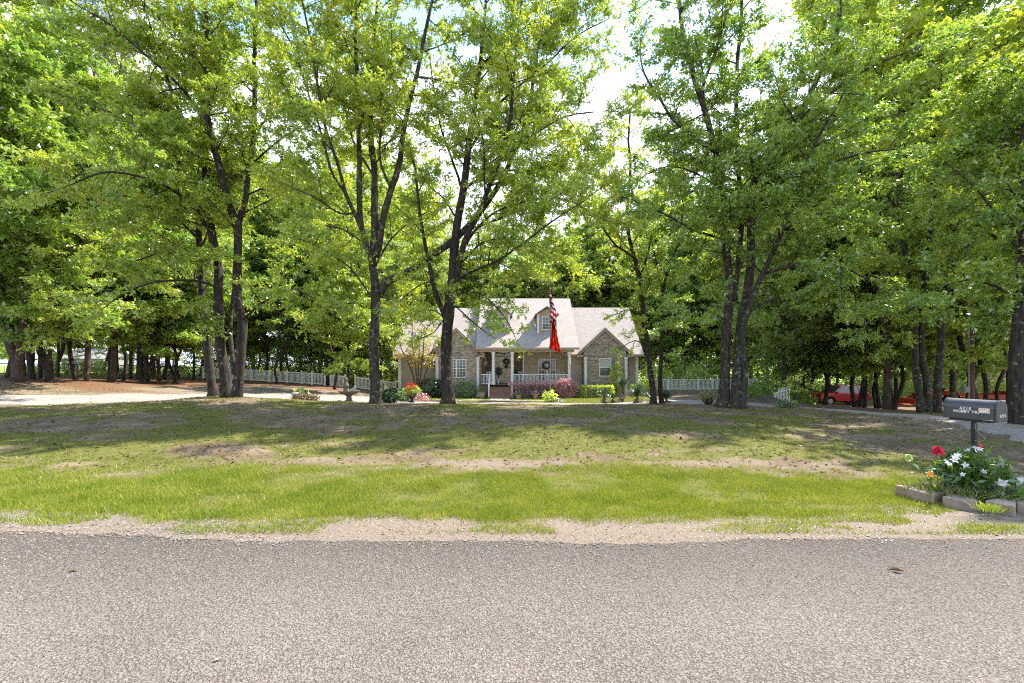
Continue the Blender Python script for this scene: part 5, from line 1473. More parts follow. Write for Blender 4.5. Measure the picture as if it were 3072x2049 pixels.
shrub("shrub", "dark rounded shrub between the shrub tree and the dark trunk", 1287, 1190, 41.0, (1.35, 1.0, .85), "leaf_dark", 3200, .12, 202)
shrub("shrub", "low dark shrub at the house's left corner beside the picket fence", 1178, 1192, 40.5, (.75, .6, .42), "leaf_dark", 1500, .11, 203)
shrub("shrub", "dark leafy shrub right of the trunk in front of the left column", 1325, 1190, 41.6, (.8, .7, .8), "leaf_dark", 1700, .12, 214)
shrub("hedge", "long pinkish red-leaved hedge in front of the porch railing", 1612, 1188, 40.9, (2.55, .5, .70), "leaf_pink", 2300, .11, 204, "hedge", boxy=True, stems=16, shell=.55)
shrub("shrub", "taller pale pink shrub ending the hedge at the porch corner", 1700, 1188, 40.8, (.95, .7, .82), "leaf_pink", 2600, .11, 205)
shrub("hedge", "clipped yellow-green hedge under the right gable window", 1790, 1188, 40.8, (1.4, .5, .52), "leaf_lime", 2200, .11, 206, "hedge", boxy=True, stems=8, shell=.8)
shrub("hedge", "small clipped lime shrub at the house's right corner", 1925, 1188, 41.4, (.85, .5, .5), "leaf_lime", 2200, .09, 207, "hedge", boxy=True, stems=6, shell=.8)
shrub("shrub", "pale flowering shrub climbing before the right gable wall", 1850, 1188, 41.8, (.6, .35, 1.5), "leaf_lime", 1600, .10, 215)
for i, (u, t) in enumerate(((1556, "small clay pot of pale flowers at the left end of the pink hedge"), (1607, "small clay pot of pink flowers under the pink hedge"), (1648, "small clay pot beside the flagpole under the hedge"))):
    x = hx(u, 40.2); r = thing("flower_pot", t, "flower pot", (x, 40.2, g1(x, 40.2)), group="pots under the pink hedge")
    a = Acc(); lathe(a, [(.16, 0), (.24, .3), (.27, .3), (.27, .36), (.22, .36)], n=14); a.build("pot", MAT["palepot"], r, local=True)
    leaf_ball("plant", ("leaf_round", "leaf_pink", "leaf_round")[i], r, (0, 0, .45), (.3, .3, .2), 160, .09, 300 + i)
x = hx(1445, 40.6); r = thing("flower_pot", "pale brown pot with a sprouting plant left of the steps", "flower pot", (x, 40.6, g1(x, 40.6)))
a = Acc(); lathe(a, [(.18, 0), (.27, .2), (.31, .42), (.35, .44), (.35, .5), (.28, .5)], n=16); a.build("pot", MAT["palepot"], r, local=True)
leaf_ball("plant", "leaf_round", r, (0, 0, .65), (.3, .3, .25), 160, .1, 310)
x = hx(1496, 44.7); r = thing("topiary", "dark round-headed topiary in a white pot beside the front door", "potted plant", (x, 44.7, FL))
a = Acc(); lathe(a, [(.14, 0), (.2, .38), (.23, .38), (.23, .44), (.18, .44)], n=14); a.build("pot", MAT["white"], r, local=True)
a = Acc(); tube(a, [(0, 0, .4), (0, 0, 1.0)], .02, 6); a.build("stem", MAT["twig"], r, local=True)
leaf_ball("foliage", "leaf_dark", r, (0, 0, 1.2), (.32, .32, .32), 420, .08, 311)
x = hx(1547, 44.0); r = thing("potted_plant", "dark leafy potted plant on the porch right of the door column", "potted plant", (x, 44.0, FL))
a = Acc(); lathe(a, [(.14, 0), (.2, .38), (.23, .4), (.18, .42)], n=14); a.build("pot", MAT["black"], r, local=True)
leaf_ball("foliage", "leaf_dark", r, (0, 0, .85), (.24, .24, .5), 420, .09, 312)

# multi-stemmed shrub tree at the left wing
tree_spec("crape_myrtle", "multi-stemmed small tree with orange-tinged leaves by the left wing", 40.0, [
    ([(1246, 1180, 0), (1240, 1130, 0), (1222, 1085, .1), (1205, 1050, .2), (1195, 1010, .2)], 4.5, 1.2, .45, 1.3),
    ([(1250, 1180, 0), (1250, 1120, .2), (1242, 1070, .3), (1238, 1020, .4), (1236, 975, .5)], 4.5, 1.2, .45, 1.3),
    ([(1254, 1180, 0), (1262, 1120, -.2), (1268, 1070, -.4), (1272, 1020, -.5), (1280, 990, -.5)], 4.5, 1.2, .45, 1.3),
    ([(1258, 1180, 0), (1274, 1130, .2), (1288, 1085, .4), (1296, 1050, .5), (1303, 1025, .6)], 4, 1.2, .5, 1.0),
    ([(1250, 1180, 0), (1256, 1110, .5), (1258, 1060, .9), (1262, 1000, 1.1)], 4, 1.2, .45, 1.3),
], dict(CF, gap=.25, ls=.12, tw=9, lpt=6), "bark_brown", "leaf_crape", 33, flare=.2)

# ------------------------------------------------------------------ walkway, edging, yard things
a = Acc()
V, F = [], []
xs_ = np.linspace(hx(1170, 36), hx(1640, 36), 40)
for x in xs_:
    for y in (37.3, 38.3):
        V.append((x, y, g1(x, y) + 0.03))
for i in range(39): F.append((2 * i, 2 * i + 2, 2 * i + 3, 2 * i + 1))
a.add(V, F); o = a.build("front_walk", MAT["walk"]); tag(o, "pale concrete walk leading along the front of the house", kind="structure")
a = Acc()
V, F = [], []
for y in np.linspace(38.3, 40.7, 6):
    for x in (-1.9, -0.2): V.append((x, y, g1(x, y) + 0.034))
for i in range(5): F.append((2 * i, 2 * i + 1, 2 * i + 3, 2 * i + 2))
a.add(V, F); o = a.build("step_walk", MAT["walk"]); tag(o, "short concrete walk at the foot of the porch steps", kind="structure")
tim = Acc(); box(tim, -1.2, 1.2, -.075, .075, 0, .14)
tims = [(1210, 33.5, "landscape timber edging behind the flower urn"), (1300, 33.3, "landscape timber left of the dark trunk in the front yard"), (1400, 33.3, "landscape timber right of the dark trunk in the front yard"), (1485, 33.4, "landscape timber lying below the porch steps"), (1545, 34.2, "landscape timber end nearest the flagpole")]
mt = None
for u, Y, t in tims:
    x = hx(u, Y)
    if mt is None:
        o = tim.build("landscape_timber", MAT["timber"]); mt = o.data
    else:
        o = bpy.data.objects.new("landscape_timber", mt); COL.objects.link(o)
    o.location = (x, Y, g1(x, Y) - 0.02); o.rotation_euler = (0, 0, 0.02)
    tag(o, t, "timber", "landscape timbers in the front yard")

# flagpole and flags
fpx, fpy = hx(1651, 34), 34.0; fpz = g1(fpx, fpy)
fp = thing("flagpole", "slim grey flagpole carrying two flags in the front yard", "flagpole", (fpx, fpy, fpz))
a = Acc(); tube(a, [(0, 0, -.1), (0, 0, hz(868, 34) - fpz)], [.045, .03], 10); a.build("pole", MAT["pvc"], fp, local=True)
a = Acc(); blob(a, (0, 0, hz(868, 34) - fpz + .05), .06, rough=0.02); a.build("finial", MAT["metal"], fp, local=True)
def flag_mat(stars):
    m, N, L = new_mat("flag_cloth_" + ("striped" if stars else "red"))
    out = N.new("ShaderNodeOutputMaterial")
    uv = N.new("ShaderNodeAttribute"); uv.attribute_name = "flaguv"
    sp = N.new("ShaderNodeSeparateXYZ"); L.new(uv.outputs["Vector"], sp.inputs["Vector"])
    def mth(op, a, b=None):
        x = N.new("ShaderNodeMath"); x.operation = op
        for i, s in enumerate((a, b)):
            if s is None: continue
            if isinstance(s, (int, float)): x.inputs[i].default_value = s
            else: L.new(s, x.inputs[i])
        return x.outputs[0]
    def mix(f, a, b):
        x = N.new("ShaderNodeMixRGB"); L.new(f, x.inputs[0])
        for i, s in ((1, a), (2, b)):
            if isinstance(s, tuple): x.inputs[i].default_value = rgb(s)
            else: L.new(s, x.inputs[i])
        return x.outputs[0]
    X, Y = sp.outputs["X"], sp.outputs["Y"]
    if stars:
        st = mth('GREATER_THAN', mth('FRACT', mth('MULTIPLY', Y, 6.5)), 0.5)
        col = mix(st, (0.42, 0.02, 0.03), (0.68, 0.64, 0.62))
        can = mth('MULTIPLY', mth('LESS_THAN', X, 0.4), mth('GREATER_THAN', Y, 0.461))
        sx = mth('SUBTRACT', mth('FRACT', mth('MULTIPLY', X, 14.0)), 0.5); sy = mth('SUBTRACT', mth('FRACT', mth('MULTIPLY', Y, 11.0)), 0.5)
        dst = mth('ADD', mth('POWER', mth('ABSOLUTE', sx), 0.8), mth('POWER', mth('ABSOLUTE', sy), 0.8))
        dot = mth('LESS_THAN', dst, 0.52)
        canc = mix(dot, (0.012, 0.016, 0.05), (0.7, 0.7, 0.7))
        col = mix(can, col, canc)
    else:
        edge = mth('GREATER_THAN', X, 0.82); edge2 = mth('GREATER_THAN', X, 0.94)
        let = mth('GREATER_THAN', mth('FRACT', mth('MULTIPLY', Y, 5.0)), 0.45)
        col = mix(mth('MULTIPLY', edge, let), (0.48, 0.028, 0.014), (0.55, 0.50, 0.46))
        col = mix(edge2, col, (0.05, 0.07, 0.04))
    d = N.new("ShaderNodeBsdfDiffuse"); t = N.new("ShaderNodeBsdfTranslucent"); s = N.new("ShaderNodeMixShader"); s.inputs[0].default_value = 0.4
    L.new(col, d.inputs[0]); L.new(col, t.inputs[0]); L.new(d.outputs[0], s.inputs[1]); L.new(t.outputs[0], s.inputs[2]); L.new(s.outputs[0], out.inputs["Surface"])
    return m
def flag(name, label, rows, mat):
    """rows: (v, u_left, u_right) down the flag as it hangs; cloth pleats in depth"""
    nU, nV = 34, 40
    vs = np.array([r[0] for r in rows], float)
    V = []; UV = []
    vv = np.linspace(vs[0], vs[-1], nV)
    for j, v in enumerate(vv):
        ul = np.interp(v, vs, [r[1] for r in rows]); ur = np.interp(v, vs, [r[2] for r in rows])
        q = j / (nV - 1)
        for i in range(nU):
            s = i / (nU - 1)
            u = ul + (ur - ul) * (s + 0.05 * math.sin(s * 14 + q * 4))
            vv2 = v + (mat_slope * (s ** 1.2)) * q
            dep = 0.15 * math.sin(s * 19 + q * 3.5) * (0.5 + 0.5 * s) + 0.09 * math.sin(q * 9 + s * 6) + 0.04 * math.sin(q * 23 - s * 11)
            p = at(u, vv2, 33.9 + dep - 0.05); V.append(p); UV.append((s, 1 - q, 0))
    V = np.array(V)
    F = [(j * nU + i, j * nU + i + 1, (j + 1) * nU + i + 1, (j + 1) * nU + i) for j in range(nV - 1) for i in range(nU - 1)]
    me = bpy.data.meshes.new(name); me.from_pydata(V.tolist(), [], F)
    at_ = me.attributes.new("flaguv", 'FLOAT_VECTOR', 'POINT'); at_.data.foreach_set("vector", np.array(UV, np.float32).ravel())
    o = link(name, me, mat, smooth=True)
    return tag(o, label, "flag")
mat_slope = 26
# the striped flag hangs limp: stars bunched at the top, stripes falling beneath
flag("flag", "limp stars and stripes flag at the top of the flagpole", [(873, 1646, 1650), (890, 1646, 1656), (905, 1647, 1662), (925, 1649, 1672), (945, 1649, 1670), (965, 1650, 1664)], flag_mat(True))
mat_slope = 20
flag("flag", "red flag with a pale lettered fly edge hanging below the striped flag", [(955, 1653, 1666), (975, 1654, 1668), (1000, 1653, 1674), (1025, 1651, 1682), (1045, 1648, 1692)], flag_mat(False))
shrub("garden_plant", "broad-leaved green plant at the foot of the flagpole", 1649, 1205, 33.6, (.3, .3, .42), "leaf_lime", 70, .28, 320, "plant", stems=3, shell=.3)
shrub("garden_plant", "small white-flowered plant right of the flagpole's foot", 1672, 1208, 33.4, (.4, .3, .16), "leaf_round", 240, .08, 321, "plant", stems=2, flowers=("white_petal", 60, .06))

# yuccas
def yucca(label, u, v, Y, trunk_h, R0, n, seed, skirt=True):
    x = (u - CX) / FPX * Y; z = g1(x, Y)
    r = thing("yucca", label, "yucca", (x, Y, z), group="spiky yuccas before the right gable")
    rg = np.random.default_rng(seed)
    a = Acc(); tube(a, [(0, 0, -.1), (.03, 0, trunk_h * .5), (0, 0.02, trunk_h)], [.09, .075, .06], 8, bump=.2); a.build("trunk", MAT["bark_brown"], r, local=True)
    def bl(name, n, elo, ehi, mat, z0, z1, ln):
        az = rg.random(n) * 2 * PI; el = np.radians(rg.uniform(elo, ehi, n)); L = ln * rg.uniform(.75, 1.1, n)
        b = np.stack([np.cos(az) * .03, np.sin(az) * .03, rg.uniform(z0, z1, n)], 1)
        d = np.stack([np.cos(az) * np.cos(el), np.sin(az) * np.cos(el), np.sin(el)], 1)
        s = np.stack([-np.sin(az), np.cos(az), az * 0], 1) * (0.028 * (0.8 + .4 * rg.random(n)))[:, None]
        tip = b + d * L[:, None] - np.array([0, 0, 1]) * (L * .10)[:, None]
        mid = b + d * (L * .5)[:, None]
        V = np.stack([b - s * .6, mid - s, tip, mid + s], 1).reshape(-1, 3)
        return fast_mesh(name, V, 4, MAT[mat], r)
    bl("blades", n, 8, 88, "yucca", trunk_h * .75, trunk_h, R0)
    if skirt: bl("dead_blades", n // 2, -70, 5, "dead_blade", trunk_h * .2, trunk_h * .8, R0 * .8)
yucca("small yucca on a thin stem at the left of the yucca bed", 1813, 1212, 32.5, .75, .62, 110, 401)
yucca("tallest yucca with a dark skirted trunk in the middle of the bed", 1868, 1206, 33.5, 1.35, .95, 170, 402)
yucca("wide bushy yucca touching the leaning slim trunk", 1912, 1214, 31.0, .55, 1.0, 190, 403)
yucca("yucca at the foot of the leaning slim trunk", 1955, 1214, 29.5, .35, .8, 130, 404)
yucca("low spreading yucca right of the slim trunks", 1999, 1214, 29.0, .35, .75, 140, 405)
yucca("small upright yucca shoot behind the left one", 1838, 1206, 34.0, .3, .6, 80, 406)

# pots, urns, bird bath left of the house
x = (1235 - CX) / FPX * 30.0; r = thing("flower_urn", "dark urn of red flowers left of the dark trunk", "flower urn", (x, 30, g1(x, 30)))
a = Acc(); lathe(a, [(.22, 0), (.22, .06), (.1, .14), (.1, .24), (.3, .42), (.36, .62), (.4, .64), (.38, .68), (.3, .68)], n=18); a.build("urn", MAT["black"], r, local=True)
leaf_ball("foliage", "leaf_mid", r, (0, 0, .8), (.5, .5, .28), 500, .11, 330)
leaf_ball("flowers", "red_petal", r, (-.05, -.1, 1.02), (.3, .3, .22), 170, .10, 331)
shrub("garden_plant", "grassy tuft with pale blades left of the flower urn", 1210, 1200, 31, (.45, .35, .3), "leaf_round", 320, .16, 332, "plant")
shrub("garden_plant", "dark reddish low shrub right of the flower urn", 1262, 1196, 33, (.6, .4, .3), "leaf_pink", 420, .09, 333, "plant")
shrub("garden_plant", "spiky dark green plant at the foot of the left trunk", 1160, 1210, 18.2, (.32, .25, .16), "leaf_dark", 260, .16, 334, "plant", shell=.2)

x = (1047 - CX) / FPX * 19.5; r = thing("bird_bath", "dark stone bird bath fountain with a statuette on its rim", "bird bath", (x, 19.5, g1(x, 19.5) ))
a = Acc(); lathe(a, [(.24, 0), (.22, .06), (.12, .12), (.10, .26), (.16, .32), (.30, .36), (.42, .44), (.45, .50), (.41, .50), (.32, .46), (.05, .44)], n=22); a.build("basin", MAT["darkstone"], r, local=True)
a = Acc(); lathe(a, [(.12, .45), (.10, .6), (.13, .72), (.08, .84), (.06, .88), (.09, .96), (.07, 1.04), (.02, 1.07)], c=(-.13, 0, 0), n=12); a.build("statuette", MAT["darkstone"], r, local=True)
a = Acc(); tube(a, [(.08, -.1, .50), (.2, -.1, .56), (.28, -.08, .66), (.33, -.05, .72)], [.05, .06, .045, .03], 7); tube(a, [(.12, .05, .5), (.26, .05, .58)], [.05, .03], 6); a.build("bird_figure", MAT["concrete"], r, local=True)
for i, (dx, dy, s, t) in enumerate(((-.38, -.1, .10, "pale stone left of the bird bath's foot"), (-.22, -.3, .08, "small pale stone in front of the bird bath"), (.28, -.25, .09, "pale stone right of the bird bath's foot"), (.5, -.1, .08, "farther pale stone to the bird bath's right"))):
    px, py = x + dx, 19.5 + dy
    a = Acc(); blob(a, (0, 0, 0), s, seed=i + 5, squash=(1.3, 1, .6)); o = a.build("garden_stone", MAT["concrete"]); o.location = (px, py, g1(px, py) + s * .3); tag(o, t, "stone", "stones round the bird bath")
x = (885 - CX) / FPX * 20.5; r = thing("garden_pedestal", "small grey concrete pedestal on the lawn crest", "pedestal", (x, 20.5, g1(x, 20.5)))
a = Acc(); lathe(a, [(.13, -.15), (.11, .05), (.075, .1), (.075, .26), (.15, .3), (.17, .31), (.17, .38), (.12, .42)], n=16); a.build("column", MAT["concrete"], r, local=True)
a = Acc(); blob(a, (0.02, 0, .47), .09, squash=(1, .8, .8)); a.build("ornament", MAT["darkstone"], r, local=True)
def big_leaf_plant(label, u, Y, leaves):
    x = (u - CX) / FPX * Y; r = thing("elephant_ear", label, "plant", (x, Y, g1(x, Y)))
    for i, (dx, h, s, tw) in enumerate(leaves):
        a = Acc(); tube(a, [(dx * .3, 0, -.1), (dx * .8, 0, h * .6), (dx, -.03, h)], .012, 5); a.build("stalk", MAT["bed_leaf"], r, local=True)
        out = [(0, .05), (.28, .30), (.42, .12), (.36, -.25), (.16, -.62), (0, -.85), (-.16, -.62), (-.36, -.25), (-.42, .12), (-.28, .30)]
        V = [(dx + px * s * math.cos(tw), -.05 - .1 * s * abs(px) + px * s * math.sin(tw), h + pz * s) for px, pz in out] + [(dx, -.11, h - .2 * s)]
        b = Acc(); b.add(V, [(k, (k + 1) % 10, 10) for k in range(10)]); b.build("leaf", MAT["leaf_lime"] if i else MAT["leaf_round"], r, local=True)
big_leaf_plant("elephant ear plant with two broad green leaves beside the pedestal", 905, 20.5, [(0.0, .62, .36, .2), (.33, .52, .34, -1.1), (-.28, .55, .2, .8)])
shrub("garden_plant", "dry twiggy low plant under the elephant ears", 918, 1202, 20.4, (.55, .25, .14), "dead_blade", 380, .14, 335, "plant", shell=.2)

# pot on the crest at right
x = (2125 - CX) / FPX * 19.5; r = thing("flower_pot", "dark pot of drooping grass beside the massive multi-stemmed tree", "flower pot", (x, 19.5, g1(x, 19.5)))
a = Acc(); lathe(a, [(.14, -.05), (.2, .3), (.23, .31), (.23, .36), (.18, .36)], n=16); a.build("pot", MAT["black"], r, local=True)
leaf_ball("plant", "bed_grass", r, (0, 0, .42), (.34, .3, .14), 260, .18, 340, shell=.2, aspect=.15)

# little tree and twiggy bush by the drive
tree_spec("sapling", "thin young tree with pale leaves beside the driveway gate", 21.0, [
    ([(2382, 1236, 0), (2381, 1200, 0), (2383, 1170, 0), (2386, 1140, 0)], 2.6, 1, .35, .75),
    ([(2383, 1180, 0), (2360, 1165, .1), (2330, 1160, .2)], 1.4, .8, .2, .5),
    ([(2384, 1175, 0), (2410, 1160, 0), (2435, 1158, 0)], 1.4, .8, .2, .5),
], dict(CF, gap=.14, ls=.09, tw=9, lpt=5, tl=.2), "bark", "leaf_lime", 34, flare=.3)
shrub("shrub", "twiggy half-bare bush at the foot of the thin young tree", 2360, 1236, 19.6, (.6, .4, .2), "leaf_round", 260, .07, 341, shell=.15, stems=16)

# ------------------------------------------------------------------ fences
def fence(name, label, pts, mat, h=1.2, sp=0.13, pw=0.06, post_every=2.4, group=None, picket_name="picket", post=True, posth=0.08, cat="fence", dep=0.018):
    """pts: (x, y) corner points; pickets, posts and rails are parts sharing mesh data"""
    p0 = np.array([pts[0][0], pts[0][1], g1(*pts[0])])
    r = thing(name, label, cat, p0, group=group)
    pk = pst = None
    for (ax, ay), (bx, by) in zip(pts[:-1], pts[1:]):
        L = math.hypot(bx - ax, by - ay); rz = math.atan2(by - ay, bx - ax)
        npost = max(1, int(round(L / post_every)))
        for k in range(npost + 1):
            if not post: break
            x, y = ax + (bx - ax) * k / npost, ay + (by - ay) * k / npost
            loc = np.array([x, y, g1(x, y)]) - p0
            if pst is None:
                a = Acc(); box(a, -.06, .06, -.06, .06, -.1, h + posth)
                lathe(a, [(.09, h + posth), (.09, h + posth + .03), (.02, h + posth + .10)], n=4)
                o = a.build("post", MAT[mat], r, local=True); pst = o.data; o.location = loc; o.rotation_euler = (0, 0, rz)
            elif k > 0 or (ax, ay) == pts[0]:
                piece(pst, "post", r, loc, (0, 0, rz))
        for k in range(npost):
            x0, y0 = ax + (bx - ax) * k / npost, ay + (by - ay) * k / npost
            x1, y1 = ax + (bx - ax) * (k + 1) / npost, ay + (by - ay) * (k + 1) / npost
            z0, z1 = g1(x0, y0), g1(x1, y1)
            for hh in (0.14, h - 0.06):
                a = Acc()
                A_ = np.array([x0, y0, z0 + hh]) - p0; B_ = np.array([x1, y1, z1 + hh]) - p0
                n_ = np.array([-math.sin(rz), math.cos(rz), 0]) * .025; uz = np.array([0, 0, .045])
                V = [A_ - n_ - uz, B_ - n_ - uz, B_ + n_ - uz, A_ + n_ - uz, A_ - n_ + uz, B_ - n_ + uz, B_ + n_ + uz, A_ + n_ + uz]
                a.add(V, [(0, 3, 2, 1), (4, 5, 6, 7), (0, 1, 5, 4), (1, 2, 6, 5), (2, 3, 7, 6), (3, 0, 4, 7)])
                a.build("rail", MAT[mat], r, local=True)
            n = max(1, int(math.hypot(x1 - x0, y1 - y0) / sp))
            for i in range(n):
                f = (i + .5) / n
                loc = np.array([x0 + (x1 - x0) * f, y0 + (y1 - y0) * f, z0 + (z1 - z0) * f + 0.1]) - p0
                if pk is None:
                    a = Acc(); box(a, -pw / 2, pw / 2, -dep, dep, 0, h - .12)
                    o = a.build(picket_name, MAT[mat], r, local=True); pk = o.data; o.location = loc; o.rotation_euler = (0, 0, rz)
                else: piece(pk, picket_name, r, loc, (0, 0, rz))
    return r
def fx(u, Y): return ((u - CX) / FPX * Y, Y)
fence("picket_fence", "white picket fence between the house's left corner and the thick dark trunks", [fx(1066, 45.2), fx(1188, 44.6)], "vinyl", sp=.135)
fence("picket_fence", "white picket fence sloping down from the left grove toward the gate", [fx(700, 47.5), fx(862, 46.6), fx(905, 46.2), fx(935, 46)], "vinyl", sp=.135)
fence("picket_gate", "white picket gate section with a dark latch in the left fence", [fx(937, 46), fx(975, 46)], "vinyl", sp=.135, post_every=1.4, cat="gate")
fence("picket_fence", "short white picket run between the gate and the thick dark trunks", [fx(992, 45.8), fx(1036, 45.4)], "vinyl", sp=.135)
fence("picket_fence", "white picket run seen between the three-stemmed trunks", [fx(610, 47.8), fx(698, 47.5)], "vinyl", sp=.135)
fence("metal_fence", "pale thin-barred metal fence at the edge of the sunlit meadow", [fx(528, 49), fx(606, 48.2)], "iron", sp=.16, pw=.03, dep=.012, picket_name="bar")
fence("wire_fence", "dark wire fence with thin stakes along the left grove", [fx(-20, 47), fx(250, 48), fx(525, 49.2)], "black", sp=.4, pw=.03, dep=.012, picket_name="stake", post_every=3)
# deck railing over a low wall at right
RW = thing("deck_railing", "long white railing on a low tan wall right of the house", "railing", (*fx(2110, 44.5), hz(1178, 44.5)))
y = 44.5; X0, X1 = hx(1962, y), hx(2271, y); zb, zt = hz(1167, y), hz(1138, y)
def rp(name, mat, fn):
    a = Acc(); fn(a); return a.build(name, MAT[mat], RW)
rp("low_wall", "block", lambda a: box(a, X0, X1 - 1.9, y - .1, y + .2, hz(1200, y), zb - .12))
rp("low_wall", "darkstone", lambda a: box(a, X1 - 1.9, X1, y - .1, y + .2, hz(1200, y), zb - .12))
rp("top_rail", "white", lambda a: box(a, X0, X1, y - .06, y + .06, zt - .07, zt))
rp("bottom_rail", "white", lambda a: box(a, X0, X1, y - .05, y + .05, zb - .04, zb + .03))
nb = int((X1 - X0) / .125); bo = None; org = ORG[RW.name]
for i in range(nb):
    loc = np.array([X0 + (i + .5) * (X1 - X0) / nb, y, zb + .03]) - org
    if bo is None:
        a = Acc(); box(a, -.024, .024, -.02, .02, 0, zt - zb - .1); o = a.build("baluster", MAT["white"], RW, local=True); o.location = loc; bo = o.data
    else: piece(bo, "baluster", RW, loc)
for k in range(8):
    xx = X0 + (X1 - X0) * k / 7
    rp("post", "white", lambda a: box(a, xx - .06, xx + .06, y - .062, y + .062, zb - .1, zt + .08))
# slanted white stair rail by the drive
SR = thing("stair_railing", "short white slatted stair railing with a diagonal brace beside the driveway", "railing", (*fx(2345, 30), hz(1205, 30)))
def sp_(name, mat, fn):
    a = Acc(); fn(a); return a.build(name, MAT[mat], SR)
y = 30.0
for i in range(11):
    u = 2322 + i * 4.6
    top = 1181 - i * 1.4 if i > 2 else 1190 - i * 2
    bot = 1190 + i * 1.6
    sp_("slat", "white", lambda a: box(a, hx(u, y) - .022, hx(u, y) + .022, y - .015, y + .015, hz(bot + 2, y), hz(top - 10, y)))
sp_("brace", "white", lambda a: tube(a, [(hx(2342, y), y - .05, hz(1180, y)), (hx(2368, y), y - .05, hz(1202, y))], .03, 6))
sp_("rail", "white", lambda a: tube(a, [(hx(2320, y), y, hz(1181, y)), (hx(2370, y), y, hz(1168, y))], .035, 6))
sp_("stair_block", "darkstone", lambda a: (box(a, hx(2310, y), hx(2345, y), y + .05, y + 1.2, hz(1215, y), hz(1190, y)), box(a, hx(2345, y), hx(2372, y), y + .05, y + 1.2, hz(1215, y), hz(1198, y))))
#--ROADSIDE--
# ------------------------------------------------------------------ mailbox
MBX, MBY = 5.87, 5.78
mb = thing("mailbox", "charcoal rural mailbox on a dark post above the flower bed", "mailbox", (MBX, MBY, g1(MBX, MBY)), R(-73))
MZ = float(-g1(MBX, MBY))                        # local height of world z = 0
def mp(name, mat, fn, parent=mb, **kw):
    a = Acc(); fn(a); return a.build(name, MAT[mat], parent, local=True, **kw)
BL, BW, B0, B1 = 0.527, 0.10, MZ + 0.918, MZ + 1.066
def arch(r, z0, zs, n=14):
    return [(-r, z0), (r, z0)] + [(r * math.cos(t), zs + r * math.sin(t)) for t in np.linspace(0, PI, n)]
def shell(a, r, x0, x1, z0, zs):
    P = arch(r, z0, zs)
    prism_x(a, P, x0, x1)
body = mp("body", "mailbox", lambda a: shell(a, BW, -BL / 2, BL / 2 - 0.012, B0, B1), smooth=False)
mp("rear_rim", "mailbox", lambda a: shell(a, BW + .006, -BL / 2 - .004, -BL / 2 + .012, B0 - .004, B1))
door = mp("door", "mailbox", lambda a: shell(a, BW + .004, BL / 2 - 0.010, BL / 2 + 0.006, B0 - .004, B1))
mp("door_rim", "black", lambda a: tube(a, [(BL / 2 - .012, y * 1.05, z) for y, z in arch(BW, B0, B1)[1:]] + [(BL / 2 - .012, -BW * 1.05, B0)], .006, 6), door)
mp("door_handle", "metal", lambda a: box(a, BL / 2 - .01, BL / 2 + .03, -.02, .02, B1 + BW - .012, B1 + BW + .006), door)
mp("latch", "metal", lambda a: (box(a, BL / 2 - .05, BL / 2 - .03, -BW - .006, -BW, B0 + .006, B0 + .016), box(a, BL / 2 - .13, BL / 2 - .012, -BW - .003, -BW, B0, B0 + .005)))
mp("mounting_board", "black", lambda a: box(a, -BL / 2 + .04, BL / 2 - .06, -.075, .075, B0 - .03, B0 - .005))
def text(s, size, loc, rot, mat, parent, name="lettering", off=0.0009, spacing=1.0):
    cu = bpy.data.curves.new("lettering", 'FONT')
    cu.body = s; cu.size = size; cu.align_x = 'CENTER'; cu.align_y = 'CENTER'; cu.extrude = 0.0006; cu.offset = off; cu.space_character = spacing
    t = bpy.data.objects.new("lettering", cu); COL.objects.link(t)
    dg = bpy.context.evaluated_depsgraph_get(); dg.update()
    me = bpy.data.meshes.new_from_object(t.evaluated_get(dg))
    bpy.data.objects.remove(t)
    me.name = "lettering"
    me.materials.clear()
    o = link(name, me, MAT[mat], parent)
    o.location = loc; o.rotation_euler = rot
    return o
text("6215", .046, (-.035, -BW - .0012, B1 - .018), (R(90), 0, 0), "lettering", body, spacing=1.1).scale = (1.2, 1, 1)
text("HOBBY TR.", .044, (-.03, -BW - .0012, B1 - .058), (R(90), 0, 0), "lettering", body, spacing=1.08).scale = (1.12, 1, 1)
text("6215", .048, (BL / 2 + .0075, .01, B0 + .062), (R(90), 0, R(90)), "lettering", door, spacing=1.05).scale = (1.15, 1, 1)
MAT["sticker"] = M("paper_sticker", (0.60, 0.47, 0.36), (0.5, 0.36, 0.26), scale=30, rough=.7, stretch=(1, 1, 3))
stk = mp("sticker", "sticker", lambda a: box(a, .095, .205, -BW - .0015, -BW - .0002, B1 - .060, B1 + .002), body)
def bars(a):
    rg = np.random.default_rng(9)
    for i in range(4):
        x = .102
        z = B1 - .006 - i * .0145
        while x < .195:
            w = rg.uniform(.008, .018); 
            box(a, x, min(x + w, .199), -BW - .0024, -BW - .0016, z - .008, z - .001)
            x += w + .004
mp("faded_print", "lettering", bars, stk)
mp("post", "black", lambda a: (box(a, -.022, .022, -.022, .022, -.3, B0 - .03),))
def scroll(a, s):
    t = np.linspace(0, 4.6, 22)
    tube(a, np.stack([s * (.075 - .05 * np.cos(t + .4)), t * 0 - .03, B0 - .09 + .05 * np.sin(t + .4)], 1), .004, 6)
    tube(a, [(s * .025, -.03, B0 - .06), (s * .03, -.03, B0 - .13), (s * .13, -.03, B0 - .24)], .004, 6)
    tube(a, [(s * .022, -.03, B0 - .27), (s * .07, -.03, B0 - .28), (s * .12, -.03, B0 - .25), (s * .13, -.03, B0 - .21)], .0035, 6)
mp("scroll_bracket", "iron", lambda a: scroll(a, 1)); mp("scroll_bracket", "iron", lambda a: scroll(a, -1))

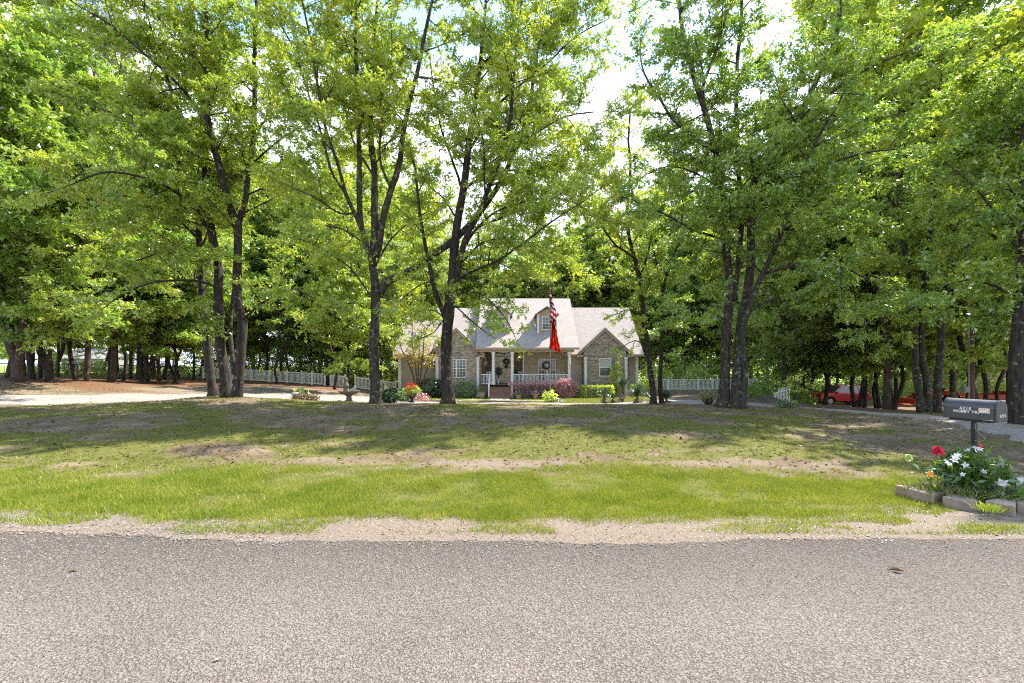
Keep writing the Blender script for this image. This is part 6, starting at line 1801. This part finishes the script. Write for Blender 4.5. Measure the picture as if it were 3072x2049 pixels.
# ------------------------------------------------------------------ flower bed
a = Acc()
cen = np.array([5.85, 5.72]); V = [(cen[0], cen[1], g1(*cen) + 0.12)]
nb_ = 26
for i in range(nb_):
    t = 2 * PI * i / nb_; V.append((cen[0] + .84 * math.cos(t), cen[1] + .70 * math.sin(t), 0))
V = [(x, y, z if i == 0 else g1(x, y) - .02) for i, (x, y, z) in enumerate(V)]
V2 = [(cen[0] + (x - cen[0]) * .75, cen[1] + (y - cen[1]) * .75, g1(x, y) + .09) for x, y, z in V[1:]]
V = V + V2
F = [(0, nb_ + 1 + i, nb_ + 1 + (i + 1) % nb_) for i in range(nb_)] + [(1 + i, 1 + (i + 1) % nb_, nb_ + 1 + (i + 1) % nb_, nb_ + 1 + i) for i in range(nb_)]
a.add(V, F); o = a.build("flower_bed", MAT["soil"], smooth=True); tag(o, "low mound of dark soil round the mailbox post", "flower bed")
def edging(label, p, q, w, h, seed):
    rg = np.random.default_rng(seed)
    p = np.array(p, float); q = np.array(q, float); d = q - p; L = np.linalg.norm(d); d /= L
    n = np.array([-d[1], d[0]])
    if n[0] < 0: n = -n
    c = (p + q) / 2 + n * w / 2
    z = g1(*c)
    P2 = [p + d * .02, (p + q) / 2 - n * .012, q - d * .03, q - d * .09 + n * w, (p + q) / 2 + n * (w + .01), p + d * .08 + n * w * .95]
    if np.cross(P2[1] - P2[0], P2[2] - P2[1]) < 0: P2 = P2[::-1]
    me_a = Acc(); prism_z(me_a, [tuple(x - c + rg.normal(0, .014, 2)) for x in P2], -.05, h)
    o = me_a.build("edging_stone", MAT["block"]); o.location = (c[0], c[1], z); o.rotation_euler = (rg.normal(0, .02), rg.normal(0, .02), 0)
    b = o.modifiers.new("bevel", 'BEVEL'); b.width = .014; b.segments = 3
    return tag(o, label, "edging stone", "edging stones round the flower bed")
edging("edging stone farthest left, running back beside the yellow-green grass", (4.98, 5.93), (5.03, 5.40), .25, .13, 1)
edging("edging stone with a squared end, second from the left", (5.03, 5.36), (5.25, 5.08), .25, .125, 2)
edging("edging stone with a rough shadowed end, third from the left", (5.28, 5.17), (5.42, 4.86), .26, .125, 3)
edging("edging stone cut off by the photo's right edge", (5.62, 5.08), (6.1, 4.95), .25, .115, 4)

def petals(acc, c, nrm, n, rad, w, cup=.25, seed=0):
    rg = np.random.default_rng(seed)
    nrm = unit(np.asarray(nrm, float)); u = unit(np.cross(nrm, [0.3, 0.1, 1.0])); v = np.cross(nrm, u)
    for i in range(n):
        t = 2 * PI * i / n + rg.normal(0, .1)
        d = u * math.cos(t) + v * math.sin(t); s = -u * math.sin(t) + v * math.cos(t)
        L = rad * rg.uniform(.85, 1.1)
        P = [c, c + d * L * .5 + s * w + nrm * L * cup, c + d * L + s * w * .3 + nrm * L * cup * .7, c + d * L - s * w * .3 + nrm * L * cup * .7, c + d * L * .5 - s * w + nrm * L * cup]
        acc.add(P, [(0, 1, 2, 3, 4)])
def bed_pt(u, v, Y): return at(u, v, Y)
# the white-flowered plant, each blossom a part
wp = thing("flowering_plant", "bushy plant with star-shaped white blossoms round the mailbox post", "flowering plant", (5.66, 5.60, g1(5.66, 5.60) + .08))
o_ = np.array(wp.location)
leaf_ball("foliage", "bed_leaf", wp, (0, 0, .25), (.34, .27, .25), 480, .12, 501, shell=.15, up=.7, aspect=.28)
a = Acc()
rg = np.random.default_rng(502)
for i in range(26):
    q = rg.normal(0, .16, 2); tube(a, [(q[0] * .3, q[1] * .3, 0), (q[0] * .7, q[1] * .7, .2), (q[0] * 1.1, q[1] * 1.1, .38)], .005, 4)
a.build("stems", MAT["bed_leaf"], wp, local=True)
for i, (u, v, Y, s) in enumerate(((2862, 1382, 5.42, .075), (2846, 1392, 5.4, .06), (2896, 1396, 5.38, .07), (2958, 1382, 5.45, .06), (2992, 1390, 5.5, .075), (2988, 1404, 5.5, .055), (2902, 1350, 5.65, .055), (2925, 1345, 5.6, .06), (2940, 1348, 5.6, .06), (2874, 1366, 5.45, .06), (2888, 1424, 5.3, .05), (2952, 1414, 5.35, .05), (2838, 1384, 5.5, .05), (2866, 1371, 5.4, .07), (2975, 1379, 5.6, .05))):
    b = Acc(); petals(b, np.zeros(3), (rg.normal(-.3, .5), -.8, rg.uniform(.2, 1.2)), 5, s * .6, s * .17, .3, i)
    f = b.build("blossom", MAT["white_petal"], wp, local=True); f.location = at(u, v, Y) - o_
def stem_flower(name, label, u, v, Y, mat, n, rad, w, layers=1, cat="flower", cup=.25, nrm=(-.2, -.8, .6), bx=None):
    p = at(u, v, Y); x0 = p[0] + .05 if bx is None else bx
    base = np.array([x0, Y + .05, g1(x0, Y + .05) + .07])
    r = thing(name, label, cat, base)
    a = Acc(); tube(a, [(0, 0, 0), (p - base) * np.array([.5, .5, .7]), p - base], .004, 5); a.build("stem", MAT["bed_leaf"], r, local=True)
    b = Acc()
    for k in range(layers):
        petals(b, p - base + np.array([0, 0, .012 * k]), np.array(nrm) + np.array([0, 0, .25 * k]), n, rad * (1 - .17 * k), w, cup + .25 * k, k + 3)
    b.build("bloom", MAT[mat], r, local=True)
    lv = Leaves(); rr = np.random.default_rng(int(u)); k_ = 8
    t = rr.random(k_)[:, None]
    lv.twigs((p - base) * t, unit(rr.normal(0, 1, (k_, 3)) + np.array([0, 0, .2])), np.full(k_, .04), 1, .09, rr); lv.build("leaves", MAT["bed_leaf"], r, .4)
    return r
stem_flower("flower", "large full red bloom at the left of the white blossoms", 2812, 1357, 5.5, "red_petal", 13, .066, .016, 4)
stem_flower("flower", "small red bud just right of the mailbox post", 2941, 1340, 5.7, "red_petal", 7, .03, .012, 2)
stem_flower("flower", "orange bloom low in the yellow-green grass", 2791, 1424, 5.35, "orange_petal", 6, .05, .015, 1)
stem_flower("lily", "white trumpet lily leaning at the right end of the bed", 3008, 1440, 5.25, "white_petal", 6, .07, .018, 1, cup=.9, nrm=(-.6, -.5, -.5))
stem_flower("lily", "white trumpet lily cut near the photo's right edge", 3048, 1432, 5.3, "white_petal", 6, .075, .018, 1, cup=.9, nrm=(.7, -.4, -.5))
stem_flower("flower", "pale yellow-green flower head on a long leaning stalk at the bed's left", 2725, 1377, 5.7, "leaf_lime", 9, .05, .02, 3, bx=5.35)
def tuft(name, label, x, y, rad, n, h, w, mat, seed, cat="plant"):
    rg = np.random.default_rng(seed)
    r = thing(name, label, cat, (x, y, g1(x, y) + .04))
    q = rg.normal(0, .45, (n, 2)) * rad; az = rg.random(n) * 2 * PI; ln = h * rg.uniform(.5, 1.1, n)
    b = np.c_[q, np.zeros(n)]
    lean = np.c_[q / (np.array(rad) + 1e-6) * .35 + rg.normal(0, .28, (n, 2)), np.ones(n)]
    d = unit(lean); s = np.c_[np.cos(az), np.sin(az), az * 0] * (w * (.6 + .7 * rg.random(n)))[:, None]
    mid = b + d * (ln * .55)[:, None]; tip = b + d * ln[:, None] + np.c_[lean[:, :2] * (ln * .35)[:, None], -ln * .12]
    V = np.stack([b - s * .6, mid - s, tip, mid + s], 1).reshape(-1, 3)
    fast_mesh("blades", V, 4, MAT[mat], r)
    return r
tuft("bed_grass", "yellow-green grassy clump beside the leftmost edging stone", 5.28, 5.66, (.22, .22), 300, .26, .006, "bed_grass", 601)
tuft("bed_grass", "tangled pale grass along the middle edging stones", 5.42, 5.33, (.22, .12), 300, .22, .006, "bed_grass", 602)
tuft("bed_grass", "arching green blades in the centre of the bed", 5.62, 5.30, (.24, .14), 320, .25, .007, "bed_leaf", 603)
tuft("bed_grass", "green blades and dry stalks at the bed's right end", 5.92, 5.25, (.26, .16), 340, .24, .007, "bed_leaf", 604)
tuft("bed_grass", "bright grass tuft growing in front of the third edging stone", 5.18, 4.93, (.11, .07), 130, .12, .006, "leaf_lime", 605)
tuft("bed_grass", "pale weedy clump at the photo's right edge behind the lilies", 6.25, 5.35, (.2, .2), 220, .22, .008, "leaf_round", 606)
tuft("bed_grass", "leafy pale stem at the far left tip of the bed", 5.10, 5.80, (.05, .05), 26, .24, .012, "leaf_round", 607)
o = thing("plant_pot", "black plastic pot half hidden under the white blossoms", "plant pot", (5.70, 5.42, g1(5.70, 5.42) + .03))
a = Acc(); lathe(a, [(.15, 0), (.18, .16), (.195, .16), (.195, .19), (.17, .19)], n=18); a.build("pot", MAT["black"], o, local=True)

# ------------------------------------------------------------------ utility pole
UX, UY = (2914 - CX) / FPX * 26, 26.0
up_ = thing("utility_pole", "brown wooden utility pole with a grey meter box behind the mailbox", "utility pole", (UX, UY, g1(UX, UY)))
zg = g1(UX, UY)
def upp(name, mat, fn):
    a = Acc(); fn(a); return a.build(name, MAT[mat], up_, local=True)
upp("pole", "pole", lambda a: tube(a, [(0, 0, -.3), (0, 0, 4), (0, 0, 9.5)], [.16, .145, .12], 14))
upp("conduit", "pvc", lambda a: tube(a, [(-.20, -.06, -.2), (-.20, -.06, 8.2)], .045, 8))
mzz = hz(1168, 26) - zg
upp("meter_box", "pvc", lambda a: (box(a, -.56, -.22, -.16, .06, mzz - .17, mzz + .17), box(a, -.53, -.25, -.18, -.16, mzz - .14, mzz + .14)))
upp("warning_band", "orangepaint", lambda a: tube(a, [(0, 0, hz(1037, 26) - zg), (0, 0, hz(1034, 26) - zg)], .152, 14))

# ------------------------------------------------------------------ vehicles
def wheel(parent, x, y, r, w, rim="rim", n=20):
    a = Acc(); ang = np.arange(n) * 2 * PI / n
    prof = [(r * .62, -w / 2), (r * .95, -w / 2), (r, -w * .35), (r, w * .35), (r * .95, w / 2), (r * .62, w / 2)]
    V = []
    for rr, yy in prof: V += [(x + rr * math.cos(t), y + yy, r + rr * math.sin(t)) for t in ang]
    F = [(i * n + j, i * n + (j + 1) % n, ((i + 1) % 6) * n + (j + 1) % n, ((i + 1) % 6) * n + j) for i in range(6) for j in range(n)]
    a.add(V, F); wh = a.build("wheel", MAT["tyre"], parent, local=True)
    b = Acc()
    for k in range(5):
        t = 2 * PI * k / 5; c_, s_ = math.cos(t), math.sin(t)
        P = [(x + r * (.08 * -s_ * q + .62 * c_ * e), y + yy, r + r * (.08 * c_ * q + .62 * s_ * e)) for yy in (-w * .42, w * .42) for q, e in ((-1, .1), (1, .1), (1, 1), (-1, 1))]
        b.add(P, [(0, 1, 2, 3), (7, 6, 5, 4), (0, 4, 5, 1), (2, 6, 7, 3), (1, 5, 6, 2), (3, 7, 4, 0)])
    for yy in (-w * .38, w * .38):
        V = [(x + r * .63 * math.cos(t), y + yy, r + r * .63 * math.sin(t)) for t in ang]; b.add(V, [tuple(range(n))])
    b.build("rim", MAT[rim], wh, local=True)
def suv(label, loc, rz):
    r = thing("parked_car", label, "car", loc, rz)
    def P(name, mat, fn, parent=r, **kw):
        a = Acc(); fn(a); return a.build(name, MAT[mat], parent, local=True, **kw)
    W = .92
    prof = [(-2.30, .42), (-2.34, .62), (-2.30, .92), (-2.18, 1.04), (-1.15, 1.14), (1.95, 1.16), (2.28, 1.10), (2.33, .75), (2.30, .42)]
    # lower edge with wheel arches
    low = [(2.30, .36)]
    for cx in (1.45, -1.42):
        low += [(cx + .47 * math.cos(t), .36 + .45 * math.sin(t)) for t in np.linspace(0, PI, 9)]
    low += [(-2.25, .36)]
    poly = (prof + low)[::-1]
    body = P("body", "redpaint", lambda a: prism_y(a, poly, -W, W))
    bv = body.modifiers.new("bevel", 'BEVEL'); bv.width = .05; bv.segments = 2; bv.limit_method = 'ANGLE'; bv.angle_limit = R(50)
    gh = [(-1.15, 1.13), (-.35, 1.76), (-.1, 1.82), (1.5, 1.80), (1.85, 1.72), (2.15, 1.14)]
    def cab(a):
        n = len(gh); k = [1, .84, .82, .82, .83, 1]
        V = [(x, -W * .97 * q, z) for (x, z), q in zip(gh, k)] + [(x, W * .97 * q, z) for (x, z), q in zip(gh, k)]
        F = [tuple(range(n))[::-1], tuple(range(n, 2 * n))] + [(i, (i + 1) % n, (i + 1) % n + n, i + n) for i in range(n)]
        a.add(V, F)
    P("cabin", "redpaint", cab)
    for s in (-1, 1):
        for q in ([(-.92, 1.17), (-.28, 1.70), (.32, 1.72), (.32, 1.17)], [(.42, 1.17), (.42, 1.72), (1.12, 1.71), (1.12, 1.17)], [(1.22, 1.17), (1.22, 1.70), (1.66, 1.66), (1.93, 1.17)]):
            def win(a):
                V = [(x, s * (W * (.97 - .14 * (z - 1.13) / .66) + .012), z) for x, z in q]
                a.add(V, [(0, 1, 2, 3)])
            P("side_window", "glass", win)
        P("mirror", "redpaint", lambda a: box(a, -.95, -.72, s * (W + .02) - .09 * (s < 0), s * (W + .02) + .09 * (s > 0), 1.12, 1.28))
        for x0, x1 in ((-.86, .36), (.38, 1.2)):
            d = P("door", "redpaint", lambda a: box(a, x0, x1, s * W - .006, s * W + .006, .46, 1.10))
            P("handle", "rim", lambda a: box(a, x1 - .26, x1 - .08, s * (W + .012) - .012, s * (W + .012) + .012, .98, 1.02), d)
        P("headlight", "glass", lambda a: box(a, -2.33, -2.2, s * .62 - .2, s * .62 + .2, .78, .95))
        P("tail_light", "orangepaint", lambda a: box(a, 2.2, 2.345, s * .78 - .1, s * .78 + .1, .8, 1.08))
    P("windscreen", "glass", lambda a: a.add([(-1.09, -.84, 1.2), (-1.09, .84, 1.2), (-.42, .74, 1.725), (-.42, -.74, 1.725)], [(0, 1, 2, 3)]))
    P("rear_window", "glass", lambda a: a.add([(2.13, -.8, 1.2), (2.13, .8, 1.2), (1.89, .72, 1.68), (1.89, -.72, 1.68)], [(3, 2, 1, 0)]))
    P("bumper", "black", lambda a: box(a, -2.40, -2.24, -.88, .88, .34, .56)); P("bumper", "black", lambda a: box(a, 2.26, 2.40, -.88, .88, .36, .60))
    P("number_plate", "lettering", lambda a: box(a, 2.40, 2.41, -.26, .26, .64 - .02, .78))
    for x in (-1.42, 1.45):
        for s in (-1, 1): wheel(r, x, s * (W - .12), .37, .24)
    return r
vx, vy = (2517 - CX) / FPX * 43.5, 43.5
suv("red sport utility car parked side-on behind dark trunks at the right", (vx, vy, hz(1213, 43.5)), 0)
vx2, vy2 = (2604 - CX) / FPX * 46, 46.0
suv("red car seen from its rear end between trunks, just right of the side-on red car", (vx2, vy2 + 2.2, hz(1211, 46)), R(-126))

def tractor(label, loc):
    r = thing("tractor", label, "tractor", loc)
    def P(name, mat, fn, parent=r):
        a = Acc(); fn(a); return a.build(name, MAT[mat], parent, local=True)
    P("hood", "orangepaint", lambda a: prism_y(a, [(-1.5, .75), (-.1, .75), (-.1, 1.28), (-1.35, 1.18), (-1.5, 1.05)], -.33, .33))
    P("grille", "black", lambda a: box(a, -1.54, -1.50, -.26, .26, .78, 1.04))
    P("chassis", "black", lambda a: box(a, -1.4, 1.0, -.25, .25, .48, .76))
    for s in (-1, 1):
        P("fender", "orangepaint", lambda a: prism_y(a, [(.15, 1.0), (.35, 1.32), (1.05, 1.36), (1.3, 1.1), (1.22, 1.08), (1.0, 1.26), (.42, 1.22), (.25, .98)], s * .78 - .22, s * .78 + .22))
        P("loader_arm", "orangepaint", lambda a: prism_y(a, [(-.1, 1.05), (.05, 1.25), (-1.3, .95), (-2.2, .45), (-2.2, .28), (-1.35, .75)], s * .55 - .05, s * .55 + .05))
        P("roll_bar_post", "orangepaint", lambda a: box(a, .95, 1.03, s * .5 - .04, s * .5 + .04, .8, 2.05))
        wheel(r, .75, s * .85, .60, .38, "beigerim", 22); wheel(r, -1.15, s * .62, .36, .26, "beigerim", 18)
    P("roll_bar", "orangepaint", lambda a: box(a, .95, 1.03, -.54, .54, 1.98, 2.07))
    P("seat", "black", lambda a: (box(a, .25, .75, -.25, .25, 1.0, 1.12), box(a, .68, .78, -.25, .25, 1.1, 1.5)))
    P("steering_wheel", "black", lambda a: tube(a, [(0.02 + .02 * math.sin(t), .17 * math.cos(t), 1.42 + .17 * math.sin(t)) for t in np.linspace(0, 2 * PI, 15)], .015, 6, cap=False))
    P("bucket", "orangepaint", lambda a: prism_y(a, [(-2.15, .2), (-2.75, .08), (-2.75, .14), (-2.3, .24), (-2.2, .62), (-2.12, .62)], -.8, .8))
    return r
tx, ty = (2800 - CX) / FPX * 38.5, 38.5
tractor("orange-red tractor with a front loader, half hidden by trunks behind the mailbox", (tx, ty, hz(1217, 38.5)))
trx = (2925 - CX) / FPX * 38; tr_ = thing("trailer", "low orange-red flat trailer behind the mailbox and pole", "trailer", (trx, 38, hz(1217, 38)))
def tp(name, mat, fn):
    a = Acc(); fn(a); return a.build(name, MAT[mat], tr_, local=True)
tp("bed", "orangepaint", lambda a: box(a, -1.8, 1.9, -.9, .9, .62, .76)); tp("side_rail", "orangepaint", lambda a: (box(a, -1.8, 1.9, -.9, -.86, .76, .98))); tp("side_rail", "orangepaint", lambda a: (box(a, -1.8, 1.9, .86, .9, .76, .98)))
tp("tongue", "orangepaint", lambda a: box(a, -2.8, -1.8, -.06, .06, .6, .7))
tp("tail_gate", "orangepaint", lambda a: box(a, 1.84, 1.9, -.86, .86, .76, 1.25))
for s in (-1, 1): wheel(tr_, .3, s * 1.0, .33, .2, "beigerim", 18)

# ------------------------------------------------------------------ neighbours' buildings
def neighbour(name, label, x, y, w, d, h, rise, wall, roof, gz_):
    r = thing(name, label, "house", (x, y, gz_))
    def P(nm, mat, fn, parent=r):
        a = Acc(); fn(a); return a.build(nm, MAT[mat], parent, local=True)
    P("wall", wall, lambda a: box(a, -w / 2, w / 2, 0, d, -.5, h))
    P("gable_end", wall, lambda a: (prism_x(a, [(0, h), (d / 2, h + rise - .2), (d, h)][::-1], -w / 2, -w / 2 + .15), prism_x(a, [(0, h), (d / 2, h + rise - .2), (d, h)][::-1], w / 2 - .15, w / 2)))
    P("roof", roof, lambda a: prism_x(a, [(-.5, h - .15), (-.5, h), (d / 2, h + rise), (d + .5, h), (d + .5, h - .15), (d / 2, h + rise - .18)][::-1], -w / 2 - .4, w / 2 + .4))
    for i in range(3):
        cx = -w / 2 + w * (i + .5) / 3
        f = P("window", "white", lambda a: box(a, cx - .6, cx + .6, -.06, .02, h * .38, h * .38 + 1.4))
        P("pane", "glass", lambda a: (box(a, cx - .5, cx + .5, -.08, -.061, h * .38 + .08, h * .38 + 1.32)), f)
    P("door", "darkwall", lambda a: box(a, -w / 2 + w * .34 - .5, -w / 2 + w * .34 + .5, -.05, .02, -.3, 2.0))
    return r
neighbour("brick_house", "neighbouring pinkish brick house glimpsed between trunks at the far right", 67.5, 60, 15, 9, 3.4, 2.4, "brick", "farroof", g1(67, 60) + .1)
neighbour("shed", "far pale grey-roofed building beyond the sunlit meadow at the left", -92.5, 98, 9, 8, 3.4, 2.2, "farroof", "farroof", -.4)

# ------------------------------------------------------------------ undergrowth masses that nobody could count
def undergrowth(name, label, spots, mat, size, n, seed):
    rg = np.random.default_rng(seed); lv = Leaves()
    for (u0, u1, Y0, Y1, h, k) in spots:
        for i in range(k):
            Y = rg.uniform(Y0, Y1); u = rg.uniform(u0, u1); x = (u - CX) / FPX * Y; z = g1(x, Y)
            hh = h * rg.uniform(.4, 1.15); rx = hh * rg.uniform(.5, .9)
            q = unit(rg.normal(0, 1, (n, 3))) * (rg.uniform(.35, 1, n) ** .5)[:, None]; q[:, 2] = np.abs(q[:, 2]) * 1.0
            p = np.array([x, Y, z]) + q * np.array([rx, rx, hh])
            lv.twigs(p, unit(q + rg.normal(0, .5, (n, 3))), np.full(n, size), 3, size, rg, .7)
    p = lv.build(name, MAT[mat], None, .6)
    return tag(p, label, None, None, "stuff")
undergrowth("undergrowth", "leafy undergrowth under the wood behind the picket fence", [(590, 1190, 50, 60, 4.6, 90), (1150, 1260, 56, 62, 4.0, 16)], "leaf_mid", .17, 170, 701)
undergrowth("undergrowth", "leafy undergrowth under the wood beyond the deck railing", [(1925, 2330, 47.5, 58, 3.8, 80), (2300, 2700, 49, 60, 3.6, 60), (2250, 2420, 36, 42, 1.5, 16)], "leaf_deep", .17, 170, 702)
undergrowth("undergrowth", "low leafy undergrowth between the trunks at the far right", [(2640, 3110, 46, 58, 3.0, 50)], "leaf_yellow", .15, 150, 703)
undergrowth("undergrowth", "dark brush along the wire fence of the left grove", [(150, 330, 46, 49, 1.7, 12), (330, 560, 47.5, 52, 1.6, 14), (20, 150, 46, 50, 1.3, 8)], "leaf_mid", .14, 150, 704)

# ------------------------------------------------------------------ leaves dropped on the road
def dropped(label, u, v, s, rz, mat, curl):
    Y = EYE * FPX / (v - HV); x = (u - CX) / FPX * Y
    r = Acc()
    out = [(-1, 0), (-.55, .32), (.1, .42), (.6, .25), (1, 0), (.55, -.26), (0, -.4), (-.5, -.3)]
    V = [(px * s, py * s, .012 + abs(py) * s * curl + .02 * s * px) for px, py in out] + [(0, 0, .008), (-1.5 * s, .05 * s, .004)]
    r.add(V, [(i, (i + 1) % 8, 8) for i in range(8)] + [(0, 9, 8)])
    o = r.build("fallen_leaf", MAT[mat]); o.location = (x, Y, .016); o.rotation_euler = (0, 0, rz)
    return tag(o, label, "leaf", "leaves fallen on the road")
dropped("pale flat leaf lying on the asphalt at the left", 222, 1720, .035, .2, "litter", .1)
dropped("curled brown leaf lying on the asphalt at the right", 2690, 1722, .045, -.5, "litter", .9)
dropped("small tan leaf lying on the asphalt at the bottom centre", 655, 1992, .022, .8, "dead_blade", .2)
